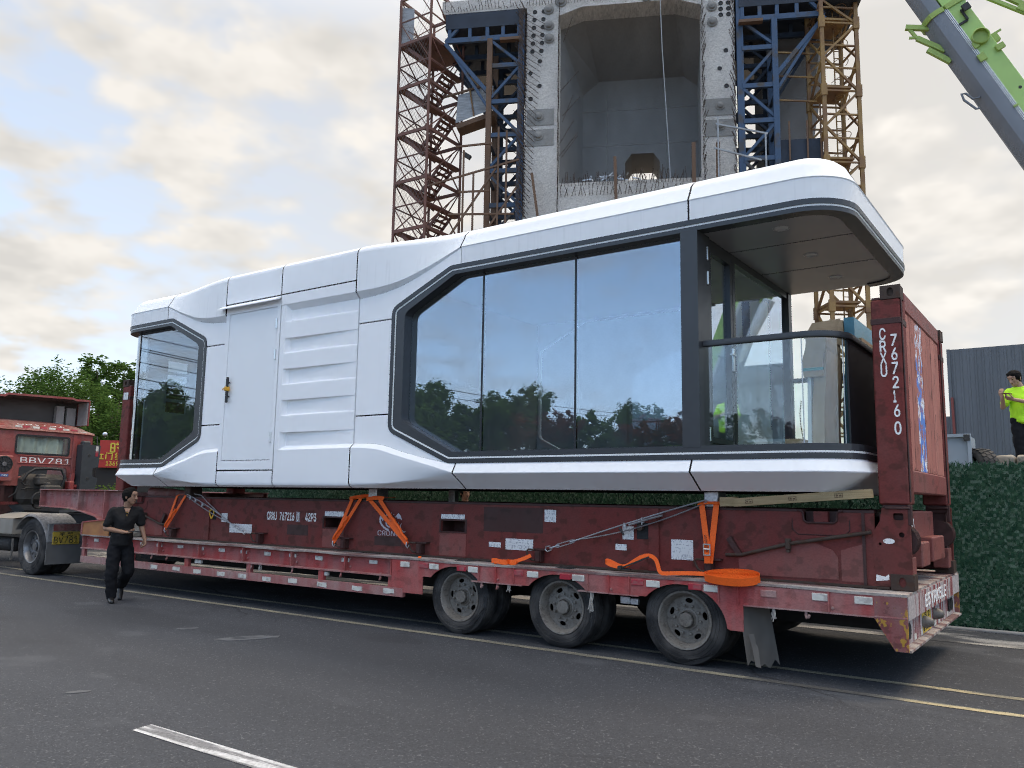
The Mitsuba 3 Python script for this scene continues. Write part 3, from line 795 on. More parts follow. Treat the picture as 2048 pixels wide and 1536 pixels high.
def cast(xr, yr, zr, side):
    """A corner casting with its oval hole."""
    x0, x1 = min(xr), max(xr)
    zc, h = (zr[0] + zr[1]) / 2, zr[1] - zr[0]
    face = R(x0, x1, zr[0], zr[1]).difference(sa.scale(sg.Point((x0 + x1) / 2, zc).buffer(0.032), 0.85, 1.25))
    y0, y1 = yr
    near = y0 if side == 0 else y1
    d = 0.03 if side == 0 else -0.03
    return [plate_y(face, near, near + d), box(x0 + 0.004, x1 - 0.004, min(near + d, (y1 if side == 0 else y0)), max(near + d, (y1 if side == 0 else y0)), zr[0] + 0.002, zr[1] - 0.002)]


end_post(lambda x: x, True)
end_post(lambda x: 12.19 - x, False)
# lettering and placards
W = 'paint_white'
for i, ch in enumerate('CRXU'):
    rk('lettering', text_on(ch, 0.098, (12.006, -0.001, 2.916 - 0.108 * i), X, Z, bold=True, width=0.052), W)
for i, ch in enumerate('767216'):
    rk('lettering', text_on(ch, 0.10, (12.096, -0.001, 2.855 - 0.1225 * i), X, Z, bold=True, width=0.05 if ch != '1' else 0.024), W)
rk('lettering', text_on('0', 0.105, (12.094, -0.001, 2.092), X, Z, bold=True, width=0.055), W)
for s, x, w in (('CRXU', 3.965, 0.205), ('767216', 4.235, 0.30), ('0', 4.585, 0.045), ('42P3', 4.755, 0.215)):
    rk('lettering', text_on(s, 0.105, (x, -0.0005, 1.155), X, Z, bold=True, width=w), W)
rk('lettering_frame', plate_y(R(4.572, 4.645, 1.142, 1.272).difference(R(4.579, 4.638, 1.149, 1.265)), -0.003, -0.0005), 'paint_silver')
# the emblem: a scrolled sea horse above the word CRONOS
sp = [(6.285 + (0.012 + 0.0105 * t) * math.cos(t), 1.185 + (0.012 + 0.0095 * t) * math.sin(t)) for t in np.linspace(0, 9.2, 60)]
scroll = sg.LineString(sp).buffer(0.0095)
bits = [scroll]
th = np.linspace(0, 1, 16)
tail = [(6.285 - 0.14 * math.sin(2.2 * t) - 0.01, 1.09 + 0.19 * t ** 1.3) for t in th]
bits.append(sg.LineString(tail).buffer(0.012))
bits.append(P((6.115, 1.215), (6.155, 1.255), (6.20, 1.30), (6.185, 1.25), (6.175, 1.215)))
for k in range(4):
    c = (6.39 + 0.045 * k, 1.16 - 0.012 * k)
    bits.append(sg.Point(c).buffer(0.06).difference(sg.Point(c[0] + 0.022, c[1] + 0.018).buffer(0.06)))
bits.append(P((6.40, 1.26), (6.44, 1.30), (6.475, 1.27), (6.50, 1.215), (6.46, 1.235), (6.43, 1.225)))
for k in range(7):
    a = 0.6 + 0.32 * k
    bits.append(sg.Point(6.285 + 0.125 * math.cos(a), 1.185 + 0.118 * math.sin(a)).buffer(0.006))
rk('emblem', plate_y(shapely.union_all(bits), -0.0035, -0.0005), 'paint_silver', label='silver scrolled sea horse emblem')
rk('emblem_word', text_on('CRONOS', 0.06, (6.10, -0.0005, 1.02), X, Z, width=0.44), 'paint_silver')
rk('repaint_patch', plate_y(R(6.05, 6.50, 0.90, 1.01), -0.0025, -0.0005), 'rack_dark')
rk('repaint_patch', plate_y(R(4.40, 4.82, 0.965, 1.10), -0.0022, -0.0005), 'rack_dark')
rk('repaint_patch', plate_y(R(7.75, 8.55, 1.13, 1.40), -0.0022, -0.0005), 'rack_dark')
for x0, x1, z0, z1 in ((2.945, 3.08, 1.09, 1.22), (3.145, 3.65, 0.95, 1.075), (5.135, 5.485, 1.225, 1.295), (7.12, 7.475, 1.24, 1.305), (8.57, 8.715, 1.255, 1.385), (7.83, 7.995, 0.957, 1.013), (8.06, 8.425, 0.94, 1.06), (9.51, 9.635, 1.11, 1.24), (9.43, 9.555, 1.0, 1.06), (10.04, 10.265, 0.94, 1.13)):
    rk('placard', plate_y(R(x0, x1, z0, z1), -0.004, -0.0005), 'label_white')
rk('placard', plate_y(R(0.055, 0.19, 3.05, 3.17), -0.006, -0.0005), 'label_white')
rk('paint_mark', plate_y(sa.scale(sg.Point(12.01, 1.195).buffer(0.045), 1, 0.5), -0.008, -0.006), W)
rk('paint_mark', plate_y(rounded(P((11.895, 0.86), (12.0, 0.875), (12.0, 0.925), (11.97, 0.90), (11.90, 0.915)), 0.004), -0.008, -0.006), W)
rk('lettering', text_on('7216 0 42P3', 0.10, (12.052, 0.42, 1.27), Y, Z, bold=True, width=0.52), W)
# blocks that carry the house, and the timber pushed in below its end
for i, (x, lab) in enumerate(((2.05, 'small grey steel block under the house by the leftmost strap'), (5.98, 'small grey steel block under the house between the crossed straps'), (10.45, 'grey steel block under the house above the rightmost strap'))):
    solo('support_block', cbox(x - 0.07, x + 0.07, 0.0, 0.22, 1.448, 1.594, 0.008), 'galvanised' if i else 'rust_iron', lab, 'support block', None)
solo('steel_stub', [cbox(6.56, 6.66, 0.8, 0.9, 1.43, 1.60, 0.008)], 'galvanised', 'short pale steel stub right of the crossed straps under the house', 'support block')
tb = thing('timber_beam', 'yellowish laminated timber beam wedged under the right end of the house', 'timber')


def plywood(p, n, uv):
    layer = noise(0.0, 0.0, p.z * 160 + p.x * 4)
    return mix((0.30, 0.21, 0.11), (0.42, 0.32, 0.18), layer) * (0.8 + 0.4 * fbm(p.x * 6, p.y * 6, p.z * 20, 3))


mat('plywood', plywood, 0.7, spec=0.25)
mat('stamp_brown', (0.12, 0.07, 0.035), 0.7)
add('beam', bar((10.70, -0.03, 1.495), (11.90, -0.03, 1.592), 0.09, 0.075), 'plywood', tb)
add('end_block', bar((10.56, 0.0, 1.50), (10.70, 0.0, 1.505), 0.12, 0.085), 'plywood', tb)
for t in (0.12, 0.45, 0.78):
    c = np.array([10.70, -0.03, 1.495]) * (1 - t) + np.array([11.90, -0.03, 1.592]) * t
    fr = R(-0.035, 0.035, -0.018, 0.018).difference(R(-0.03, 0.03, -0.013, 0.013)).union(R(-0.022, -0.006, -0.008, 0.008)).union(R(0.004, 0.022, -0.008, 0.004))
    add('stamp', shift(plate_y(sa.rotate(fr, 4.6), -0.002, 0.0), (c[0], -0.0755, c[2])), 'stamp_brown', tb)
# ================================================================== the lowbed trailer
mat('trailer_red', worn((0.34, 0.050, 0.048), (0.30, 0.205, 0.19), (0.09, 0.032, 0.024), 1.0, 0.58, 0.3), 0.65, spec=0.25, bump=lambda p, n, uv: fbm(p.x * 12, p.y * 12, p.z * 12, 3), bscale=0.004, eps=0.01)
mat('trailer_dusty', worn((0.30, 0.085, 0.082), (0.34, 0.265, 0.245), (0.10, 0.05, 0.04), 1.0, 0.75, 0.3), 0.65, spec=0.3)


def deck_fn(p, n, uv):
    rub = fbm(p.x * 2.2, p.y * 9, 0.0, 4)
    return mix((0.15, 0.09, 0.085), (0.31, 0.275, 0.25), smoothstep(0.32, 0.62, rub)) * (0.75 + 0.5 * noise(p.x * 60, p.y * 60, p.z * 60))


mat('deck_plate', deck_fn, 0.7, spec=0.3)


def tail_fn(p, n, uv):
    yel = smoothstep(0.60, 0.66, fbm(p.x * 30, p.y * 30, p.z * 14, 4) + 0.10 * smoothstep(0.05, 0.0, dr.abs(p.x - 12.16)) + 0.035 * smoothstep(0.7, 0.4, p.z))
    c = mi.Color3f(worn((0.21, 0.040, 0.038), (0.24, 0.17, 0.16), (0.06, 0.022, 0.018), 1.4, 0.6, 0.5)(p, n, uv))
    return mix(c, (0.42, 0.24, 0.03), 0.8 * yel)


mat('tail_paint', tail_fn, 0.6, spec=0.3)


def tailboard_fn(p, n, uv):
    s = fbm(p.y * 16, 0.0, p.z * 1.6, 4)
    c = mix((0.20, 0.055, 0.055), (0.36, 0.32, 0.31), smoothstep(0.36, 0.56, s))
    return c * (0.8 + 0.4 * noise(p.x * 50, p.y * 50, p.z * 50))


mat('tailboard', tailboard_fn, 0.65, spec=0.3)
mat('reflector_white', lambda p, n, uv: mix((0.56, 0.55, 0.50), (0.30, 0.26, 0.24), 0.7 * smoothstep(0.5, 0.7, fbm(p.x * 18, p.y * 18, p.z * 18, 3))), 0.45)
mat('reflector_red', lambda p, n, uv: mix((0.33, 0.02, 0.035), (0.25, 0.15, 0.14), 0.5 * smoothstep(0.5, 0.7, fbm(p.x * 18, p.y * 18, p.z * 18, 3))), 0.4)
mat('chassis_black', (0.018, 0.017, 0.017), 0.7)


def tyre_fn(p, n, uv):
    dust = fbm(p.x * 6, p.y * 6, p.z * 6, 4)
    return mix((0.018, 0.018, 0.019), (0.075, 0.070, 0.066), 0.75 * smoothstep(0.30, 0.72, dust))


mat('tyre', tyre_fn, 0.75, spec=0.3)
mat('tyre_black', (0.012, 0.012, 0.013), 0.5)
mat('rim_grey', worn((0.19, 0.175, 0.155), (0.135, 0.115, 0.095), (0.06, 0.045, 0.035), 3.0, 0.7, 0.4), 0.6, 0.15, spec=0.4)
mat('rubber_flap', lambda p, n, uv: mix((0.085, 0.078, 0.070), (0.16, 0.145, 0.13), fbm(p.x * 8, p.y * 8, p.z * 3, 4)), 0.8, spec=0.2)
mat('plate_yellow', lambda p, n, uv: mix((0.55, 0.38, 0.05), (0.25, 0.17, 0.08), 0.6 * smoothstep(0.45, 0.7, fbm(p.x * 20, p.y * 20, p.z * 20, 3))), 0.5)
mat('ink_black', (0.02, 0.02, 0.02), 0.6)

TRAILER = thing('lowbed_trailer', 'red lowbed trailer with dusty paint, three axles and white reflectors along its side', 'trailer')
TY, TB = -0.28, 2.72


def tr(name, mesh, m='trailer_red', parent=None, smooth=False, **kw):
    return add(name, mesh, m, parent or TRAILER, smooth=smooth, **kw)


axles = (7.565, 8.90, 10.245)
# deck: an edge plate whose rim is slightly bent
xs = np.linspace(-0.41, 12.18, 70)
dz = (meshkit.fbm(np.c_[xs * 1.7, xs * 0, xs * 0], 3, 5) - 0.5) * 0.022
ring = np.array([[(x, TY - 0.006, 0.772 + d), (x, TY - 0.006, 0.793 + d), (x, 0.35, 0.793), (x, 0.35, 0.772)] for x, d in zip(xs, dz)])
tr('deck_edge', grid(ring, wrap=True, caps=True), 'deck_plate')
tr('deck', box(-0.41, 12.17, 0.35, TB - 0.02, 0.765, 0.792), 'deck_plate')
side = R(-0.41, 6.90, 0.585, 0.772).union(R(6.62, 7.10, 0.40, 0.772)).union(R(6.9, 11.93, 0.60, 0.772)).union(P((10.4, 0.7), (10.84, 0.7), (10.84, 0.37), (10.72, 0.37), (10.4, 0.5)))
side = side.difference(R(6.0, 6.62, 0.3, 0.585))
for ax in axles:
    side = side.difference(sa.scale(sg.Point(ax, 0.36).buffer(0.455, quad_segs=10), 0.985, 0.83))
for sy in (0, 1):
    y0 = TY if not sy else TB - 0.02
    inner = 0.07
    front = side.intersection(R(-1, 6.62, 0, 1))
    tr('side_rail', plate_y(front, TY + inner, TY + inner + 0.012) if not sy else plate_y(front, TB - inner, TB - inner + 0.012))
    rear = side.intersection(R(6.62, 13, 0, 1))
    tr('wheel_skirt', plate_y(rear, y0 + 0.002, y0 + 0.014))
    tr('side_flange', box(-0.41, 6.62, TY if not sy else TB - 0.1, TY + 0.10 if not sy else TB, 0.566, 0.585), 'trailer_dusty')
    for a, b in ((7.80, 8.47), (9.15, 9.82), (10.84, 11.93)):
        tr('skirt_flange', box(a, b, TY if not sy else TB - 0.08, TY + 0.08 if not sy else TB, 0.590, 0.603), 'trailer_dusty')
    tr('lower_rail', box(-0.38, 6.80, TY if not sy else TB - 0.05, TY + 0.05 if not sy else TB, 0.345, 0.447), 'trailer_dusty')
    for x in (-0.33, 1.10, 2.55, 3.97, 5.40, 6.60):
        tr('rail_post', box(x - 0.045, x + 0.045, TY + 0.012 if not sy else TB - 0.06, TY + 0.06 if not sy else TB - 0.012, 0.447, 0.566))
# gussets and bolts on the near side
for x in (-0.36, 0.85, 1.82, 2.83, 3.83, 4.83, 5.82, 6.60):
    gs = tr('gusset', box(x - 0.008, x + 0.008, TY + 0.004, TY + 0.07, 0.585, 0.772))
    for z in (0.635, 0.73):
        tr('bolt', lathe([(0, 0.0), (0, 0.016), (0.012, 0.014), (0.014, 0)], (x + 0.05, TY + 0.07, z), (0, -1, 0), 8), 'trailer_dusty', gs)
for x in (7.905, 8.135, 8.37, 9.265, 9.50, 9.725, 10.62, 10.80, 11.575):
    gs = tr('gusset', box(x - 0.006, x + 0.006, TY - 0.012, TY + 0.002, 0.603, 0.772))
for x in (11.575, 8.135, 9.50):
    tr('bolt', lathe([(0, 0.0), (0, 0.014), (0.012, 0.012), (0.014, 0)], (x + 0.03, TY + 0.002, 0.64), (0, -1, 0), 8), 'trailer_dusty')
# reflectors
rr = np.random.default_rng(3)
for x in (-0.10, 0.45, 1.25, 1.70, 2.24, 2.74, 3.23, 3.72, 4.22, 4.73, 5.23, 5.71, 6.19):
    tr('reflector', turn(cbox(x, x + 0.135, TY + 0.055, TY + 0.0695, 0.682 + 0.008 * rr.random(), 0.735, 0.004), 3 * (rr.random() - 0.5), (0, 1, 0), (x, TY, 0.71)), 'reflector_white')
for x in (6.76, 7.20, 7.76, 8.54, 9.09, 9.905, 10.48, 11.44, 11.78):
    tr('reflector', cbox(x, x + 0.14, TY - 0.010, TY + 0.0015, 0.690, 0.752, 0.004), 'reflector_white')
tr('reflector', cbox(11.0, 11.14, TY - 0.010, TY + 0.0015, 0.685, 0.745, 0.004), 'trailer_dusty')
for x in (7.05, 7.60, 8.36, 8.94, 9.745, 10.33):
    tr('reflector', cbox(x, x + 0.13, TY - 0.008, TY + 0.0015, 0.695, 0.752, 0.004), 'reflector_red', label='faded red reflector')
for x in (0.6, 1.68, 2.25, 2.76, 3.31, 3.78, 4.29, 4.81, 5.36, 5.98, 6.50):
    z = 0.395 + 0.012 * (rr.random() - 0.5)
    pts = [(x + t * 0.17, z + 0.028 + 0.006 * (rr.random() - 0.5)) for t in np.linspace(0, 1, 6)] + [(x + t * 0.17, z - 0.026 + 0.012 * (rr.random() - 0.5)) for t in np.linspace(1, 0, 6)]
    tr('reflector', plate_y(P(*pts), TY - 0.006, TY + 0.0005), 'reflector_white', label='torn white reflector on the lower rail')
for x, z in ((1.10, 0.53), (1.65, 0.525), (2.05, 0.53), (4.02, 0.52), (4.85, 0.52), (5.75, 0.53), (6.42, 0.54), (7.93, 0.56), (8.14, 0.56), (11.38, 0.56)):
    tr('rope_hook', tube([(x, TY + 0.03, z + 0.06), (x, TY + 0.02, z), (x + 0.01, TY, z - 0.02), (x + 0.03, TY - 0.01, z - 0.012), (x + 0.035, TY - 0.01, z + 0.008)], 0.012, 6), 'trailer_dusty', smooth=60)
# side lamps below the rail
for x in (2.72, 5.35):
    tr('side_lamp', [cbox(x, x + 0.07, TY + 0.03, TY + 0.07, 0.50, 0.555, 0.006), cbox(x + 0.078, x + 0.15, TY + 0.028, TY + 0.07, 0.50, 0.55, 0.006)], 'reflector_white')
tr('side_lamp', [cbox(9.60, 9.70, TY + 0.05, TY + 0.09, 0.505, 0.575, 0.006), cbox(9.71, 9.79, TY + 0.045, TY + 0.09, 0.505, 0.565, 0.006)], 'galvanised')


def rag(x, z, seed, n=7, L=0.12):
    r = np.random.default_rng(seed)
    out = []
    for i in range(n):
        p0 = np.array([x + 0.03 * (r.random() - 0.5), TY + 0.01 + 0.02 * r.random(), z])
        pts = [p0]
        for k in range(6):
            pts.append(pts[-1] + np.array([0.02 * (r.random() - 0.5), 0.012 * (r.random() - 0.5), -L / 6 * (0.5 + r.random())]))
        out.append(tube(pts, 0.0045, 5))
    return out


mat('rag_white', (0.34, 0.32, 0.29), 0.8)
for x, z, s, L in ((8.30, 0.60, 1, 0.07), (9.30, 0.60, 2, 0.19), (4.20, 0.56, 3, 0.07), (11.1, 0.59, 5, 0.09)):
    solo('rope_scrap', rag(x, z, s, 8, L), 'rag_white', {8.30: 'white rope scrap knotted under the trailer between the first two wheels', 9.30: 'long frayed white rope scrap hanging beside the middle wheel', 4.20: 'white rope scrap hung in the gap over the lower rail', 11.1: 'white rope scrap hanging beside the torn mudflap'}[x], 'rope', smooth=60)
# rear corner and tail
for sy in (0, 1):
    y0 = TY if not sy else TB - 0.03
    tr('tail_corner', [plate_y(P((11.93, 0.60), (11.93, 0.772), (12.172, 0.772), (12.172, 0.345), (12.075, 0.345), (11.92, 0.60)), y0 - 0.004, y0 + 0.03)], 'tail_paint')
    tr('tail_seam', box(11.93, 12.172, y0 - 0.008, y0 - 0.003, 0.598, 0.610) if not sy else box(11.93, 12.172, TB + 0.0, TB + 0.004, 0.598, 0.61), 'trailer_dusty')
tr('tail_board', box(12.150, 12.180, TY + 0.03, TB - 0.03, 0.585, 0.770), 'tailboard')
tr('lamp_board', box(12.10, 12.125, TY + 0.03, TB - 0.03, 0.365, 0.585), 'tailboard')
tr('tail_lip', [quads([(12.10, TY + 0.03, 0.338), (12.188, TY + 0.03, 0.338), (12.188, TB - 0.03, 0.338), (12.10, TB - 0.03, 0.338), (12.10, TY + 0.03, 0.366), (12.188, TY + 0.03, 0.356), (12.188, TB - 0.03, 0.356), (12.10, TB - 0.03, 0.366)], [[0, 3, 2, 1], [4, 5, 6, 7], [0, 1, 5, 4], [1, 2, 6, 5], [2, 3, 7, 6], [3, 0, 4, 7]])], 'deck_plate')
tr('lettering', text_on('E5YRK5LE', 0.105, (12.1805, 0.52, 0.622), Y, Z, bold=True, width=1.2), 'paint_white')
npl = tr('number_plate', box(12.125, 12.131, 0.66, 1.10, 0.375, 0.575), 'plate_yellow')
tr('lettering', text_on('S 2', 0.05, (12.1315, 0.76, 0.50), Y, Z, width=0.25), 'ink_black', npl)
tr('lettering', text_on('IVD5', 0.08, (12.1315, 0.70, 0.395), Y, Z, width=0.35), 'ink_black', npl)
for y, z in ((0.70, 0.475), (1.30, 0.485)):
    tr('tail_lamp', lathe([(0, 0.0), (0, 0.055), (0.04, 0.05), (0.085, 0.03), (0.095, 0.0)], (12.125, y, z), (1, 0, 0), 16), 'rim_grey', smooth=40)
for y in (0.0, 2.25, 2.42):
    tr('lamp_ring', lathe([(0, 0.03), (0.01, 0.07), (0.014, 0.06), (0.002, 0.0)], (12.126, y, 0.475), (1, 0, 0), 18), 'ink_black', smooth=40)
for y in (0.25, 0.56, 1.30, 1.55, 2.10):
    tr('reflector', box(12.125, 12.129, y, y + 0.10, 0.37, 0.42), 'reflector_white')
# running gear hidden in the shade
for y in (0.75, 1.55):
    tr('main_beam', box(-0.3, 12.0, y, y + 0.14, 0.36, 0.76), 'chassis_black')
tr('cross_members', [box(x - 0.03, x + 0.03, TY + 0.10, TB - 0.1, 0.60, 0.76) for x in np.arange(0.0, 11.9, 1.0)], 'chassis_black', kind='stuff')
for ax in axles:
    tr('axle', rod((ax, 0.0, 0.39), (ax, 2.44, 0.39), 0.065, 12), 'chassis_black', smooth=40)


def tyre_profile(r, w, rim):
    hw = w / 2
    return [(-hw * 0.74, rim), (-hw * 0.94, rim + 0.02), (-hw, rim + 0.30 * (r - rim)), (-hw * 0.985, rim + 0.62 * (r - rim)), (-hw * 0.90, r - 0.026), (-hw * 0.80, r - 0.010), (-hw * 0.74, r - 0.004),
            (-hw * 0.42, r), (-hw * 0.40, r - 0.012), (-hw * 0.34, r - 0.012), (-hw * 0.32, r), (hw * 0.32, r), (hw * 0.34, r - 0.012), (hw * 0.40, r - 0.012), (hw * 0.42, r),
            (hw * 0.74, r - 0.004), (hw * 0.90, r - 0.026), (hw * 0.985, rim + 0.62 * (r - rim)), (hw, rim + 0.30 * (r - rim)), (hw * 0.94, rim + 0.02), (hw * 0.74, rim)]


def wheel(parent, c, r, w, rim, out, hub_out, name='wheel', bolts=10, tyre='tyre', rimm='rim_grey', holes=5, phase=0.0):
    """A disc wheel at c; out is the outward direction along y (-1 or 1). The disc is dished: deep inside the tyre on an outer dual."""
    c = np.asarray(c, float)
    d = np.array([0, float(out), 0])
    k = add(name, lathe(tyre_profile(r, w, rim), c, d, 48), tyre, parent, smooth=35)
    add('sidewall_ring', [lathe([(w / 2 * 0.99, rr_ - 0.004), (w / 2 * 0.99 + 0.004, rr_), (w / 2 * 0.985, rr_ + 0.004)], c, d, 48) for rr_ in (rim + 0.36 * (r - rim), rim + 0.58 * (r - rim))], tyre, k, smooth=35)
    lip = w / 2 * 0.86
    dish = lip - 0.105
    add('rim', lathe([(-w * 0.4, rim - 0.005), (lip - 0.05, rim - 0.02), (lip - 0.02, rim - 0.006), (lip, rim + 0.008), (lip + 0.008, rim + 0.004), (lip + 0.004, rim - 0.012), (lip - 0.03, rim - 0.034), (dish + 0.02, rim - 0.045)], c, d, 48), rimm, k, smooth=40)
    poly = sg.Point(0, 0).buffer(rim - 0.042, quad_segs=12)
    for i in range(holes):
        a = phase + i * 2 * math.pi / holes
        poly = poly.difference(sa.rotate(sa.scale(sg.Point(0.66 * rim * math.cos(a), 0.66 * rim * math.sin(a)).buffer(0.030), 0.75, 1.25), math.degrees(a), origin='centroid'))
    m = ext(poly, 0.012)
    v = m.vertices.copy()
    rad = np.hypot(v[:, 0], v[:, 1])
    v[:, 2] += 0.02 * np.clip(1 - rad / rim, 0, 1)
    m.vertices = np.c_[c[0] + v[:, 0], c[1] + out * (dish + v[:, 2]), c[2] + v[:, 1]]
    add('disc', m, rimm, k, smooth=30)
    add('hub', lathe([(dish, 0.40 * rim), (dish + 0.025, 0.39 * rim), (dish + 0.03, 0.33 * rim), (hub_out - 0.03, 0.29 * rim)], c, d, 20), rimm, k, smooth=30)
    add('hub_cap', lathe([(hub_out - 0.03, 0.27 * rim), (hub_out - 0.004, 0.265 * rim), (hub_out, 0.245 * rim), (hub_out + 0.002, 0)], c, d, 8), rimm, k)
    add('wheel_nuts', [lathe([(dish + 0.01, 0.013), (dish + 0.045, 0.012), (dish + 0.048, 0)], c + np.array([0.50 * rim * math.cos(a), 0, 0.50 * rim * math.sin(a)]), d, 6) for a in phase + 0.3 + np.arange(bolts) * 2 * math.pi / bolts], rimm, k, kind='stuff')
    return k


for i, ax in enumerate(axles):
    for sy in (-1, 1):
        yo = 0.0 + TY + 0.19 if sy < 0 else TB - 0.19
        k = wheel(TRAILER, (ax, yo, 0.402), 0.405, 0.215, 0.262, sy, 0.075, phase=(0.55, 0.75, 0.25)[i] * (1 if sy < 0 else 2))
        add('wheel', lathe(tyre_profile(0.405, 0.215, 0.262), (ax, yo - sy * 0.27, 0.402), (0, 1, 0), 36), 'tyre', TRAILER, smooth=35)
        if sy < 0:
            # patches of the sidewall where the rubber has peeled
            a0 = (-1.4, -0.9, -2.3)[i]
            ring_ = [(0.402 * 0.985 * math.cos(a), 0.402 * 0.985 * math.sin(a)) for a in np.linspace(a0, a0 + 1.5, 20)] + [((0.352 + 0.02 * math.sin(9 * a) * math.sin(4 * a + i)) * math.cos(a), (0.352 + 0.02 * math.sin(9 * a) * math.sin(4 * a + i)) * math.sin(a)) for a in np.linspace(a0 + 1.5, a0, 20)]
            m = ext(P(*ring_), 0.003)
            v = m.vertices
            m.vertices = np.c_[ax + v[:, 0], yo - 0.1085 - v[:, 2] + 0.35 * np.maximum(np.hypot(v[:, 0], v[:, 1]) - 0.365, 0), 0.402 + v[:, 1]]
            add('worn_patch', m, 'tyre_black', k)
# the mudflap behind the rear wheel, torn at its foot
fl = [(x, 0.60) for x in (10.80, 11.00)]
xs = np.linspace(0, 1, 12)
rows = []
for t in np.linspace(0, 1, 12):
    z = 0.60 - t * 0.52
    rows.append([(10.86 + 0.30 * (s - 0.35) * (0.62 + 0.05 * t) + 0.075 * t, TY + 0.02 + 0.25 * s + 0.06 * t * math.sin(3 * s), z + (0.045 * math.sin(13 * s) * math.sin(5 * s + 1) if t > 0.95 else 0)) for s in xs])
flap = grid(np.array(rows))
tr('mudflap', flap, 'rubber_flap', smooth=True, label='grey rubber mudflap torn at its lower edge')
rows = [[(10.885 + 0.05 * s + 0.06 * t, TY + 0.0 + 0.012 * math.sin(4 * t), 0.36 - 0.27 * t - 0.02 * s * math.sin(9 * t)) for s in np.linspace(0, 1, 4)] for t in np.linspace(0, 1, 10)]
tr('mudflap_strip', grid(np.array(rows)), 'rubber_flap', smooth=True)
# gooseneck
GN = [(-1.93, 1.235), (-1.95, 1.30), (-1.93, 1.515), (0.60, 1.525), (0.60, 0.95), (0.20, 0.95), (0.14, 1.02), (-0.05, 1.10), (-0.55, 1.175), (-0.95, 1.215)]
for y in (TY, TB - 0.16):
    tr('gooseneck_beam', plate_y(P(*GN), y + 0.10, y + 0.12), 'trailer_dusty')
    low = [(-1.93, 1.235), (-0.95, 1.215), (-0.55, 1.175), (-0.05, 1.10), (0.14, 1.02), (0.20, 0.95)]
    tr('gooseneck_flange', [box(-1.95, 0.60, y, y + 0.15, 1.515, 1.532)] + [bar((a[0], y + 0.075, a[1]), (b[0], y + 0.075, b[1]), 0.15, 0.016) for a, b in zip(low[:-1], low[1:])], 'trailer_dusty')
    for x, z0 in ((-1.92, 1.24), (-0.62, 1.19), (0.20, 1.0)):
        tr('gooseneck_rib', box(x - 0.008, x + 0.008, y + 0.005, y + 0.10, z0, 1.515), 'trailer_dusty')
    if y < 0:
        for x in (-1.78, -1.18, -0.72, -0.30, 0.06):
            tr('reflector', box(x, x + 0.11, y + 0.095, y + 0.0995, 1.43, 1.475), 'trailer_dusty')
tr('gooseneck_plate', box(-1.9, 0.55, -0.1, TB - 0.1, 1.44, 1.50), 'trailer_dusty')
mat('rusty_orange', lambda p, n, uv: mix((0.22, 0.085, 0.05), (0.42, 0.20, 0.07), fbm(p.x * 5, p.y * 5, p.z * 7, 4)), 0.65, spec=0.3)
tr('front_stop', plate_y(P((-0.41, 0.795), (0.40, 0.795), (0.40, 1.06), (-0.05, 1.03), (-0.38, 0.985)), TY, TY + 0.02), 'rusty_orange', label='orange rusted plate at the front of the deck')
tr('front_stop_rim', [bar((-0.40, TY + 0.01, 0.795), (-0.385, TY + 0.01, 0.99), 0.05, 0.03), bar((-0.385, TY + 0.01, 0.995), (0.40, TY + 0.01, 1.065), 0.05, 0.02)], 'trailer_red')
# ================================================================== the tractor truck, seen from behind
mat('cab_red', worn((0.26, 0.040, 0.036), (0.24, 0.13, 0.115), (0.10, 0.035, 0.025), 1.2, 0.5, 0.3), 0.45, spec=0.45)
mat('cab_worn', worn((0.22, 0.040, 0.036), (0.30, 0.24, 0.21), (0.14, 0.075, 0.055), 2.2, 0.7, 0.7), 0.6, spec=0.3)
mat('hood_inside', lambda p, n, uv: mi.Color3f(0.075, 0.066, 0.060) * (0.7 + 0.6 * fbm(p.x * 3, p.y * 3, p.z * 3, 3)), 0.7)
mat('hood_side', lambda p, n, uv: mi.Color3f(0.30, 0.28, 0.26) * (0.7 + 0.6 * fbm(p.x * 4, p.y * 4, p.z * 2, 3)), 0.7)
mat('intake_black', lambda p, n, uv: mi.Color3f(0.032, 0.037, 0.042) * (0.75 + 0.5 * fbm(p.x * 5, p.y * 5, p.z * 5, 3)), 0.6)
mat('curtain', lambda p, n, uv: mix((0.62, 0.60, 0.50), (0.36, 0.37, 0.33), smoothstep(0.35, 0.7, fbm(p.y * 5.5, 0.0, p.z * 2.5, 3))), 0.8)
mat('mudguard_grey', worn((0.10, 0.10, 0.105), (0.29, 0.285, 0.28), (0.05, 0.05, 0.05), 2.0, 0.9, 0.3), 0.7, spec=0.25)
mat('flap_grey', lambda p, n, uv: mi.Color3f(0.14, 0.135, 0.13) * (0.75 + 0.5 * fbm(p.x * 5, p.y * 5, p.z * 3, 3)), 0.75)
mat('tank_grey', lambda p, n, uv: mi.Color3f(0.23, 0.215, 0.19) * (0.75 + 0.5 * fbm(p.x * 6, p.y * 6, p.z * 1.5, 3)), 0.5, 0.2)
mat('badge_blue', (0.03, 0.10, 0.28), 0.4)
mat('engine_grey', lambda p, n, uv: mi.Color3f(0.055, 0.050, 0.044) * (0.6 + 0.8 * fbm(p.x * 7, p.y * 7, p.z * 7, 3)), 0.7)
TRUCK = thing('tractor_truck', 'red tractor truck with raised roof hood, its back painted BBV781, coupled to the trailer', 'truck')


def tk(name, mesh, m='cab_red', parent=None, smooth=False, **kw):
    return add(name, mesh, m, parent or TRUCK, smooth=smooth, **kw)


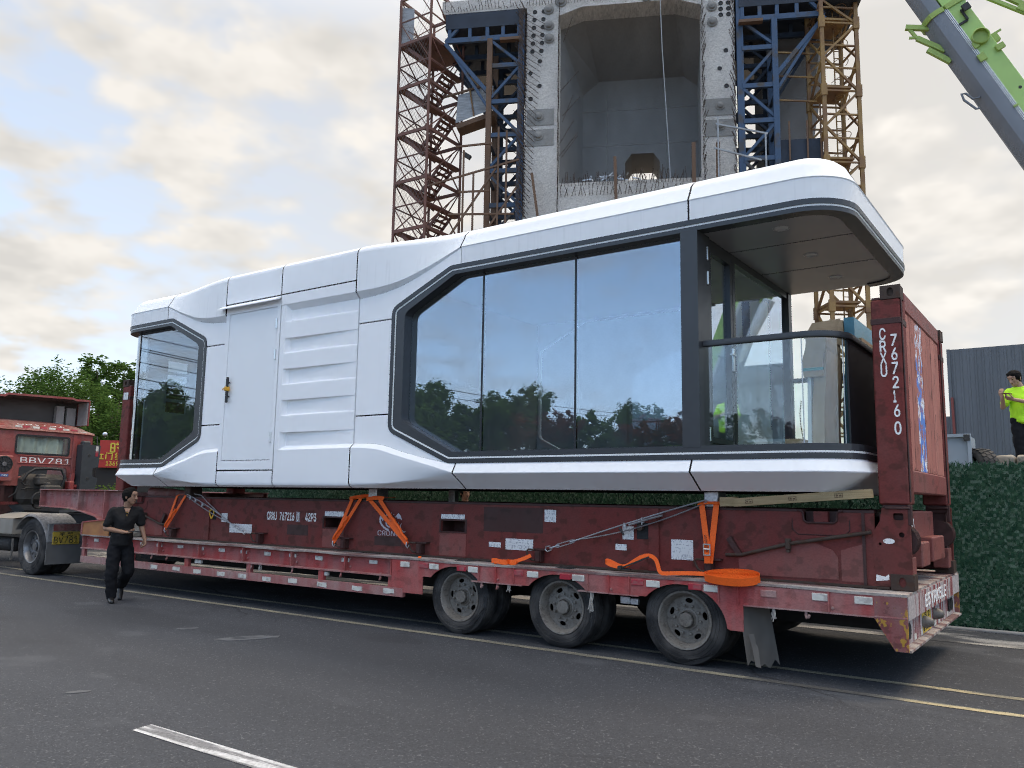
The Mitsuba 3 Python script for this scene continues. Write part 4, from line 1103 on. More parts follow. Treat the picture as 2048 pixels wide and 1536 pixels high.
CX = -5.30
hole = rounded(R(0.73, 1.86, 2.28, 2.685), 0.05)
wallp = P((-0.05, 1.60), (0.84, 1.60), (0.84, 1.98), (0.90, 2.02), (1.80, 2.02), (1.85, 1.98), (1.90, 1.72), (2.06, 1.72), (2.12, 1.80), (2.37, 1.95), (2.38, 2.80), (-0.05, 2.76)).difference(hole)
cab = tk('cab', [plate_x(wallp, CX - 0.06, CX), box(CX - 1.9, CX - 0.06, -0.05, -0.01, 1.2, 2.76), box(CX - 1.9, CX - 0.06, 2.34, 2.38, 1.2, 2.76), box(CX - 1.9, CX - 0.1, 0.0, 2.34, 1.2, 1.26)])
roofrows = []
for y in np.linspace(-0.06, 2.40, 14):
    e = 1 - abs((y - 1.17) / 1.23) ** 5
    roofrows.append([(CX + 0.03, y, 2.775 + 0.02 * e), (CX + 0.025, y, 2.80 + 0.03 * e), (CX - 0.05, y, 2.82 + 0.08 * e), (CX - 0.22, y, 2.84 + 0.15 * e), (CX - 0.7, y, 2.84 + 0.22 * e), (CX - 1.9, y, 2.84 + 0.18 * e)])
tk('roof', grid(np.array(roofrows)), 'cab_worn', smooth=40)
tk('gutter', tube([(CX + 0.035, y, 2.772 + 0.02 * (1 - abs((y - 1.17) / 1.23) ** 5)) for y in np.linspace(-0.05, 2.39, 12)], 0.014, 6), 'cab_red', smooth=50)
win = tk('rear_window', plate_x(hole.buffer(0.012).difference(hole.buffer(-0.028)), CX - 0.01, CX + 0.012), 'black_plastic')
add('pane', quads([(CX - 0.02, 0.74, 2.28), (CX - 0.02, 1.85, 2.28), (CX - 0.02, 1.85, 2.685), (CX - 0.02, 0.74, 2.685)], [[0, 1, 2, 3]]), 'clear_glass', win)
ys = np.linspace(0.75, 1.78, 60)
tk('curtain', grid(np.array([[(CX - 0.10 + 0.025 * math.sin(24 * y) + 0.012 * math.sin(51 * y), y, z) for y in ys] for z in (2.28, 2.45, 2.69)])), 'curtain', smooth=True)
for z in (2.085, 2.245):
    tk('swage', cbox(CX, CX + 0.014, 0.80, 1.93, z - 0.012, z + 0.012, 0.006))
tk('lettering', text_on('BBV781', 0.125, (CX + 0.001, 0.85, 2.085), Y, Z, width=1.06), 'paint_white')
sl = np.array([-0.155, 0, 0.062]); sl /= np.linalg.norm(sl)
tk('lettering', text_on('BBV781', 0.12, (CX - 0.055, 0.76, 2.905), Y, sl, width=0.98), 'paint_white')
for i, (y, mm) in enumerate(((0.68, 'reflector_white'), (0.84, 'reflector_red'), (1.04, 'reflector_white'), (1.20, 'reflector_red'), (1.38, 'reflector_white'), (1.55, 'reflector_red'), (1.68, 'reflector_white'), (1.87, 'reflector_red'), (1.45, 'reflector_white'), (1.66, 'reflector_white'), (2.07, 'reflector_white'), (0.34, 'reflector_white'))):
    z = 2.855 if i < 8 else 2.815
    tk('reflector', turn(box(CX + 0.004, CX + 0.018, y, y + 0.14, z - 0.022, z + 0.022), -14, (0, 1, 0), (CX, y, z)), mm)
tk('pressed_panel', cbox(CX, CX + 0.012, 0.20, 0.62, 2.30, 2.66, 0.010))
tk('pillar', cbox(CX, CX + 0.02, 1.93, 2.03, 1.75, 2.76, 0.01))
# hood over the roof, open to the back
hx0, hx1 = CX - 0.62, CX - 0.10
top = [(0.05, 3.50), (0.47, 3.52), (0.53, 3.565), (1.89, 3.60), (1.97, 3.575), (2.27, 3.585)]
hood = tk('roof_hood', [grid(np.array([[(x, y, z + dz + (x - hx1) * 0.10) for y, z in top] for x, dz in ((hx1 + 0.02, -0.045), (hx1 + 0.02, 0.0), (hx0, 0.0))])), box(hx0, hx1 + 0.01, 2.28, 2.30, 2.99, 3.57), box(hx0, hx1 + 0.01, -0.10, -0.08, 2.9, 3.5)])
add('back_sheet', box(hx0 - 0.05, hx0, -0.1, 2.3, 2.95, 3.54), 'hood_inside', hood)
add('inner_sheet', grid(np.array([[(x, y, z - 0.03 + (x - hx1) * 0.10) for y, z in top] for x in (hx1, hx0)])), 'hood_inside', hood)
add('side_sheet', box(hx0 + 0.1, hx1 - 0.02, 2.25, 2.278, 3.0, 3.53), 'hood_side', hood)
add('stiffener', box(hx0 + 0.02, hx0 + 0.14, 1.75, 1.92, 3.0, 3.42), 'hood_side', hood)
add('stiffener', box(hx0 + 0.02, hx0 + 0.10, 2.0, 2.2, 3.0, 3.40), 'hood_side', hood)
# air conditioner with its fan
ac = tk('air_conditioner', [cbox(CX, CX + 0.28, 0.0, 0.60, 1.68, 2.22, 0.02)])
add('fan_shroud', lathe([(0.0, 0.17), (0.012, 0.165), (0.014, 0.150), (0.004, 0.146), (0.003, 0)], (CX + 0.281, 0.42, 2.04), (1, 0, 0), 28), 'ink_black', ac, smooth=40)
for k in range(10):
    a = k * 2 * math.pi / 10
    add('fan_spoke', bar((CX + 0.292, 0.42 + 0.03 * math.cos(a), 2.04 + 0.03 * math.sin(a)), (CX + 0.292, 0.42 + 0.15 * math.cos(a), 2.04 + 0.15 * math.sin(a)), 0.012, 0.005), 'intake_black', ac)
add('fan_hub', lathe([(0, 0.05), (0.02, 0.045), (0.022, 0)], (CX + 0.282, 0.42, 2.04), (1, 0, 0), 8), 'mudguard_grey', ac)
bd = add('badge', box(CX + 0.281, CX + 0.285, 0.36, 0.52, 1.78, 1.835), 'badge_blue', ac)
add('lettering', text_on('TLRM', 0.035, (CX + 0.2855, 0.385, 1.79), Y, Z, width=0.11), 'paint_white', bd)
# black air intake
def slab(pts, d):
    return plate_x(rounded(P(*pts), 0.03), CX + 0.02, CX + 0.02 + d)
tk('air_intake', [slab([(2.03, 1.45), (2.36, 1.45), (2.43, 1.80), (2.30, 1.84), (2.29, 2.02), (2.42, 2.06), (2.44, 2.54), (2.03, 2.55)], 0.24), cbox(CX + 0.05, CX + 0.2, 2.06, 2.25, 2.5, 2.63, 0.03)], 'intake_black')
for z in (2.30, 1.78):
    tk('intake_dimple', lathe([(0.0, 0.035), (0.003, 0.03), (0.002, 0)], (CX + 0.2605, 2.19, z), (1, 0, 0), 14), 'ink_black')
tk('reflector', box(CX + 0.26, CX + 0.265, 2.33, 2.39, 2.41, 2.52), 'reflector_white')
tk('reflector', box(CX + 0.26, CX + 0.265, 2.33, 2.39, 2.29, 2.41), 'reflector_red')
tk('mirror_lamp', lathe([(-0.05, 0.02), (-0.02, 0.05), (0.0, 0.052), (0.012, 0.03), (0.014, 0)], (CX + 0.1, 2.60, 2.82), (1, -0.3, 0), 16), 'steel', smooth=50)
tk('mirror_arm', tube([(CX - 0.1, 2.38, 2.75), (CX + 0.05, 2.45, 2.75), (CX + 0.08, 2.47, 2.3), (CX + 0.06, 2.46, 1.8)], 0.012, 6), 'ink_black', smooth=60)
# engine space, hoses and frame
tk('engine', [cbox(CX - 0.5, CX + 0.1, 0.85, 1.85, 1.2, 1.86, 0.12), cbox(CX + 0.0, CX + 0.3, 1.12, 1.34, 1.62, 1.80, 0.03), cbox(CX + 0.05, CX + 0.25, 1.16, 1.30, 1.74, 1.86, 0.02)], 'engine_grey')
tk('engine_shroud', tube([(CX - 0.05, 0.84, 1.76), (CX - 0.05, 1.0, 1.80), (CX - 0.05, 1.72, 1.80), (CX - 0.05, 1.84, 1.72)], 0.03, 8), 'cab_red', smooth=50)
for j, (pts, r) in enumerate((([(0.86, 1.70), (0.95, 1.86), (1.10, 1.96), (1.4, 1.98), (1.66, 1.97), (1.74, 1.80), (1.70, 1.60)], 0.032), ([(0.84, 1.68), (0.90, 1.62), (1.0, 1.63)], 0.016), ([(0.86, 1.52), (0.95, 1.55), (1.6, 1.54)], 0.014), ([(0.78, 1.60), (0.74, 1.45), (0.62, 1.35)], 0.014), ([(1.30, 1.70), (1.45, 1.62), (1.62, 1.60), (1.7, 1.55)], 0.014))):
    tk('hose', tube([(CX + 0.16 + 0.02 * math.sin(3 * i), y, z) for i, (y, z) in enumerate(pts)], r, 7), 'ink_black', smooth=60)
tk('valve_block', [cbox(CX + 0.3, CX + 0.55, 1.15, 1.5, 1.38, 1.62, 0.03), cbox(CX + 0.35, CX + 0.5, 1.2, 1.3, 1.60, 1.68, 0.02)], 'engine_grey')
tk('spare_coil', tube([(CX + 0.7, 0.98 + 0.14 * math.cos(a), 1.30 + 0.16 * math.sin(a)) for a in np.linspace(0, 12.5, 40)], 0.022, 6), 'ink_black', smooth=60)
tk('leg_bracket', [bar((CX + 0.05, 1.95, 1.9), (CX + 0.1, 1.9, 1.55), 0.08, 0.1), rod((CX + 0.1, 1.85, 1.6), (CX + 0.1, 2.05, 1.6), 0.05, 10), cbox(CX, CX + 0.2, 1.83, 1.95, 1.5, 1.72, 0.02)], 'cab_red')
tk('wing_panel', [box(CX - 0.4, CX - 0.1, -0.05, 0.82, 0.95, 1.62), box(CX + 0.06, CX + 0.1, 0.0, 0.55, 1.28, 1.60)], 'rack_dark')
for y in (0.75, 1.55):
    tk('frame_rail', box(-7.2, -1.2, y, y + 0.09, 0.80, 1.06), 'chassis_black')
tk('fifth_wheel', [quads([(-3.0, 0.62, 1.14), (-1.9, 0.62, 1.20), (-1.9, 1.75, 1.20), (-3.0, 1.75, 1.14), (-3.0, 0.62, 1.08), (-1.9, 0.62, 1.14), (-1.9, 1.75, 1.14), (-3.0, 1.75, 1.08)], [[0, 1, 2, 3], [4, 7, 6, 5], [0, 4, 5, 1], [1, 5, 6, 2], [2, 6, 7, 3], [3, 7, 4, 0]])], 'engine_grey')
tk('step_plate', [quads([(-4.75, 0.45, 1.20), (-4.3, 0.5, 1.22), (-4.35, 0.62, 1.05), (-4.65, 0.55, 1.05)], [[0, 1, 2, 3]]), quads([(-4.8, 0.42, 1.20), (-4.28, 0.48, 1.235), (-4.32, 0.9, 1.24), (-4.8, 0.9, 1.21)], [[0, 1, 2, 3]])], 'intake_black')
tk('battery_box', cbox(-4.6, -3.48, 0.0, 0.7, 0.665, 0.965, 0.015), 'tank_grey')
tk('box_lid', quads([(-4.6, 0.0, 0.967), (-3.48, 0.0, 0.967), (-3.1, 0.55, 1.07), (-4.6, 0.55, 1.07)], [[0, 1, 2, 3]]), 'tank_grey')
tk('air_tank', lathe([(0, 0.0), (0.02, 0.10), (0.06, 0.14), (0.7, 0.14), (0.74, 0.10), (0.76, 0)], (-3.75, 0.25, 0.46), (-1, 0, 0), 20), 'chassis_black', smooth=40)
# driven wheels, mudguard with plate
mat('rim_steel', lambda p, n, uv: mi.Color3f(0.20, 0.20, 0.205) * (0.6 + 0.7 * fbm(p.x * 8, p.y * 8, p.z * 8, 3)), 0.35, 0.7)
for sy in (-1, 1):
    yo = -0.04 if sy < 0 else 2.48
    wheel(TRUCK, (-2.33, yo, 0.50), 0.505, 0.26, 0.285, sy, 0.06, rimm='rim_steel', holes=8)
    add('wheel', lathe(tyre_profile(0.505, 0.26, 0.285), (-2.33, yo - sy * 0.32, 0.50), (0, 1, 0), 36), 'tyre', TRUCK, smooth=35)
    wheel(TRUCK, (-5.9, yo + (0.1 if sy < 0 else -0.1), 0.50), 0.505, 0.26, 0.285, sy, 0.06, rimm='rim_steel', holes=8)
a = np.linspace(-2.62, -0.25, 16)
for y0 in (-0.22, 1.98):
    arch = np.array([[(-2.33 + 0.62 * math.cos(-t) * (1.0 if math.cos(-t) < 0 else 1.12), y, 0.48 + 0.60 * math.sin(-t) * (1 + 0.02 * math.sin(20 * y))) for y in (y0, y0 + 0.02, y0 + 0.3, y0 + 0.60, y0 + 0.62)] for t in a])
    arch[:, 0, 2] -= 0.05
    arch[:, -1, 2] -= 0.05
    mg = tk('mudguard', grid(arch), 'mudguard_grey', smooth=45)
    tk('mudflap', box(-1.665, -1.65, y0 - 0.02 + 0.02, y0 + 0.64, 0.22, 0.78), 'flap_grey')
    tk('mudguard_plate', cbox(-1.68, -1.64, y0 + 0.0, y0 + 0.62, 0.60, 0.93, 0.01), 'mudguard_grey')
tk('mudguard_band', box(-1.639, -1.632, -0.13, 0.40, 0.80, 0.915), 'cab_worn')
nb = tk('number_plate', cbox(-1.639, -1.628, -0.14, 0.34, 0.565, 0.785, 0.004), 'plate_yellow', label='yellow number plate reading BV781')
add('lettering', text_on('BV781', 0.115, (-1.6275, -0.115, 0.585), Y, Z, width=0.42), 'ink_black', nb)
add('lettering', [box(-1.6275, -1.625, y0_, y0_ + w_, z_, z_ + 0.008) for y0_, w_, z_ in ((-0.02, 0.09, 0.765), (-0.01, 0.07, 0.748), (-0.02, 0.09, 0.731), (0.01, 0.03, 0.715), (0.13, 0.07, 0.765), (0.13, 0.07, 0.742), (0.12, 0.09, 0.716))]
    + [box(-1.6275, -1.625, y0_, y0_ + 0.008, z_, z_ + h_) for y0_, z_, h_ in ((0.02, 0.71, 0.06), (0.13, 0.742, 0.03), (0.192, 0.742, 0.03), (0.12, 0.70, 0.02), (0.20, 0.70, 0.02))], 'ink_black', nb, kind='stuff')
for k in range(3):
    r_ = np.random.default_rng(40 + k)
    pts = [(-2.93 + 0.02 * k, -0.22, 0.62)]
    for i in range(7):
        pts.append((pts[-1][0] + 0.03 * (r_.random() - 0.6), -0.22 + 0.02 * (r_.random() - 0.5), pts[-1][2] - 0.055))
    tk('rubber_strip', tube(pts, 0.012, 5), 'rubber_flap', smooth=60)
# ================================================================== lashings
def web_fn(p, n, uv):
    w = 0.85 + 0.3 * noise(p.x * 180, p.y * 180, p.z * 180)
    return mi.Color3f(0.78, 0.115, 0.012) * w


mat('orange_web', web_fn, 0.6, spec=0.3, sheen=0.3)
mat('wire_rope', lambda p, n, uv: mi.Color3f(0.42, 0.42, 0.43) * (0.6 + 0.6 * noise(p.x * 150, p.y * 150, p.z * 150)), 0.4, 0.7)


def ribbon(pts, w, side, t=0.004):
    """A webbing band of width w through the points; side gives the direction of its width."""
    p = np.asarray(pts, float)
    side = np.asarray(side, float)
    if side.ndim == 1:
        side = np.repeat(side[None], len(p), 0)
    tg = np.gradient(p, axis=0)
    tg /= np.linalg.norm(tg, axis=1, keepdims=True)
    s = side - tg * (side * tg).sum(1, keepdims=True)
    s /= np.linalg.norm(s, axis=1, keepdims=True)
    nn = np.cross(tg, s)
    rows = np.stack([p + s * w / 2 + nn * t / 2, p - s * w / 2 + nn * t / 2, p - s * w / 2 - nn * t / 2, p + s * w / 2 - nn * t / 2], 1)
    return grid(rows, wrap=True, caps=True)


def between(a, b, n=6, bow=(0, 0, 0)):
    a, b, bow = np.asarray(a, float), np.asarray(b, float), np.asarray(bow, float)
    t = np.linspace(0, 1, n)[:, None]
    return a * (1 - t) + b * t + bow * (4 * t * (1 - t))


def strap(label, tops, foot, w=0.052, buckle=None):
    k = thing('ratchet_strap', label, 'strap', None)
    for i, tp in enumerate(tops):
        ft = np.array(foot) + np.array([0.012 * (i - 0.5), -0.006 * i, 0.0])
        add('band', ribbon(between(tp, ft, 7, (0, 0, 0)), w, X), 'orange_web', k)
        add('loop', ribbon([np.array(tp) + (0, 0, 0.0), np.array(tp) + (0, 0.04, 0.02), np.array(tp) + (0.01, 0.25, 0.03)], w, X), 'orange_web', k)
    m = np.array(tops[1]) * 0.55 + np.array(foot) * 0.45
    add('knotted_end', [tube(between(m + (0, -0.01, 0.03), np.array(foot) + (0.01, -0.02, 0.05), 8, (0.02, -0.02, 0.0)) + 0.006 * np.random.default_rng(5).normal(size=(8, 3)), 0.017, 6)], 'orange_web', k, smooth=60)
    add('hook', tube([np.array(foot) + (0, -0.01, 0.02), np.array(foot) + (0.0, -0.02, -0.02), np.array(foot) + (0.015, -0.01, -0.05), np.array(foot) + (0.03, -0.0, -0.02)], 0.008, 6), 'galvanised', k, smooth=60)
    return k


strap('orange ratchet strap nearest the walking man, hung in a narrow V under the house', [(1.80, -0.005, 1.452), (2.03, -0.01, 1.462)], (1.70, -0.10, 0.945))
strap('orange ratchet strap leaning left, first of the crossed pair beside the silver emblem', [(5.64, -0.01, 1.462), (5.80, -0.02, 1.466)], (5.44, -0.115, 0.905))
strap('orange ratchet strap leaning right, in front of the silver emblem', [(5.95, -0.01, 1.455), (6.13, -0.02, 1.46)], (6.70, -0.115, 0.945))
lk = [k for k in labels if k.startswith('ratchet_strap')]
for (a, b), k in zip((((5.58, 0.0, 1.462), (5.92, 0.10, 1.50)), ((5.90, -0.02, 1.458), (6.20, -0.02, 1.475))), lk[1:]):
    add('tied_band', ribbon(between(a, b, 8, (0, 0, 0.012)), 0.05, (0, 0.3, 1)), 'orange_web', k)
s4 = thing('ratchet_strap', 'orange ratchet strap with metal buckle hanging straight down below the right end of the house', 'strap')
add('band', ribbon(between((10.37, -0.03, 1.47), (10.46, -0.12, 1.02), 7), 0.055, X), 'orange_web', s4)
add('band', ribbon(between((10.515, -0.03, 1.475), (10.475, -0.115, 0.93), 7), 0.058, X), 'orange_web', s4)
add('band', ribbon(between((10.452, -0.125, 1.05), (10.455, -0.125, 0.93), 4), 0.06, X), 'orange_web', s4)
add('loop', ribbon(between((10.33, -0.02, 1.478), (10.56, -0.02, 1.485), 8, (0, -0.01, 0.008)), 0.05, (0, 1, 0.5)), 'orange_web', s4)
for p0 in ((10.37, -0.03, 1.47), (10.515, -0.03, 1.475)):
    add('loop', ribbon([np.array(p0), np.array(p0) + (0, 0.04, 0.02), np.array(p0) + (0.01, 0.25, 0.03)], 0.055, X), 'orange_web', s4)
bf = R(-0.036, 0.036, -0.055, 0.055).difference(R(-0.026, 0.026, -0.043, 0.043))
add('buckle', [shift(plate_y(rounded(bf, 0.003), -0.008, 0.0), (10.455, -0.130, 1.055)), rod((10.425, -0.135, 1.06), (10.485, -0.135, 1.06), 0.006, 6)], 'steel', s4)
# small dark marks woven into the band
dirv = np.array([10.46 - 10.37, -0.09, 1.02 - 1.47]); dirv /= np.linalg.norm(dirv)
sd = np.cross([0, -1, 0], dirv); sd /= np.linalg.norm(sd)
add('lettering', text_on('GOODEASES', 0.022, np.array([10.428, -0.094, 1.19]) - sd * 0.011 + (0, -0.010, 0), dirv, np.cross(np.array([0, -1.0, 0]), dirv), width=0.16), 'ink_black', s4)
# webbing lying on the deck edge
w1 = [(8.02 + 0.33 * t + 0.03 * math.sin(14 * t), -0.235 + 0.035 * math.sin(9 * t + 1), 0.825 + 0.006 * math.sin(20 * t)) for t in np.linspace(0, 1, 24)]
w2 = [(8.36 - 0.30 * t, -0.20 + 0.03 * math.sin(7 * t), 0.825) for t in np.linspace(0, 1, 16)]
w3 = [(8.28, -0.215, 0.825), (8.35, -0.20, 0.84), (8.42, -0.15, 0.87), (8.47, -0.11, 0.90)]
k = solo('loose_webbing', [ribbon(w1, 0.05, (0, 0.2, 1)), ribbon(w2, 0.045, (0, 0.4, 1)), ribbon(w3, 0.04, (0, 0.4, 1))], 'orange_web', 'crumpled orange webbing lying on the deck edge between the first two wheels', 'strap', smooth=60)
solo('webbing_scrap', ribbon([(7.00, -0.25, 0.81), (7.02, -0.25, 0.812), (7.045, -0.25, 0.81)], 0.025, (0, 0.5, 1)), 'orange_web', 'tiny orange scrap of webbing lying on the deck edge left of the front wheel', 'strap')
k = thing('webbing_coil', 'orange webbing coil on the deck edge at the rear with a loose tail', 'strap')
c = np.array([10.735, -0.255])
sp = []
for t in np.linspace(0, 1, 260):
    a = 2 * math.pi * 16 * t
    r_ = 0.03 + 0.215 * t
    sp.append((c[0] + r_ * math.cos(a), c[1] + 0.62 * r_ * math.sin(a), 0.842))
tilt = lambda m_: turn(m_, 11, (1, 0, 0), (c[0], c[1] + 0.05, 0.842))
add('coil', tilt(ribbon(sp, 0.062, Z, 0.0035)), 'orange_web', k)
rim = [(c[0] + 0.25 * math.cos(a), c[1] + 0.155 * math.sin(a), 0.842 + 0.004 * math.sin(2 * a)) for a in np.linspace(-3.3, 2.9, 50)]
add('outer_turn', tilt(ribbon(rim, 0.070, Z, 0.004)), 'orange_web', k, smooth=60)
tail = [(10.50, -0.26, 0.842), (10.38, -0.255, 0.84), (10.24, -0.25, 0.838), (10.10, -0.25, 0.825), (10.03, -0.245, 0.82), (10.02, -0.24, 0.86), (10.00, -0.235, 0.92), (9.95, -0.22, 0.965), (9.87, -0.20, 0.97), (9.80, -0.19, 0.955), (9.72, -0.20, 0.905), (9.66, -0.21, 0.865), (9.58, -0.20, 0.86), (9.50, -0.19, 0.885), (9.44, -0.19, 0.915), (9.42, -0.20, 0.90), (9.44, -0.21, 0.875), (9.52, -0.22, 0.865), (9.60, -0.22, 0.855)]
from scipy.interpolate import splprep, splev
tck, _ = splprep(np.array(tail).T, s=0.0008)
tl = np.array(splev(np.linspace(0, 1, 90), tck)).T
wv = np.repeat([[0.0, 0.25, 1.0]], 90, 0)
add('tail', ribbon(tl, 0.038, wv), 'orange_web', k, smooth=60)
k = solo('ratchet_buckle', [bar((9.62, -0.20, 0.845), (9.86, -0.17, 0.955), 0.035, 0.014), bar((9.63, -0.24, 0.85), (9.90, -0.20, 0.965), 0.03, 0.012), rod((9.60, -0.25, 0.845), (9.60, -0.16, 0.845), 0.022, 10), bar((9.58, -0.22, 0.835), (9.70, -0.20, 0.83), 0.06, 0.012)], 'ink_black', 'black strap ratchet lying in the orange webbing on the deck edge', 'ratchet')
# wire ropes with turnbuckles
def wire(label, top, foot, sag, clips, tb_len, split):
    k = thing('wire_lashing', label, 'wire rope')
    top, foot = np.array(top, float), np.array(foot, float)
    d = (top - foot) / np.linalg.norm(top - foot)
    tbe = foot + d * tb_len
    for s in (-1, 1):
        add('rope', tube(between(tbe, top + (0, 0.0, 0.012 * s), 14, (0, -0.006 * s, split * s - sag)), 0.0075, 6), 'wire_rope', k, smooth=60)
    nrm = np.cross(d, Y)
    nrm /= np.linalg.norm(nrm)
    a, b = foot + d * 0.10, tbe - d * 0.02
    for s in (-1, 1):
        add('turnbuckle_side', tube([a, a + d * 0.03 + nrm * s * 0.016, b - d * 0.05 + nrm * s * 0.016, b - d * 0.02], 0.006, 6), 'galvanised', k, smooth=60)
    add('turnbuckle_screw', [rod(foot + d * 0.04, a + d * 0.06, 0.009, 8), rod(b - d * 0.09, tbe + d * 0.02, 0.009, 8)], 'galvanised', k, kind='stuff')
    add('shackle', tube([foot + d * 0.05 + nrm * 0.02, foot + d * 0.0 + nrm * 0.028, foot - d * 0.02, foot - nrm * 0.028, foot + d * 0.05 - nrm * 0.02, foot + d * 0.07], 0.008, 6), 'galvanised', k, smooth=60)
    for t in clips:
        c = tbe * (1 - t) + top * t + (0, 0, split * 4 * t * (1 - t) * 0.4 - sag * 4 * t * (1 - t))
        add('rope_clip', [cbox(*np.ravel(np.c_[c - (0.014, 0.02, 0.02), c + (0.014, 0.016, 0.02)]), 0.004), rod(c + (0, -0.02, -0.035), c + (0, -0.02, 0.035), 0.006, 6)], 'galvanised', k)
    return k


k = wire('doubled wire rope with turnbuckle slanting up to the house left of the rightmost strap', (10.42, -0.03, 1.505), (8.665, -0.10, 0.975), 0.02, (0.38, 0.52), 0.40, 0.03)
add('clamp_bar', rod((9.52, -0.09, 1.225), (9.57, -0.09, 1.155), 0.010, 6), 'ink_black', k)
add('tension_sleeve', tube([(9.62, -0.08, 1.255), (9.85, -0.075, 1.325), (9.98, -0.07, 1.36)], 0.012, 6), 'galvanised', k, smooth=60)
k = wire('doubled wire rope with turnbuckle slanting down from the left end of the house', (2.08, -0.02, 1.47), (3.63, -0.10, 0.965), 0.0, (0.62, 0.78, 0.9), 0.36, 0.03)
add('rope', tube([(2.25, -0.01, 1.49), (2.45, -0.02, 1.47), (2.62, -0.04, 1.38), (2.95, -0.06, 1.22), (3.15, -0.07, 1.13)], 0.006, 6), 'wire_rope', k, smooth=60)
# ================================================================== the unfinished bridge, its falsework and access towers
BO = np.array([-3.8, 26.3, 0.0])
E1 = np.array([0.90032, 0.43523, 0.0])
E2 = np.array([-0.43523, 0.90032, 0.0])


def B(u, v, z):
    return BO + E1 * u + E2 * v + np.array([0, 0, z])


def Bm(m):
    """Moves a mesh from the bridge's own axes (along the face, away, up) into the world."""
    v = m.vertices
    m.vertices = BO + v[:, :1] * E1 + v[:, 1:2] * E2 + v[:, 2:] * np.array([0, 0, 1.0])
    return m


def concrete(base, rough_amount):
    def fn(p, n, uv):
        u = p.x * 0.9 + p.y * 0.435
        pit = fbm(u * 17, p.y * 4, p.z * 17, 4)
        fine = noise(u * 34, p.y * 9, p.z * 34)
        stain = fbm(u * 0.8, p.y * 0.5, p.z * 0.25, 4)
        c = mi.Color3f(base) * (0.70 + 0.6 * stain)
        return c * (1 - rough_amount + rough_amount * (0.35 + 0.7 * pit + 0.5 * fine))
    return fn


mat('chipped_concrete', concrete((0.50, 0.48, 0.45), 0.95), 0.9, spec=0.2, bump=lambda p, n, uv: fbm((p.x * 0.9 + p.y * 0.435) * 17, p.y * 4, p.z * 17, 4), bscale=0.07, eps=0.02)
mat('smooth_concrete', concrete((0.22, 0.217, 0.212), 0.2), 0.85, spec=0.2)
mat('patch_concrete', concrete((0.23, 0.225, 0.215), 0.5), 0.9, spec=0.2)
mat('rebar', lambda p, n, uv: mi.Color3f(0.060, 0.042, 0.034) * (0.6 + 0.8 * noise(p.x * 9, p.y * 9, p.z * 9)), 0.8)
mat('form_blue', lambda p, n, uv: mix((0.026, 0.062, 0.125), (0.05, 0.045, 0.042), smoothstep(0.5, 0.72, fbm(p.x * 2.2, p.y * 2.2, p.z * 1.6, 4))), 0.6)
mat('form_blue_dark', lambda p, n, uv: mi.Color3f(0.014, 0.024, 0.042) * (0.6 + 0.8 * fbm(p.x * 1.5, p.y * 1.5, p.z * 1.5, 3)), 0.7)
mat('rust_pipe', lambda p, n, uv: mix((0.15, 0.082, 0.045), (0.085, 0.052, 0.035), fbm(p.x * 3, p.y * 3, p.z * 1.5, 3)), 0.75)
mat('stair_red', lambda p, n, uv: mix((0.155, 0.058, 0.042), (0.095, 0.055, 0.042), fbm(p.x * 3, p.y * 3, p.z * 2, 3)), 0.7)
mat('tower_yellow', lambda p, n, uv: mix((0.25, 0.150, 0.050), (0.16, 0.085, 0.04), smoothstep(0.35, 0.7, fbm(p.x * 2, p.y * 2, p.z * 1.3, 3))), 0.65)
mat('mesh_wire', (0.17, 0.155, 0.145), 0.6, 0.4)
mat('mesh_grey', lambda p, n, uv: mi.Color3f(0.30, 0.32, 0.34) * (0.7 + 0.5 * noise(p.x * 4, p.y * 4, p.z * 14)), 0.7)

BR = thing('bridge_girder', 'huge unfinished grey concrete box girder with an open dark cell, high behind the house', 'bridge')


def br(name, mesh, m='smooth_concrete', parent=None, smooth=False, **kw):
    return add(name, Bm(mesh if not isinstance(mesh, list) else cat(mesh)), m, parent or BR, smooth=smooth, **kw)


cell = P((-3.48, 16.65), (-3.44, 25.35), (-2.24, 25.75), (2.3, 25.75), (3.52, 25.35), (3.44, 16.65))
br('web', plate_y(P((-5.12, 12.0), (-5.02, 25.9), (-3.44, 25.9), (-3.44, 25.35), (-3.48, 14.4), (-3.48, 12.0)), 0.0, 1.3), 'chipped_concrete')
br('web', plate_y(P((3.44, 12.0), (3.52, 25.9), (5.05, 25.9), (5.0, 12.0)), 0.0, 1.3), 'chipped_concrete')
br('bottom_slab', plate_y(R(-3.48, 3.44, 14.4, 16.62), 0.003, 1.3), 'chipped_concrete')
br('top_slab', plate_y(P((-3.44, 25.35), (-2.24, 25.75), (2.3, 25.75), (3.52, 25.35), (3.52, 25.9), (9.6, 25.9), (9.6, 26.6), (-9.4, 26.6), (-9.4, 25.9), (-3.44, 25.9)), -0.003, 1.3), 'chipped_concrete')
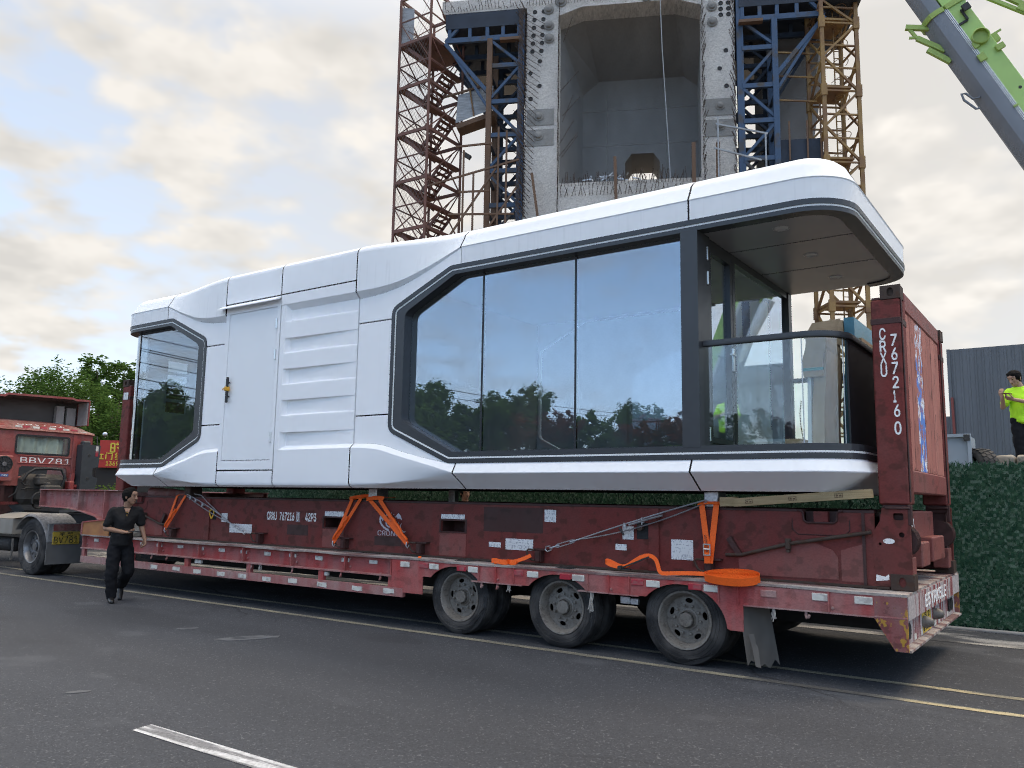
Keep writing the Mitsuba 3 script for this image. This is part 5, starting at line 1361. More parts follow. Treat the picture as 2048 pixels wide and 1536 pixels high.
# the hollow behind the face
front = np.array([(-3.48, 1.28, 14.5), (-3.44, 1.28, 25.35), (-2.24, 1.28, 25.75), (2.3, 1.28, 25.75), (3.52, 1.28, 25.35), (3.44, 1.28, 14.5)])
back = np.array([(-2.59, 5.0, 14.5), (-2.59, 5.0, 23.6), (-1.7, 5.0, 24.36), (2.9, 5.0, 24.36), (3.79, 5.0, 23.6), (3.79, 5.0, 14.5)])
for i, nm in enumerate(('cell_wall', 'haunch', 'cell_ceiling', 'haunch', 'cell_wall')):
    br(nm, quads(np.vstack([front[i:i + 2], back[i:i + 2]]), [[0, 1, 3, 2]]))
mh = rounded(P((-0.30, 15.0), (-0.30, 19.6), (0.05, 20.1), (1.22, 20.1), (1.56, 19.6), (1.56, 15.0)), 0.02)
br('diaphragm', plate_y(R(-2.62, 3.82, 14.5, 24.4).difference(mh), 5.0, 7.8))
for z in (17.9, 20.6, 22.6):
    br('pour_joint', box(-2.58, 3.78, 4.985, 4.999, z, z + 0.05), 'patch_concrete')
for u in (-1.25, 1.9):
    br('pour_joint', box(u, u + 0.035, 4.985, 4.999, 14.6, 23.5), 'patch_concrete')
br('outer_box', [box(-5.1, -3.6, 1.3, 9.0, 12.0, 25.9), box(3.6, 5.0, 1.3, 9.0, 12.0, 25.9), box(-9.4, 9.6, 1.3, 9.0, 25.95, 26.6)], 'smooth_concrete', kind='stuff')
br('pier', [box(-4.8, 4.7, 2.0, 7.0, 0.0, 14.4)], 'smooth_concrete')
br('haunch_wall', grid(np.array([[(6.7, 6.0, 12.0), (6.7, 6.0, 25.9)], [(8.2, 6.0, 12.0), (10.6, 6.0, 25.9)], [(8.2, 9.0, 12.0), (10.6, 9.0, 25.9)]])), 'smooth_concrete')
# dressed patches with their anchors, bolt heads and ducts
for u0, u1 in ((-4.94, -3.62), (3.62, 4.92)):
    for z in (20.05, 19.0):
        br('anchor_patch', box(u0, u1, -0.035, -0.004, z - 0.42, z + 0.42), 'patch_concrete')
for u, z, r in ((-3.92, 25.70, 0.17), (-3.90, 24.85, 0.17), (-3.88, 24.15, 0.17), (-4.36, 20.1, 0.17), (-4.36, 19.1, 0.17), (4.0, 25.2, 0.17), (4.02, 24.4, 0.17), (4.30, 20.1, 0.15), (4.30, 19.1, 0.16), (-3.3, 26.1, 0.2), (0.9, 26.0, 0.18), (2.2, 25.98, 0.18)):
    br('anchor_head', lathe([(0, r * 1.5), (0.05, r * 1.45), (0.06, r), (0.16, r * 0.9), (0.20, r * 0.5), (0.21, 0)], (u, -0.03, z), (0, -1, 0), 14), 'patch_concrete', smooth=40)
ducts = [(-4.72 + 0.45 * i + (0.02 * j), 23.55 + 0.42 * j) for i in range(2) for j in range(6)] + [(4.42 + 0.36 * i, 24.75 + 0.30 * j) for i in range(2) for j in range(5)] + [(-4.8, 22.4), (-4.34, 23.0), (-4.78, 21.05), (-4.8, 20.3), (-4.35, 21.7), (4.62, 22.9), (4.32, 22.0), (4.62, 21.1)]
for u, z in ducts:
    br('duct_hole', lathe([(0.0, 0.115), (0.03, 0.10), (0.032, 0.085), (0.004, 0.08), (0.003, 0)], (u, -0.004, z), (0, -1, 0), 12), 'ink_black', smooth=40)
# starter bars: short bent bars along every edge
r_ = np.random.default_rng(11)
bars = []
for z in np.arange(15.0, 25.6, 0.17):
    for u, lean in ((-5.03, -0.45), (3.47, 0.2), (-3.44, 0.10), (5.02, -0.25)):
        n_ = 2 if u in (-5.03,) else 1
        for k in range(n_):
            L = 0.45 + 0.5 * r_.random()
            bars.append(bar((u + 0.06 * r_.random(), 0.0, z), (u + lean * L * (0.5 + r_.random()), -0.5 * L, z + L * (0.3 + 0.5 * r_.random())), 0.022))
for u in np.arange(-9.2, 9.4, 0.16):
    L = 0.45 + 0.4 * r_.random()
    bars.append(bar((u, 0.0, 26.0), (u - 0.1 + 0.2 * r_.random(), -0.35, 26.0 - L * 0.2 + 0.7 * r_.random()), 0.022))
for u in np.arange(-3.4, 3.4, 0.17):
    for k in range(2):
        L = 0.35 + 0.55 * r_.random()
        bars.append(bar((u, -0.02, 16.45 - 0.5 * k), (u + 0.3 * (r_.random() - 0.4), -0.30, 16.45 - 0.5 * k + L * 0.7), 0.022))
for k in range(60):
    u = -3.3 + 6.5 * r_.random()
    bars.append(bar((u, 0.8 * r_.random(), 16.6), (u + 0.5 * (r_.random() - 0.5), 0.8 * r_.random(), 16.7 + 0.7 * r_.random()), 0.022))
for k in range(7):
    u, z = -3.35 + 0.3 * r_.random(), 17.0 + 7 * r_.random()
    bars.append(bar((u, 0.0, z), (u + 0.5 + 0.6 * r_.random(), -0.7, z + 0.4 + 0.8 * r_.random()), 0.02))
br('starter_bars', bars, 'rebar', kind='stuff')
hang = [bar((-4.95 + 0.02 * k, -0.2, 12.8 + 0.28 * k), (-5.35 + 0.1 * r_.random(), -0.7, 13.3 + 0.28 * k + 0.2 * r_.random()), 0.02) for k in range(44)]
br('side_mesh_bars', hang + [bar((-5.25 - 0.05 * j, -0.5, 12.5), (-5.15 - 0.05 * j, -0.5, 25.6), 0.02) for j in range(4)], 'rebar', kind='stuff')
# things left on the bottom slab
for (u, z0, z1, lean, w, lab) in ((-4.05, 14.6, 17.0, -0.55, 0.16, 'rusty steel stub leaning left in front of the left web of the bridge'), (-0.55, 15.6, 17.6, -0.08, 0.20, 'rusty steel stub upright below the opening in the bridge cell'), (3.02, 16.3, 18.1, 0.0, 0.24, 'rusty steel stub at the right end of the bridge slab'), (4.1, 16.3, 18.05, 0.03, 0.24, 'rusty steel stub before the right web of the bridge')):
    solo('steel_stub', Bm(bar((u, -0.5, z0 - 1.5), (u + lean, -0.5, z1), w, w * 0.7)), 'rust_pipe', lab, 'steel section')
heap = []
for k in range(26):
    u = -2.6 + 2.9 * r_.random()
    z = 16.75 + 0.28 * r_.random()
    heap.append(bar((u, 0.3, z), (u + 0.9 * (r_.random() - 0.5), 0.3 + 0.4 * r_.random(), z + 0.4 * (r_.random() - 0.3)), 0.05))
solo('debris', Bm(cat(heap)), 'galvanised', 'heap of grey scrap lying on the lower edge of the bridge cell', 'debris', kind='stuff')
solo('hanging_cable', tube([B(1.5, -0.4, 27.0), B(1.62, -0.4, 23.0), B(1.80, -0.4, 19.5), B(1.92, -0.4, 17.0), B(1.95, -0.4, 16.3)], 0.022, 5), 'mesh_grey', 'pale cable hanging down in front of the dark bridge cell', 'cable', smooth=60)
hr = thing('guard_rail', 'pale scaffold pipe handrail at the right foot of the bridge', 'railing')
add('pipe', Bm(bar((4.0, -1.0, 18.75), (6.3, -1.0, 18.15), 0.07)), 'mesh_grey', hr)
add('pipe', Bm(bar((3.9, -1.0, 17.6), (6.0, -1.0, 16.9), 0.07)), 'mesh_grey', hr)
for u in (4.1, 6.2):
    add('pipe', Bm(bar((u, -1.0, 15.0), (u, -1.0, 19.1 if u < 5 else 18.2), 0.07)), 'mesh_grey', hr)


# ---- blue falsework under each wing
def falsework(label, s, mainpipe):
    k = thing('falsework', label, 'falsework')

    def fw(name, m, mt='form_blue', **kw):
        return add(name, Bm(m if not isinstance(m, list) else cat(m)), mt, k, **kw)
    S = lambda u: s * u
    tip = 9.15
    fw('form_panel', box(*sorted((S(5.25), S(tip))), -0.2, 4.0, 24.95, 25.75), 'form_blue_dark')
    fw('inner_leg', [box(*sorted((S(5.12), S(5.42))), -0.15, 0.25, 9.0, 25.6)])
    for j, v in enumerate((-0.1, 1.6, 3.2)):
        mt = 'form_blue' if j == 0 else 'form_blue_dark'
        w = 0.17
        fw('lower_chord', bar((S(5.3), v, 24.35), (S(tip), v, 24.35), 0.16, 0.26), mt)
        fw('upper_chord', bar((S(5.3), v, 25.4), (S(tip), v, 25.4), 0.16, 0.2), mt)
        for u in (5.4, 6.2, 7.0, 7.9, 8.95):
            fw('strut', bar((S(u), v, 24.35), (S(u), v, 25.4), w, w), mt)
        fw('brace', bar((S(tip), v, 24.3), (S(tip - 0.95), v, 25.35), 0.15), mt)
        fw('brace', bar((S(tip), v, 24.2), (S(6.85), v, 21.4), 0.19), mt)
        fw('brace', bar((S(tip - 0.5), v, 22.9 + 0.6), (S(6.85), v, 20.6), 0.13), mt)
        fw('outer_leg', bar((S(6.85), v, 5.0), (S(6.85), v, 24.3), 0.26, 0.26, up=(0, 1, 0)), mainpipe if j < 2 else mt)
        zz = [24.35, 22.85, 20.95, 19.2, 17.35, 15.6, 13.6]
        for i, z in enumerate(zz[1:]):
            fw('cross_bar', bar((S(5.35), v, z), (S(6.85), v, z), 0.17, 0.22), mt)
            fw('brace', bar((S(5.35), v, zz[i] - 0.1), (S(6.85), v, z + 0.1), 0.13) if (i % 2) == (0 if s > 0 else 1) else bar((S(6.85), v, zz[i] - 0.1), (S(5.35), v, z + 0.1), 0.13), mt)
    for z in zz[1:]:
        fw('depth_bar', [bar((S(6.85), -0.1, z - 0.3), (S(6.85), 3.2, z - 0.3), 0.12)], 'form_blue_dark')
    fw('ledge', box(*sorted((S(5.2), S(6.3))), -0.5, -0.2, 24.0, 24.14), 'rust_pipe')
    return k


falsework('blue steel falsework with a rusty pipe leg under the left wing of the bridge', -1, 'rust_pipe')
fr = falsework('blue steel falsework with blue legs under the right wing of the bridge', 1, 'form_blue')
add('wing_form', Bm(box(9.2, 10.75, -0.6, 4.0, 24.75, 26.6)), 'form_blue_dark', fr)
add('pier_head', Bm(quads([(6.95, 2.6, 12.0), (8.1, 2.6, 16.0), (9.0, 2.6, 21.5), (9.6, 2.6, 24.9), (6.95, 2.6, 24.9), (6.95, 5, 12.0), (8.1, 5, 16.0), (9.0, 5, 21.5), (9.6, 5, 24.9), (6.95, 5, 24.9)], [[0, 1, 2, 4], [2, 3, 4, 4], [1, 6, 7, 2], [2, 7, 8, 3], [0, 5, 6, 1]])), 'smooth_concrete', BR)
rp_ = thing('work_platform', 'dark blue work platform hung beside the yellow tower at the foot of the right falsework', 'platform')
add('deck', Bm(box(7.0, 8.9, 0.0, 2.0, 17.1, 18.25)), 'form_blue_dark', rp_)
for u in (7.4, 8.2, 8.8):
    add('post', Bm(bar((u, -0.1, 17.2), (u, -0.1, 19.1 + (0.8 if u > 8.5 else 0)), 0.07)), 'rust_pipe', rp_)
# scaffold pipes at the left foot
sc = thing('pipe_scaffold', 'brown scaffold pipes at the foot of the left falsework beside the stair tower', 'scaffold')
for (a, b) in (((-9.6, 16.5), (-5.2, 17.6)), ((-7.9, 13.0), (-7.9, 18.2)), ((-7.4, 13.0), (-7.4, 17.0)), ((-9.0, 13.2), (-6.3, 17.2)), ((-6.2, 13.0), (-6.2, 19.3)), ((-5.8, 13.0), (-5.8, 19.1)), ((-8.6, 15.0), (-5.4, 14.9)), ((-8.3, 18.4), (-6.5, 18.5)), ((-6.8, 14.0), (-5.3, 16.2)), ((-8.1, 16.1), (-6.6, 16.1))):
    add('pipe', Bm(bar((a[0], -0.8, a[1]), (b[0], -0.8, b[1]), 0.085)), 'rust_pipe', sc)
# walkway
wk = thing('walkway', 'short mesh sided walkway joining the red stair tower to the blue falsework', 'walkway')
add('deck', Bm(bar((-8.6, 0.8, 20.0), (-6.7, 0.8, 20.6), 0.9, 0.24)), 'rust_pipe', wk)
add('mesh_panel', Bm(quads([(-8.65, 0.4, 20.2), (-6.75, 0.4, 20.85), (-6.75, 0.4, 22.1), (-8.55, 0.4, 21.7)], [[0, 1, 2, 3]])), 'mesh_grey', wk)
add('rail', Bm(bar((-9.3, 0.35, 21.6), (-7.0, 0.35, 22.15), 0.09)), 'rust_pipe', wk)
add('post', Bm(bar((-7.7, 0.35, 20.5), (-7.95, 0.35, 22.0), 0.07)), 'tower_yellow', wk)


# ---- stair tower
def stair_tower(label):
    k = thing('stair_tower', label, 'stair tower')
    cx, cy = -10.05, 0.6
    ang = math.radians(-24)
    ca, sa_ = math.cos(ang), math.sin(ang)

    def L(a, b, z):
        return (cx + a * ca - b * sa_, cy + a * sa_ + b * ca, z)

    def st(name, m, mt='stair_red', **kw):
        return add(name, Bm(m if not isinstance(m, list) else cat(m)), mt, k, **kw)
    W, D = 1.0, 1.35
    lev = [2.3, 4.7, 7.1, 9.55, 12.0, 14.4, 16.9, 19.4, 21.85, 24.2, 26.7]
    for a in (-W, W):
        for b in (-D, D):
            st('leg', bar(L(a, b, 0), L(a, b, 26.7), 0.11, 0.11, up=(0, 1, 0)))
    for i, z in enumerate(lev):
        st('ledger', [bar(L(-W, b, z), L(W, b, z), 0.08, 0.16) for b in (-D, D)] + [bar(L(a, -D, z), L(a, D, z), 0.08, 0.16) for a in (-W, W)], kind='stuff')
        if z > 26:
            continue
        zn = lev[i + 1]
        zm = (z + zn) / 2
        st('rail', [bar(L(-W, b, zm), L(W, b, zm), 0.05, 0.06) for b in (-D, D)] + [bar(L(a, -D, zm), L(a, D, zm), 0.05, 0.06) for a in (-W, W)], kind='stuff')
        st('brace', [bar(L(a, -D, z), L(a, D, zn), 0.05) for a in (-W, W)] + [bar(L(a, D, z), L(a, -D, zn), 0.05) for a in (-W, W)] + [bar(L(-W, D, z), L(W, D, zn), 0.045), bar(L(-W * 0.2, -D, z), L(-W, -D, zm), 0.045), bar(L(W * 0.2, -D, zn), L(W, -D, zm), 0.045), bar(L(W, -D, z), L(0.1, -D, zm), 0.04)], kind='stuff')
        if z < 11.9 or z > 24:
            if z > 24:
                st('platform', Bm2(L, -W, W, -D, D, z, 0.12))
            continue
        st('landing', Bm2(L, -W, -W + 0.42, -D, D, z, 0.08))
        st('landing', Bm2(L, W - 0.32, W, -D, D, zm, 0.08))
        for (x0, x1, lane, za, zb) in ((-0.60, 0.66, (-1.2, -0.25), zn - 0.06, zm), (0.66, -0.60, (0.15, 1.1), zm, z)):
            for b in lane:
                st('stringer', bar(L(x0, b, za - 0.08), L(x1, b, zb - 0.08), 0.05, 0.16))
                st('stair_rail', bar(L(x0, b, za + 0.85), L(x1, b, zb + 0.85), 0.04))
            for j in range(6):
                t = (j + 0.5) / 6
                st('tread', bar(L(x0 + (x1 - x0) * t, lane[0], za + (zb - za) * t - 0.05), L(x0 + (x1 - x0) * t, lane[1], za + (zb - za) * t - 0.05), 0.20, 0.04))
    wires = []
    for face in range(2):
        for s in (-1, 1):
            for t in np.arange(-13.0, 3.0, 0.36):
                pts = []
                for a in (-1.0, 1.0):
                    z = 26.6 + t + s * a * 1.6
                    pts.append((a, z))
                (a0, z0), (a1, z1) = pts
                if max(z0, z1) > 26.7 or min(z0, z1) < 12.5:
                    continue
                P0 = L(a0 * W, -D - 0.03, z0) if face == 0 else L(-W - 0.03, a0 * D, z0)
                P1 = L(a1 * W, -D - 0.03, z1) if face == 0 else L(-W - 0.03, a1 * D, z1)
                wires.append(bar(P0, P1, 0.007))
    st('wire_mesh', wires, 'mesh_wire', kind='stuff')
    st('mesh_panel', [quads([L(-W, -D + 0.1, 24.3), L(-0.45, -D + 0.4, 24.3), L(-0.45, -D + 0.4, 26.3), L(-W, -D + 0.1, 26.4)], [[0, 1, 2, 3]])], 'mesh_grey')
    return k


def Bm2(L, a0, a1, b0, b1, z, h):
    v = [L(a, b, zz) for zz in (z - h, z) for a, b in ((a0, b0), (a1, b0), (a1, b1), (a0, b1))]
    return quads(v, [[0, 3, 2, 1], [4, 5, 6, 7], [0, 1, 5, 4], [1, 2, 6, 5], [2, 3, 7, 6], [3, 0, 4, 7]])


stair_tower('tall rust red scaffold stair tower with zigzag stairs left of the bridge')
solo('work_lamp', Bm(bar((-8.05, 0.0, 18.35), (-7.75, 0.0, 18.15), 0.2, 0.2)), 'ink_black', 'small dark work lamp hung in the air right of the stair tower', 'lamp')
solo('lamp_wire', tube([B(-7.9, 0.0, 18.3), B(-8.2, 0.05, 18.5), B(-8.6, 0.1, 18.7)], 0.015, 5), 'ink_black', 'thin dark wire holding the work lamp beside the stair tower', 'cable')


# ---- yellow tower
def lattice_tower(label):
    k = thing('lattice_tower', label, 'tower')
    cu, cv, ang = 9.55, 0.5, math.radians(12)

    def L(a, b, z):
        return (cu + a * math.cos(ang) - b * math.sin(ang), cv + a * math.sin(ang) + b * math.cos(ang), z)

    def st(name, m, mt='tower_yellow', **kw):
        return add(name, Bm(m if not isinstance(m, list) else cat(m)), mt, k, **kw)
    H = 0.82
    lev = [0.0, 3.4, 6.8, 10.2, 13.6, 16.9, 20.35, 23.7, 26.0]
    for a in (-H, H):
        for b in (-H, H):
            st('leg', bar(L(a, b, 0), L(a, b, 25.2), 0.17, 0.17, up=(0, 1, 0)))
    for i, z in enumerate(lev[:-1]):
        zn = lev[i + 1]
        st('joint', [cb for a in (-H, H) for b in (-H, H) for cb in (bar(L(a, b, z - 0.28), L(a, b, z + 0.28), 0.26, 0.26, up=(0, 1, 0)),)], kind='stuff')
        n = 3
        for j in range(n):
            za, zb = z + (zn - z) * j / n, z + (zn - z) * (j + 1) / n
            st('cross_bar', [bar(L(-H, b, za), L(H, b, za), 0.075) for b in (-H, H)] + [bar(L(a, -H, za), L(a, H, za), 0.075) for a in (-H, H)], kind='stuff')
        for f in (0, 1):
            zz = np.linspace(z, zn, 3)
            for j in range(2):
                s = 1 if j % 2 == 0 else -1
                for b in (-H, H):
                    st('brace', bar(L(-H * s, b, zz[j + 1]), L(H * s, b, zz[j]), 0.10) if f == 0 else bar(L(b, -H * s, zz[j + 1]), L(b, H * s, zz[j]), 0.10))
        st('platform', Bm2(L, -H, H * 0.6, -H, H, z + 0.25, 0.10))
    st('ladder', [bar(L(x, -0.1, 0), L(x, -0.1, 25), 0.05) for x in (0.05, 0.42)] + [bar(L(0.05, -0.1, z), L(0.42, -0.1, z), 0.03) for z in np.arange(0.3, 25, 0.35)], kind='stuff')
    st('cage', [tube([L(0.24 + 0.36 * math.cos(a), -0.1 - 0.7 * abs(math.sin(a)), z) for a in np.linspace(0, math.pi, 9)], 0.018, 4) for z in np.arange(4.0, 25, 0.9)], kind='stuff')
    st('wall_tie', [bar(L(-H, 0, z), L(-H - 1.9, 0.2, z + 0.1), 0.07) for z in (13.2, 15.9, 18.0, 20.2, 21.4, 22.6)], kind='stuff')
    return k


lattice_tower('rusty yellow lattice tower with ladder standing right of the bridge')
# ================================================================== fence, yard, crane, trees
mat('fence_backing', (0.012, 0.030, 0.020), 0.9, spec=0.1)


def blade_fn(p, n, uv):
    h = cell_rand(p.x * 23, p.y * 60, p.z * 19)
    pale = smoothstep(0.72, 0.80, cell_rand(p.x * 31 + 7, p.y * 60, p.z * 27))
    c = mix((0.018, 0.072, 0.040), (0.065, 0.150, 0.080), h)
    return mix(c, (0.24, 0.33, 0.25), 0.65 * pale)


mat('fence_blade', blade_fn, 0.5, spec=0.3)
FN = thing('green_fence', 'tall site fence clad in dark green artificial leaves behind the trailer', 'fence')
FYY = 4.10
for x in np.arange(-5.0, 26.0, 2.0):
    add('panel', box(x + 0.006, x + 1.994, FYY + 0.03, FYY + 0.07, 0.02, 1.975), 'fence_backing', FN)
rb = np.random.default_rng(5)
NB = 64000
bx = np.where(rb.random(NB) < 0.52, np.where(rb.random(NB) < 0.62, 11.2 + 2.3 * rb.random(NB), 13.5 + 6.5 * rb.random(NB)), -5 + 17 * rb.random(NB))
bz = np.where(bx > 11.1, 0.03 + 1.93 * rb.random(NB), np.where(rb.random(NB) < 0.75, 1.15 + 0.82 * rb.random(NB), 0.03 + 1.2 * rb.random(NB)))
L_ = 0.085 + 0.055 * rb.random(NB)
ang = np.pi / 2 + (rb.random(NB) - 0.5) * 1.5
w_ = 0.0055 + 0.003 * rb.random(NB)
dx, dz_ = np.cos(ang), np.sin(ang)
p0 = np.stack([bx, FYY + 0.025 + 0 * bx, bz], 1)
out1 = 0.02 + 0.02 * rb.random(NB)
p1 = p0 + np.stack([dx * L_ * 0.55, -out1, dz_ * L_ * 0.55], 1)
p2 = p1 + np.stack([(dx * 0.9 + (rb.random(NB) - 0.5) * 0.9) * L_ * 0.5, -0.004 - 0.018 * rb.random(NB), (dz_ - 0.5 * rb.random(NB)) * L_ * 0.5], 1)
sw = np.stack([-dz_ * w_, 0 * w_, dx * w_], 1)
V = np.stack([p0 - sw * 0.7, p0 + sw * 0.7, p1 + sw, p1 - sw, p2], 1).reshape(-1, 3)
o_ = np.arange(NB)[:, None] * 5
F = np.vstack([o_ + [0, 1, 2], o_ + [0, 2, 3], o_ + [3, 2, 4]])
add('leaf_blades', tm(V, F), 'fence_blade', FN, kind='stuff')
mat('kerb_stone', lambda p, n, uv: mi.Color3f(0.26, 0.25, 0.235) * (0.7 + 0.6 * fbm(p.x * 3, p.y * 9, p.z * 9, 4)), 0.9)
for i, x in enumerate(np.arange(-5.0, 20.0, 1.5)):
    add('kerb_stone', cbox(x + 0.005, x + 1.495, FYY - 0.08, FYY + 0.02, 0.0, 0.035, 0.01), 'kerb_stone', FN)
# ---- yard right of the container
def sheet_fn(p, n, uv):
    streak = fbm(p.x * 8, 0.0, p.z * 0.5, 4)
    return mi.Color3f(0.092, 0.101, 0.116) * (0.82 + 0.4 * streak)


mat('sheet_grey', sheet_fn, 0.5, 0.1)
mat('drain_red', (0.16, 0.035, 0.03), 0.5)
mat('box_grey', lambda p, n, uv: mi.Color3f(0.34, 0.375, 0.41) * (0.85 + 0.3 * fbm(p.x * 3, p.y * 3, p.z * 2, 3)), 0.45, 0.2)
mat('stone_tan', lambda p, n, uv: mix((0.17, 0.145, 0.115), (0.30, 0.265, 0.215), fbm(p.x * 7, p.y * 7, p.z * 7, 4)), 0.85, bump=lambda p, n, uv: fbm(p.x * 12, p.y * 12, p.z * 12, 4), bscale=0.03, eps=0.02)
GB = thing('grey_building', 'windowless grey ribbed metal building on the right behind the fence', 'building')
for i, x in enumerate(np.arange(10.81, 24.0, 0.9)):
    prof = []
    for k_ in range(6):
        prof += [(x + 0.15 * k_, 14.0), (x + 0.15 * k_ + 0.09, 14.0), (x + 0.15 * k_ + 0.10, 13.988), (x + 0.15 * k_ + 0.14, 13.988)]
    add('wall_sheet', grid(np.array([[(px_, py_, z_) for px_, py_ in prof + [(x + 0.9, 14.0)]] for z_ in (0.0, 5.14)])), 'sheet_grey', GB)
add('end_wall', box(10.80, 10.81, 14.0, 30.0, 0, 5.14), 'sheet_grey', GB)
add('roof', box(10.8, 24.1, 14.01, 30.0, 5.08, 5.12), 'sheet_grey', GB)
add('edge_flashing', box(10.79, 10.86, 13.97, 13.985, 0, 5.15), 'sheet_grey', GB)
add('drain_pipe', rod((10.90, 13.93, 0.0), (10.86, 13.93, 4.0), 0.03, 8), 'drain_red', GB)
solo('low_shed', cbox(9.6, 10.74, 14.5, 18, 0, 3.62, 0.02), 'sheet_grey', 'low grey shed seen in the gap between container and grey building', 'shed')
PLT = thing('loaded_flatbed', 'dark flatbed platform behind the fence under the stone blocks and tyre', 'platform')
add('bed', box(9.6, 16.5, 5.55, 8.4, 1.80, 1.99), 'dark_steel', PLT)
for x in (10.2, 12.0, 14.0, 16.0):
    add('leg', box(x - 0.1, x + 0.1, 6.6, 6.8, 0, 1.8), 'dark_steel', PLT)
bx_ = thing('metal_panel_box', 'pale grey metal box with rimmed side panel beside the container', 'box')
add('body', box(11.30, 12.05, 5.66, 6.3, 2.0, 2.48), 'box_grey', bx_)
add('rim', plate_y(R(11.28, 12.07, 1.995, 2.51).difference(R(11.33, 12.025, 2.0, 2.465)), 5.60, 5.66), 'box_grey', bx_)
add('corner_bracket', cbox(11.98, 12.06, 5.585, 5.60, 2.41, 2.50, 0.004), 'dark_steel', bx_)
ty = thing('spare_tyre', 'worn truck tyre standing behind the fence between metal box and stone blocks', 'tyre')
prof_ = tyre_profile(0.30, 0.24, 0.17)
tmesh = lathe(prof_, (12.13, 5.78, 2.0), (0.75, 0.66, 0), 40)
add('casing', tmesh, 'tyre', ty, smooth=35)
ax_t = np.array([0.75, 0.66, 0]) / math.hypot(0.75, 0.66)
_, t_, s_, u_, _ = frame_of((12.13, 5.78, 2.0), np.array([12.13, 5.78, 2.0]) + ax_t)
for row, off in enumerate((-0.075, 0.0, 0.075)):
    for k_ in range(26):
        a = (k_ + 0.5 * (row % 2)) * 2 * math.pi / 26
        rd = math.cos(a) * s_ + math.sin(a) * u_
        tg = -math.sin(a) * s_ + math.cos(a) * u_
        c = np.array([12.13, 5.78, 2.0]) + ax_t * off + rd * 0.302
        add('tread_block', bar(c - ax_t * 0.03 - tg * 0.012, c + ax_t * 0.03 + tg * 0.012, 0.045, 0.012, up=rd), 'tyre', ty)
rs = np.random.default_rng(8)
xs_ = [12.32, 12.58, 12.79, 13.02, 13.26, 13.5, 13.75]
for i, (a, b) in enumerate(zip(xs_[:-1], xs_[1:])):
    m = trimesh.creation.icosphere(2)
    v = m.vertices
    v = np.sign(v) * np.abs(v) ** 0.45
    v *= np.array([(b - a) * 0.50, 0.25, 0.105])
    v += 0.02 * (meshkit.fbm(m.vertices * 2.2 + i * 7, 3) - 0.5)[:, None] * m.vertices
    m.vertices = v + np.array([(a + b) / 2, 6.05, 2.115])
    solo('stone_block', m, 'stone_tan', ('first rough tan stone block right of the tyre, half behind it', 'second rough tan stone block right of the tyre', 'third rough tan stone block, below the man in yellow', 'fourth rough tan stone block at the frame edge', 'fifth rough tan stone block outside the frame', 'sixth rough tan stone block outside the frame')[i], 'stone block', smooth=50)
solo('dark_skid', box(12.3, 14.0, 5.7, 6.4, 1.991, 2.02), 'dark_steel', 'dark skid under the row of tan stone blocks', 'skid')
# ---- mobile crane
mat('crane_green', lambda p, n, uv: mi.Color3f(0.31, 0.47, 0.13) * (0.86 + 0.28 * fbm(p.x * 1.5, p.y * 1.5, p.z * 1.5, 3)), 0.4, spec=0.5)
mat('crane_grey', lambda p, n, uv: mi.Color3f(0.15, 0.162, 0.185) * (0.9 + 0.2 * fbm(p.x * 1.5, p.y * 1.5, p.z * 1.5, 3)), 0.42, spec=0.5)
mat('crane_olive', (0.26, 0.36, 0.08), 0.5)
mat('crane_white', (0.70, 0.71, 0.70), 0.45)
CR = thing('mobile_crane', 'lime green and grey telescopic crane boom slanting across the upper right sky', 'crane')
q0, q1 = np.array([16.25, 12.85, 2.0]), np.array([10.45, 10.80, 13.9])
# a frame on the boom: t up along it, s sideways (to the right as seen), o away from the viewer
bt = (q1 - q0) / np.linalg.norm(q1 - q0)
bo = np.array([-0.25, 0.968, 0.0])
bo -= bt * (bo @ bt)
bo /= np.linalg.norm(bo)
bs = np.cross(bt, bo)
bs = bs if bs[0] > 0 else -bs
BLN = np.linalg.norm(q1 - q0)


def boom_pt(l, s, o):
    return q0 + bt * l + bs * s + bo * o


def boom_sheet(sec, l0, l1):
    return grid(np.array([[boom_pt(l, s, o) for s, o in sec] for l in (l0, l1)]), wrap=True, caps=True)


# section in (sideways, away): grey rounded belly on the left, green upper part on the right
belly = [(-0.02, -0.34), (-0.14, -0.36), (-0.28, -0.33), (-0.37, -0.20), (-0.41, 0.0), (-0.37, 0.20), (-0.28, 0.33), (-0.02, 0.34)]
green = [(0.02, -0.34), (0.40, -0.335), (0.42, -0.30), (0.42, 0.30), (0.40, 0.335), (0.02, 0.34)]
white = [(-0.03, -0.352), (0.045, -0.352), (0.045, 0.352), (-0.03, 0.352)]
jl = 11.15
add('boom_belly', boom_sheet(belly, 0.0, jl), 'crane_grey', CR, smooth=40)
add('boom_top', boom_sheet(green, 0.0, jl), 'crane_green', CR)
add('boom_stripe', boom_sheet(white, 0.0, jl - 0.02), 'crane_white', CR)
add('boom_stripe_line', [boom_sheet([(s - 0.008, -0.3535), (s + 0.008, -0.3535), (s + 0.008, -0.35), (s - 0.008, -0.35)], 0.0, jl - 0.02) for s in (-0.012, 0.02)], 'crane_grey', CR, kind='stuff')
add('boom_section', boom_sheet([(s * 0.86, o * 0.86) for s, o in belly], jl - 0.3, BLN + 4), 'crane_grey', CR, smooth=40)
add('boom_section', boom_sheet([(s * 0.86, o * 0.86) for s, o in green], jl - 0.3, BLN + 4), 'crane_green', CR)
add('boom_collar', [boom_sheet([(s * 1.10, o * 1.10) for s, o in belly + green[::1]], jl - 0.04, jl + 0.07)], 'crane_olive', CR, smooth=40)


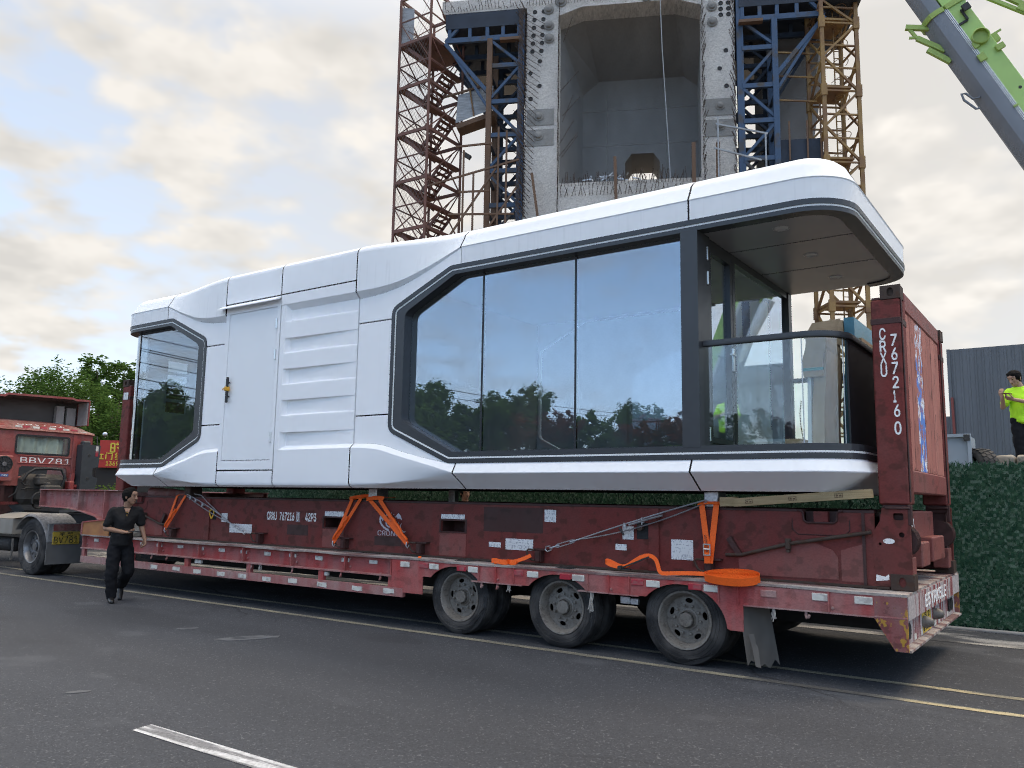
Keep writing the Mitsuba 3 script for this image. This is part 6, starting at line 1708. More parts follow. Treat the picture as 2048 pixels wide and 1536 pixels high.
def clipbox(l, s, o, dl, ds, do):
    v = [boom_pt(l + a * dl / 2, s + b * ds / 2, o + c * do / 2) for a in (-1, 1) for b in (-1, 1) for c in (-1, 1)]
    return quads(v, BF)


add('bracket', [bar(boom_pt(jl - 0.1, -0.36, -0.1), boom_pt(jl + 0.20, -0.72, -0.1), 0.09, 0.10), bar(boom_pt(jl - 0.72, -0.36, -0.1), boom_pt(jl - 0.15, -0.66, -0.1), 0.08, 0.10), bar(boom_pt(jl - 0.15, -0.66, -0.1), boom_pt(jl + 0.15, -0.68, -0.1), 0.06), bar(boom_pt(jl - 0.17, -0.60, -0.1), boom_pt(jl - 0.05, -0.78, -0.1), 0.045), bar(boom_pt(jl - 1.0, -0.40, -0.1), boom_pt(jl - 0.5, -0.62, -0.1), 0.09, 0.1)], 'crane_olive', CR, kind='stuff')
add('hook_clip', tube([boom_pt(jl - 2.02, -0.38, -0.2), boom_pt(jl - 1.98, -0.50, -0.2), boom_pt(jl - 1.80, -0.55, -0.2), boom_pt(jl - 1.76, -0.62, -0.2), boom_pt(jl - 1.9, -0.65, -0.2), boom_pt(jl - 2.2, -0.56, -0.2), boom_pt(jl - 2.22, -0.50, -0.2)], 0.025, 7), 'crane_grey', CR, smooth=60)
add('cable_reel', [lathe([(0, 0.17), (0.10, 0.17), (0.11, 0.15), (0.02, 0.14), (0.02, 0)], boom_pt(jl - 0.95, 0.22, -0.34), -bo, 20)], 'crane_olive', CR, smooth=40)
add('lamp', [clipbox(jl - 0.25, 0.30, -0.46, 0.14, 0.14, 0.06), clipbox(jl - 0.35, 0.22, -0.38, 0.26, 0.04, 0.05), clipbox(jl - 0.48, 0.13, -0.36, 0.05, 0.18, 0.03)], 'ink_black', CR, kind='stuff')
add('stripe_bracket', [clipbox(jl - 1.35, 0.02, -0.38, 0.16, 0.14, 0.05), clipbox(jl - 1.05, 0.06, -0.38, 0.14, 0.10, 0.05), clipbox(jl - 2.6, 0.0, -0.37, 0.04, 0.08, 0.04), clipbox(jl - 3.9, 0.0, -0.37, 0.05, 0.09, 0.04)], 'crane_olive', CR, kind='stuff')
add('inspection_hole', lathe([(0, 0.035), (0.004, 0.03), (0.005, 0)], boom_pt(jl - 2.3, 0.27, -0.336), -bo, 14), 'ink_black', CR, smooth=40)
add('side_bracket', [clipbox(jl - 1.05, 0.52, -0.1, 0.18, 0.14, 0.12), clipbox(jl - 0.95, 0.60, -0.1, 0.04, 0.22, 0.03), clipbox(jl - 1.35, 0.40, -0.38, 0.12, 0.16, 0.07), clipbox(jl - 1.9, 0.43, 0.0, 0.35, 0.05, 0.2)], 'crane_olive', CR, kind='stuff')
add('belly_plate', quads([boom_pt(jl - 5.1, -0.42, -0.2), boom_pt(jl - 5.25, -0.50, -0.2), boom_pt(jl - 5.7, -0.50, -0.2), boom_pt(jl - 6.1, -0.40, -0.2), boom_pt(jl - 5.1, -0.42, 0.2), boom_pt(jl - 5.25, -0.50, 0.2), boom_pt(jl - 5.7, -0.50, 0.2), boom_pt(jl - 6.1, -0.40, 0.2)], [[0, 1, 2, 3], [4, 7, 6, 5], [0, 4, 5, 1], [1, 5, 6, 2], [2, 6, 7, 3]]), 'crane_olive', CR)
add('jib_strut', [bar(boom_pt(jl + 0.55, 0.40, -0.2), boom_pt(jl - 0.95, 1.20, -0.2), 0.07), bar(boom_pt(jl + 1.0, 0.42, -0.2), boom_pt(jl - 0.85, 1.30, -0.2), 0.09), bar(boom_pt(jl - 0.75, 1.15, -0.2), boom_pt(jl - 1.40, 1.48, -0.2), 0.12), bar(boom_pt(jl - 1.15, 1.36, -0.2), boom_pt(jl - 1.5, 1.54, -0.2), 0.16)], 'crane_olive', CR, kind='stuff')
for s0, s1 in ((0.95, 1.9), (1.52, 2.0)):
    add('hoist_rope', tube([boom_pt(jl + 1.2 if s0 < 1.5 else jl - 1.4, s0, -0.2), boom_pt(jl - 3.0, (s0 + s1) / 2 + 0.12, -0.2), boom_pt(jl - 8.5, s1 + 0.1, -0.2)], 0.018, 5), 'rebar', CR, smooth=60)
# the carrier below, outside the frame but mirrored in the porch glass
cr0 = np.array([16.6, 13.0, 0])
add('turntable', [cbox(15.4, 18.4, 11.9, 14.1, 1.5, 2.6, 0.08)], 'crane_grey', CR)
add('lift_cylinder', [rod((16.9, 12.9, 1.6), tuple(boom_pt(5.2, -0.5, 0)), 0.16, 14), rod((16.9, 12.9, 1.6), tuple(np.array([16.9, 12.9, 1.6]) * 0.5 + 0.5 * boom_pt(5.2, -0.5, 0)), 0.22, 14)], 'crane_white', CR, smooth=40)
add('crane_cab', [cbox(14.6, 15.6, 11.4, 12.3, 1.3, 3.0, 0.12)], 'crane_white', CR)
add('crane_cab_window', [box(14.7, 15.5, 11.385, 11.398, 2.05, 2.85)], 'black_plastic', CR)
add('carrier', [cbox(12.6, 19.5, 11.8, 14.2, 0.75, 1.45, 0.06)], 'crane_green', CR)
for x in (13.4, 14.8, 17.6, 18.9):
    add('carrier_wheel', lathe(tyre_profile(0.55, 0.35, 0.3), (x, 11.95, 0.55), (0, 1, 0), 28), 'tyre', CR, smooth=35)


# ---- trees
def leafmat(key, dark, light):
    def fn(p, n, uv):
        r1 = cell_rand(p.x * 9, p.y * 9, p.z * 9)
        r2 = fbm(p.x * 0.9, p.y * 0.9, p.z * 0.9, 3)
        return mix(dark, light, 0.5 * r1 + 0.7 * r2 - 0.1)
    scene[key] = {'type': 'principledthin', 'base_color': proc(fn), 'roughness': 0.5, 'diff_trans': 0.6, 'spec_trans': 0.0}


leafmat('leaf_green', (0.028, 0.070, 0.018), (0.125, 0.205, 0.050))
leafmat('leaf_shrub', (0.05, 0.11, 0.02), (0.18, 0.26, 0.06))
leafmat('leaf_red', (0.10, 0.030, 0.018), (0.20, 0.075, 0.035))
mat('bark', lambda p, n, uv: mi.Color3f(0.10, 0.08, 0.06) * (0.6 + 0.8 * fbm(p.x * 9, p.y * 9, p.z * 3, 4)), 0.9)


def leaves(centres, size, r, spread=0.6):
    n = len(centres)
    a = r.normal(size=(n, 3)) * spread
    a[:, 2] = np.abs(a[:, 2]) * 0.4 - 0.25
    a /= np.linalg.norm(a, axis=1, keepdims=True)
    b = np.cross(a, r.normal(size=(n, 3)))
    b /= np.linalg.norm(b, axis=1, keepdims=True)
    s = size * (0.6 + 0.8 * r.random((n, 1)))
    V = np.stack([centres - a * s, centres + b * s * 0.42, centres + a * s, centres - b * s * 0.42], 1).reshape(-1, 3)
    return quads(V, np.arange(n * 4).reshape(-1, 4))


def crown_points(n, lobes, r):
    """Leaf places near the skins of many small tufts that fill the lobes."""
    out = []
    w = np.array([l[3] ** 2 for l in lobes])
    for (cx, cy, cz, rad), k in zip(lobes, (n * w / w.sum()).astype(int)):
        nt = max(int(k / 26), 4)
        d = r.normal(size=(nt, 3))
        d /= np.linalg.norm(d, axis=1, keepdims=True)
        c = np.array([cx, cy, cz]) + d * rad * (0.45 + 0.62 * r.random((nt, 1)) ** 0.6) * np.array([1, 1, 0.9])
        pts = np.repeat(c, 26, 0)
        e = r.normal(size=pts.shape)
        e /= np.linalg.norm(e, axis=1, keepdims=True)
        tuft = np.repeat(0.16 + 0.16 * r.random((nt, 1)), 26, 0)
        out.append(pts + e * tuft * rad ** 0.5 * (0.3 + 0.9 * r.random((len(pts), 1))))
    return np.vstack(out)


def tree(name, label, base, height, lobes, n, size, seed, m='leaf_green', group=None, trunk=0.16, category='tree', z0=0.0):
    r = np.random.default_rng(seed)
    k = thing(name, label, category, group)
    base = np.array([base[0], base[1], z0], float)
    tr_ = [base + np.array([0, 0, 0]), base + (0.05, 0.02, height * 0.3), base + (-0.03, 0.05, height * 0.62)]
    add('trunk', [tube(tr_, [trunk, trunk * 0.8, trunk * 0.45], 8)], 'bark', k, smooth=60)
    for (cx, cy, cz, rad) in lobes[:7]:
        add('limb', tube([tr_[1], (np.array(tr_[1]) * 0.5 + 0.5 * (base + (cx, cy, cz - 0.3 * rad))), base + (cx, cy, cz)], [trunk * 0.5, trunk * 0.32, trunk * 0.1], 6), 'bark', k, smooth=60)
    add('crown', leaves(base + crown_points(n, lobes, r), size, r), m, k)
    return k


def lobes_for(w, h, zc, n, seed):
    r = np.random.default_rng(seed)
    out = [(0, 0, zc, 0.55 * min(w, h))]
    for i in range(n):
        a, e = r.random() * 6.28, r.random() * 1.6 - 0.6
        out.append((w * 0.62 * math.cos(a) * math.cos(e), w * 0.62 * math.sin(a) * math.cos(e), zc + h * 0.62 * math.sin(e), (0.28 + 0.16 * r.random()) * min(w, h)))
    return out


tree('shade_tree', 'leafy green tree on the left behind the red truck', (-12.9, 5.2), 5.4, [(-2.2, -1.6, 3.7, 0.9), (-1.6, -1.2, 4.2, 0.8), (0, 0, 3.9, 1.35), (-0.9, -0.5, 3.6, 1.0), (0.8, 0.6, 3.5, 1.05), (0.1, -0.2, 4.75, 0.85), (-1.4, -0.9, 3.3, 0.8), (1.25, 1.0, 3.0, 0.85), (0.5, 0.3, 2.5, 0.9), (-0.5, 0.0, 4.6, 0.7), (1.5, 1.1, 3.7, 0.6), (1.1, 0.8, 2.1, 0.6), (-2.0, -1.2, 3.6, 0.6), (0.9, 0.6, 4.3, 0.6), (-1.0, -0.6, 2.6, 0.9)], 38000, 0.052, 21)
tree('roadside_bush', 'clipped bright green bush between truck and container', (-8.0, 4.2), 1.0, [(0, 0, 1.2, 0.5), (0.4, 0.2, 1.25, 0.42), (-0.4, -0.2, 1.2, 0.45)], 2600, 0.04, 22, 'leaf_shrub', trunk=0.06, category='bush')
tree('shade_tree', 'grey green tree farther off, above the left container post', (-26.0, 14.2), 8.5, lobes_for(2.2, 2.2, 6.6, 8, 77), 5000, 0.11, 77)
mat('sign_red', (0.38, 0.030, 0.02), 0.5)
mat('sign_yellow', (0.58, 0.44, 0.05), 0.5)
mat('shop_dark', (0.03, 0.028, 0.026), 0.8)
mat('shop_wall', lambda p, n, uv: mi.Color3f(0.48, 0.47, 0.45) * (0.8 + 0.4 * fbm(p.x * 2, p.y * 2, p.z * 1, 3)), 0.8)
SB = thing('shop_building', 'pale roadside shop behind the tree, its front dark below the red sign', 'building')
fx, fy = np.array([-12.3, 7.4]), None
fd = np.array([0.62, 0.785])  # along the shop front, to the right as seen


def shop(a, n_, z):
    return np.array([-8.98 + fd[0] * a + fd[1] * n_ * -1, 4.87 + fd[1] * a + fd[0] * n_, z])


def shop_box(a0, a1, n0, n1, z0, z1):
    return quads([shop(a, n_, z) for a in (a0, a1) for n_ in (n0, n1) for z in (z0, z1)], BF)


add('wall', shop_box(-3.5, 3.0, 0.5, 4.0, 0.0, 2.35), 'shop_dark', SB)
add('upper_wall', shop_box(0.35, 3.0, 0.52, 4.0, 2.35, 3.75), 'shop_wall', SB)
add('pillar', shop_box(-0.9, -0.62, 0.3, 0.5, 0.0, 2.3), 'bark', SB)
SG = thing('shop_sign', 'red shop sign with yellow lettering between truck and container', 'sign')
add('board', shop_box(-0.35, 2.6, 0.35, 0.42, 2.18, 2.95), 'sign_red', SG)


def glyph(strokes, a, z, h, m='sign_yellow', w=0.03):
    add('character', [bar(shop(a + x0 * h, 0.34, z + z0 * h), shop(a + x1 * h, 0.34, z + z1 * h), 0.012, w, up=(0, 0, 1)) if abs(z1 - z0) < 1e-6 else bar(shop(a + x0 * h, 0.34, z + z0 * h), shop(a + x1 * h, 0.34, z + z1 * h), 0.012, w, up=tuple(fd) + (0,)) for x0, z0, x1, z1 in strokes], m, SG, kind='stuff')


glyph([(0.0, 0.0, 0.0, 0.85), (0.0, 0.85, 0.35, 0.85), (0.35, 0.0, 0.35, 0.85), (0.0, 0.42, 0.35, 0.42), (0.0, 0.0, 0.35, 0.0), (0.6, 0.95, 0.5, 0.7), (0.55, 0.78, 0.95, 0.78), (0.95, 0.78, 0.92, 0.0), (0.92, 0.0, 0.78, 0.05), (0.62, 0.5, 0.74, 0.32)], -0.06, 2.62, 0.28, w=0.04)
glyph([(0.0, 0.0, 0.0, 0.7), (0.05, 0.95, 0.15, 0.82), (0.25, 0.85, 0.8, 0.85), (0.8, 0.85, 0.8, 0.0), (0.8, 0.0, 0.65, 0.05)], -0.17, 2.41, 0.20)
glyph([(0.2, 0.95, 0.0, 0.6), (0.0, 0.6, 0.25, 0.62), (0.25, 0.62, 0.0, 0.25), (0.0, 0.25, 0.3, 0.3), (0.0, 0.0, 0.3, 0.1), (0.45, 0.85, 0.95, 0.85), (0.5, 0.6, 0.95, 0.6), (0.45, 0.3, 1.0, 0.3), (0.7, 0.95, 0.7, 0.0)], 0.07, 2.41, 0.20)
glyph([(0.0, 0.9, 0.7, 0.9), (0.35, 0.9, 0.35, 0.1), (0.0, 0.1, 0.75, 0.1)], -0.34, 2.41, 0.15)
tmx = text_on('13690', 0.115, shop(-0.16, 0.345, 2.24), (fd[0], fd[1], 0), Z, bold=True, width=0.42)
add('character', tmx, 'sign_yellow', SG)
# ---- what stands across the road behind the camera, seen mirrored in the windows
protoA = None
spots = [(-13.2, -20.5, 1.0, 1), (-14.8, -24.0, 1.15, 0), (-12.6, -25.5, 1.1, 2), (-11.4, -26.5, 1.2, 0), (-10.4, -28.0, 1.15, 1), (-9.0, -29.0, 1.0, 0), (-6.0, -32.0, 1.05, 1), (-4.9, -33.0, 1.0, 2), (-3.4, -34.0, 1.0, 0), (-7.6, -31.0, 1.05, 2), (-16.5, -27.0, 1.25, 1), (-20, -12.5, 0.95, 0), (-24, -15.5, 1.2, 2), (-17.5, -11.0, 0.8, 1),
         (-28, -19, 1.3, 0), (-30, -28, 1.4, 1), (-7.0, -31.0, 0.85, 2), (-4.0, -33, 0.8, 0), (0.5, -35, 0.75, 2), (4.5, -36, 0.7, 1), (9.5, -37, 0.7, 0)]
descr = ['broad round crowned', 'taller uneven crowned', 'low spreading']
protos = []
for j in range(3):
    x, y, s, _ = [q for q in spots if q[3] == j][0]
    protos.append(tree('roadside_tree', f'{descr[j]} tree across the road behind the camera', (0, 0), 5.5, lobes_for((2.2, 1.7, 2.6)[j], (1.7, 2.2, 1.4)[j], (3.6, 4.0, 3.1)[j], 12, 50 + j), 9000, 0.085, 60 + j, group='trees across the road'))
first = {0: True, 1: True, 2: True}
for i, (x, y, s, j) in enumerate(spots):
    tw = T().translate([float(x), float(y), 0.0]).rotate([0, 0, 1], 47.0 * i).scale([float(s) * 1.02] * 2 + [float(s) * 1.13])
    if first[j]:
        first[j] = False
        for kk in [q for q in scene if q.startswith(protos[j] + '__')]:
            scene[kk]['to_world'] = tw
        continue
    key = numbered('roadside_tree')
    labels[key] = {'label': f'{descr[j]} tree across the road behind the camera', 'category': 'tree', 'group': 'trees across the road'}
    again(key, protos[j], tw)
for i, (x, y, s, j) in enumerate(((-34, 9, 1.5, 0), (-42, 16, 1.7, 2), (-38, 26, 1.6, 1), (-52, 12, 1.8, 1), (-50, 30, 1.9, 0), (-60, 22, 2.0, 2))):
    key = numbered('roadside_tree')
    labels[key] = {'label': f'{descr[j]} tree far off beyond the tractor truck', 'category': 'tree', 'group': 'far trees beyond the truck'}
    again(key, protos[j], T().translate([float(x), float(y), 0.0]).rotate([0, 0, 1], 61.0 * i).scale([float(s)] * 3))
rr2 = np.random.default_rng(90)
for i, (x, y) in enumerate(((-10.5, -25.0), (-9.6, -26.5), (-8.0, -27.0), (-6.2, -28.5), (-4.4, -29.0), (-2.6, -30.0), (-0.6, -30.5), (1.4, -31.0))):
    tree('red_shrub', 'reddish brown shrub across the road behind the camera', (x, y), 2.6, lobes_for(1.5, 1.3, 2.5, 6, 100 + i), 2600, 0.09, 110 + i, 'leaf_red' if i % 3 else 'leaf_green', group='reddish shrubs across the road', trunk=0.08, category='shrub', z0=2.3)
mat('bank_brown', lambda p, n, uv: mix((0.10, 0.055, 0.04), (0.20, 0.14, 0.10), fbm(p.x * 0.6, p.y * 0.6, p.z * 3, 4)), 0.95)
bank = []
for x in np.linspace(-60, 40, 60):
    h = 2.0 + 1.3 * float(meshkit.fbm(np.array([[x * 0.16, 0, 0]]), 3, 9)[0])
    bank.append([(x, -26.0, 0.0), (x, -28.0, h * 0.7), (x, -31, h), (x, -40, h * 0.9), (x, -60, 0.5)])
structure('earth_bank', grid(np.array(bank)), 'bank_brown', 'brown earth bank across the road behind the camera', smooth=True)
PY_ = thing('power_pole', 'lattice power pole with crossarms across the road behind the camera', 'power pole')
pp = np.array([-20.5, -60.0, 0])
for sx in (-1, 1):
    for sy in (-1, 1):
        add('leg', bar(pp + (0.6 * sx, 0.6 * sy, 0), pp + (0.22 * sx, 0.22 * sy, 9.2), 0.09), 'rebar', PY_)
add('lacing', [bar(pp + ((0.6 - 0.041 * z) * s, -(0.6 - 0.041 * z), z), pp + (-(0.6 - 0.041 * (z + 1)) * s, -(0.6 - 0.041 * (z + 1)), z + 1), 0.05) for z in range(0, 9) for s in (-1, 1)], 'rebar', PY_, kind='stuff')
for z in (9.1, 7.8, 6.5):
    add('crossarm', bar(pp + (-1.5, 0, z), pp + (1.5, 0, z), 0.14), 'rebar', PY_)
for i, (z, s) in enumerate(((9.1, -1.4), (9.1, 1.4), (8.5, -1.4), (7.8, 1.4), (7.8, -1.4), (6.5, 1.4), (6.5, -1.4))):
    a, b = pp + (s, 0, z), np.array([-24.0 + s, -8.0, z + 0.6])
    solo('power_line', tube(between(a, b, 24, (0, 0, -0.9)), 0.022, 4), 'ink_black', 'power line strung along the road behind the camera', 'power line', 'power lines across the road')
# ================================================================== people
import manifold3d as m3
mat('skin', lambda p, n, uv: mi.Color3f(0.30, 0.165, 0.105) * (0.9 + 0.2 * noise(p.x * 30, p.y * 30, p.z * 30)), 0.5, spec=0.4)
mat('skin_light', (0.38, 0.225, 0.155), 0.5, spec=0.4)
mat('hair_black', (0.009, 0.008, 0.0075), 0.85, spec=0.12)
mat('cloth_black', lambda p, n, uv: mi.Color3f(0.0125, 0.012, 0.0125) * (0.7 + 0.6 * fbm(p.x * 9, p.y * 9, p.z * 7, 3)), 0.8, spec=0.2)
mat('cloth_trousers', lambda p, n, uv: mi.Color3f(0.010, 0.010, 0.012) * (0.7 + 0.6 * fbm(p.x * 9, p.y * 9, p.z * 7, 3)), 0.85, spec=0.2)
mat('cloth_lime', lambda p, n, uv: mi.Color3f(0.47, 0.83, 0.035) * (0.92 + 0.16 * fbm(p.x * 7, p.y * 7, p.z * 7, 3)), 0.7, spec=0.2)
mat('shoe_black', (0.014, 0.013, 0.013), 0.4)
mat('lip', (0.20, 0.085, 0.065), 0.5)
mat('eye_dark', (0.012, 0.010, 0.009), 0.3)


def ball(c, r):
    c = np.asarray(c, float)
    r = np.broadcast_to(np.asarray(r, float), (3,))
    return m3.Manifold.sphere(1.0, 20).scale(tuple(r)).translate(tuple(c))


def hull(*bs):
    return m3.Manifold.batch_hull(list(bs))


def chain(pts, rs):
    bs = [ball(p, r) for p, r in zip(pts, rs)]
    return [hull(a, b) for a, b in zip(bs[:-1], bs[1:])]


def fuse(parts, edge=0.016, it=10):
    m = m3.Manifold.batch_boolean(parts, m3.OpType.Add)
    m = m.refine_to_length(edge)
    a = m.to_mesh()
    t = trimesh.Trimesh(a.vert_properties[:, :3], a.tri_verts, process=True)
    v0 = t.vertices.copy()
    trimesh.smoothing.filter_taubin(t, lamb=0.5, nu=0.53, iterations=it)
    v1 = t.vertices.copy()
    bad = ~(np.linalg.norm(v1 - v0, axis=1) < 0.02)
    v1[bad] = v0[bad]
    t.vertices = v1
    return t


def head_parts(c, fw, up, s=1.0):
    """A head at c (its middle) that looks along fw: skull, jaw, nose, brow, ears."""
    c, fw, up = np.asarray(c, float), np.asarray(fw, float), np.asarray(up, float)
    fw = fw / np.linalg.norm(fw)
    up = up - fw * (up @ fw)
    up /= np.linalg.norm(up)
    rt = np.cross(fw, up)
    q = lambda f, r, u: c + s * (fw * f + rt * r + up * u)
    parts = [hull(ball(q(-0.022, 0, 0.028), 0.078 * s), ball(q(0.022, 0, 0.040), 0.066 * s)),
             hull(ball(q(0.020, 0, 0.0), 0.062 * s), ball(q(0.040, 0, -0.070), 0.034 * s), ball(q(0.010, 0.038, -0.045), 0.026 * s), ball(q(0.010, -0.038, -0.045), 0.026 * s)),
             hull(ball(q(0.078, 0, 0.022), 0.009 * s), ball(q(0.098, 0, -0.018), 0.012 * s), ball(q(0.080, 0.012, -0.022), 0.009 * s), ball(q(0.080, -0.012, -0.022), 0.009 * s)),
             hull(ball(q(0.074, 0.032, 0.034), 0.011 * s), ball(q(0.074, -0.032, 0.034), 0.011 * s)),
             hull(ball(q(0.072, 0.014, -0.048), 0.009 * s), ball(q(0.072, -0.014, -0.048), 0.009 * s))]
    for sgn in (-1, 1):
        parts.append(hull(ball(q(-0.004, 0.076 * sgn, 0.018), 0.012 * s), ball(q(-0.012, 0.080 * sgn, -0.022), 0.009 * s), ball(q(-0.022, 0.082 * sgn, 0.012), 0.009 * s)))
    return parts, q


def hand_parts(wrist, palm_dir, palm_nrm, curl=0.5, s=1.0, thumb=1):
    """A hand of palm, four unequal fingers and a thumb from its side."""
    w, d, n_ = (np.asarray(a, float) for a in (wrist, palm_dir, palm_nrm))
    d = d / np.linalg.norm(d)
    n_ = n_ - d * (n_ @ d)
    n_ /= np.linalg.norm(n_)
    x = np.cross(d, n_) * thumb
    q = lambda a, b, c_: w + s * (d * a + x * b + n_ * c_)
    parts = [hull(ball(q(0.0, 0.0, 0), 0.022 * s), ball(q(0.02, 0.020, 0), 0.014 * s), ball(q(0.02, -0.020, 0), 0.014 * s), ball(q(0.082, 0.030, 0), 0.011 * s), ball(q(0.078, -0.032, 0), 0.011 * s))]
    for b, L, k in ((0.030, 0.070, 0.9), (0.010, 0.078, 1.0), (-0.011, 0.072, 1.05), (-0.030, 0.056, 1.15)):
        pts = [q(0.078, b, 0)]
        a = 0.0
        for seg in (0.42, 0.33, 0.25):
            a += curl * k
            pts.append(pts[-1] + s * L * seg * (d * math.cos(a) + n_ * math.sin(a)))
        parts += chain(pts, [0.0098 * s, 0.0092 * s, 0.0084 * s, 0.0074 * s])
    t0 = q(0.018, 0.024, 0.004)
    t1 = q(0.050, 0.052, 0.014)
    t2 = q(0.078, 0.056, 0.026 + 0.01 * curl)
    parts += chain([t0, t1, t2], [0.013 * s, 0.011 * s, 0.009 * s])
    return parts


def person(label, frame, J, mats, hair='short', shirt_len=0.02, grp=None):
    """J: joints in the person's own axes (right as seen, towards the viewer, up); frame maps them to the world."""
    k = thing('person', label, 'person', grp)
    W = {n_: frame(p) for n_, p in J.items() if not n_.startswith('_')}
    o = frame((0, 0, 0))
    dirv = lambda v: frame(v) - o
    skin = []
    hp, hq = head_parts(W['head'], dirv(J['_look']), dirv(J.get('_up', (0, 0, 1))), J.get('_hs', 1.0))
    skin += hp
    skin += chain([W['neck'], W['head'] - 0.02 * dirv(J['_look']) / np.linalg.norm(dirv(J['_look'])) + (0, 0, -0.03)], [0.056, 0.050])
    chest = [hull(ball(W['shl'], 0.05), ball(W['shr'], 0.05), ball(W['neck'] - (0, 0, 0.05), 0.06), ball(W['chest'], (0.12, 0.11, 0.12)))]
    for q_ in ('l', 'r'):
        skin += chain([W['sh' + q_], W['el' + q_], W['wr' + q_]], [0.050, 0.037, 0.025])
        skin += hand_parts(W['wr' + q_], dirv(J['_hd' + q_]), dirv(J['_hn' + q_]), J.get('_curl' + q_, 0.45), 0.95, J.get('_th' + q_, 1))
        skin += chain([W['hip' + q_], W['kn' + q_], W['an' + q_]], [0.075, 0.052, 0.036])
    skin += chest + [hull(ball(W['chest'], (0.12, 0.10, 0.12)), ball(W['pelvis'], (0.125, 0.10, 0.09)))]
    body = fuse(skin, 0.012, 8)
    scene[k + '__body'] = mikit.ply(body, mats['skin'], smooth=True)
    # shirt: torso and sleeves, a little fuller than the body
    sh = [hull(ball(W['shl'] + (0, 0, -0.005), 0.066), ball(W['shr'] + (0, 0, -0.005), 0.066), ball(W['neck'] - (0, 0, 0.045), 0.074), ball(W['chest'], (0.155, 0.135, 0.13))),
          hull(ball(W['chest'], (0.155, 0.135, 0.13)), ball(W['pelvis'] + (0, 0, 0.03), (0.155, 0.135, 0.10)), ball(W['pelvis'] - (0, 0, shirt_len), (0.158, 0.138, 0.05)))]
    for q_ in ('l', 'r'):
        e = W['sh' + q_] * 0.28 + W['el' + q_] * 0.72
        sh += chain([W['sh' + q_], e], [0.070, 0.064])
    shirt = fuse(sh, 0.016, 9)
    v = shirt.vertices
    wr = meshkit.fbm(np.c_[v[:, 0] * 9, v[:, 1] * 9, v[:, 2] * 11], 3, 4) - 0.5
    shirt.vertices = v + shirt.vertex_normals * wr[:, None] * 0.030
    add('shirt', shirt, mats['shirt'], k, smooth=True)
    if mats.get('collar'):
        nk = W['neck'] + (0, 0, -0.012)
        fx_, rx_ = dirv((0, 1, 0)), dirv((1, 0, 0))
        add('collar', tube([nk + rx_ * 0.066 * math.sin(a) + fx_ * 0.062 * math.cos(a) + np.array([0, 0, 0.018 - 0.03 * max(0, math.cos(a)) ** 2]) for a in np.linspace(0.35, 5.93, 20)], 0.013, 6), mats['shirt'], k, smooth=60)
    tr_ = [hull(ball(W['pelvis'], (0.14, 0.12, 0.08)), ball(W['hipl'], 0.092), ball(W['hipr'], 0.092))]
    for q_ in ('l', 'r'):
        tr_ += chain([W['hip' + q_], W['kn' + q_], W['an' + q_] + (0, 0, 0.02)], [0.094, 0.082, 0.070])
    tro = fuse(tr_, 0.018, 9)
    v = tro.vertices
    wr = meshkit.fbm(np.c_[v[:, 0] * 8, v[:, 1] * 8, v[:, 2] * 13], 3, 7) - 0.5
    tro.vertices = v + tro.vertex_normals * wr[:, None] * 0.040
    add('trousers', tro, mats['trousers'], k, smooth=True)
    for q_ in ('l', 'r'):
        fd_ = dirv(J['_toe' + q_])
        fd_ = fd_ / np.linalg.norm(fd_)
        a = W['an' + q_]
        shoe = fuse([hull(ball(a + (0, 0, -0.02), 0.042), ball(a - fd_ * 0.045 + (0, 0, -0.048), 0.036), ball(a + fd_ * 0.06 + (0, 0, -0.045), 0.040)), hull(ball(a + fd_ * 0.06 + (0, 0, -0.048), 0.040), ball(a + fd_ * 0.145 + (0, 0, -0.056), 0.030))], 0.012, 6)
        add('shoe', shoe, mats['shoe'], k, smooth=True)
    # hair, brows, eyes and lips
    hs = J.get('_hs', 1.0)
    cap = [hull(ball(hq(-0.024, 0, 0.036), 0.092 * hs), ball(hq(0.004, 0, 0.066), 0.070 * hs)), hull(ball(hq(-0.045, 0, -0.015), 0.066 * hs), ball(hq(-0.045, 0, 0.03), 0.08 * hs))]
    if hair == 'full':
        cap.append(hull(ball(hq(0.035, 0.03, 0.082), 0.036 * hs), ball(hq(0.035, -0.03, 0.082), 0.036 * hs), ball(hq(-0.02, 0, 0.07), 0.06 * hs)))
        cap += [hull(ball(hq(0.005, 0.072 * s_, 0.04), 0.024 * hs), ball(hq(0.0, 0.077 * s_, 0.0), 0.014 * hs)) for s_ in (-1, 1)]
    else:
        cap += [hull(ball(hq(-0.01, 0.070 * s_, 0.05), 0.024 * hs), ball(hq(-0.012, 0.076 * s_, 0.012), 0.014 * hs)) for s_ in (-1, 1)]
    hm = fuse(cap, 0.012, 5)
    v = hm.vertices
    hm.vertices = v + hm.vertex_normals * (meshkit.noise(v * 55, 3) - 0.35)[:, None] * 0.012
    add('hair', hm, mats['hair'], k, smooth=True)
    fe = []
    for s_ in (-1, 1):
        add('eyebrow', tube([hq(0.080, 0.014 * s_, 0.040), hq(0.079, 0.030 * s_, 0.045), hq(0.066, 0.046 * s_, 0.038)], 0.0055 * hs, 5), mats['hair'], k, smooth=60)
        em = trimesh.creation.icosphere(2, 0.0095 * hs)
        em.apply_translation(hq(0.072, 0.029 * s_, 0.022))
        add('eye', em, 'eye_dark', k, smooth=True)
    add('lips', tube([hq(0.070, -0.022, -0.046), hq(0.080, 0.0, -0.044), hq(0.070, 0.022, -0.046)], 0.006 * hs, 6), 'lip', k, smooth=60)
    return k, hq


def frame_at(origin, right, front, k_=1.0):
    o_, r1, f1 = np.asarray(origin, float), np.array([*right, 0.0]), np.array([*front, 0.0])
    return lambda p: o_ + k_ * (r1 * p[0] + f1 * p[1] + np.array([0, 0, p[2]]))


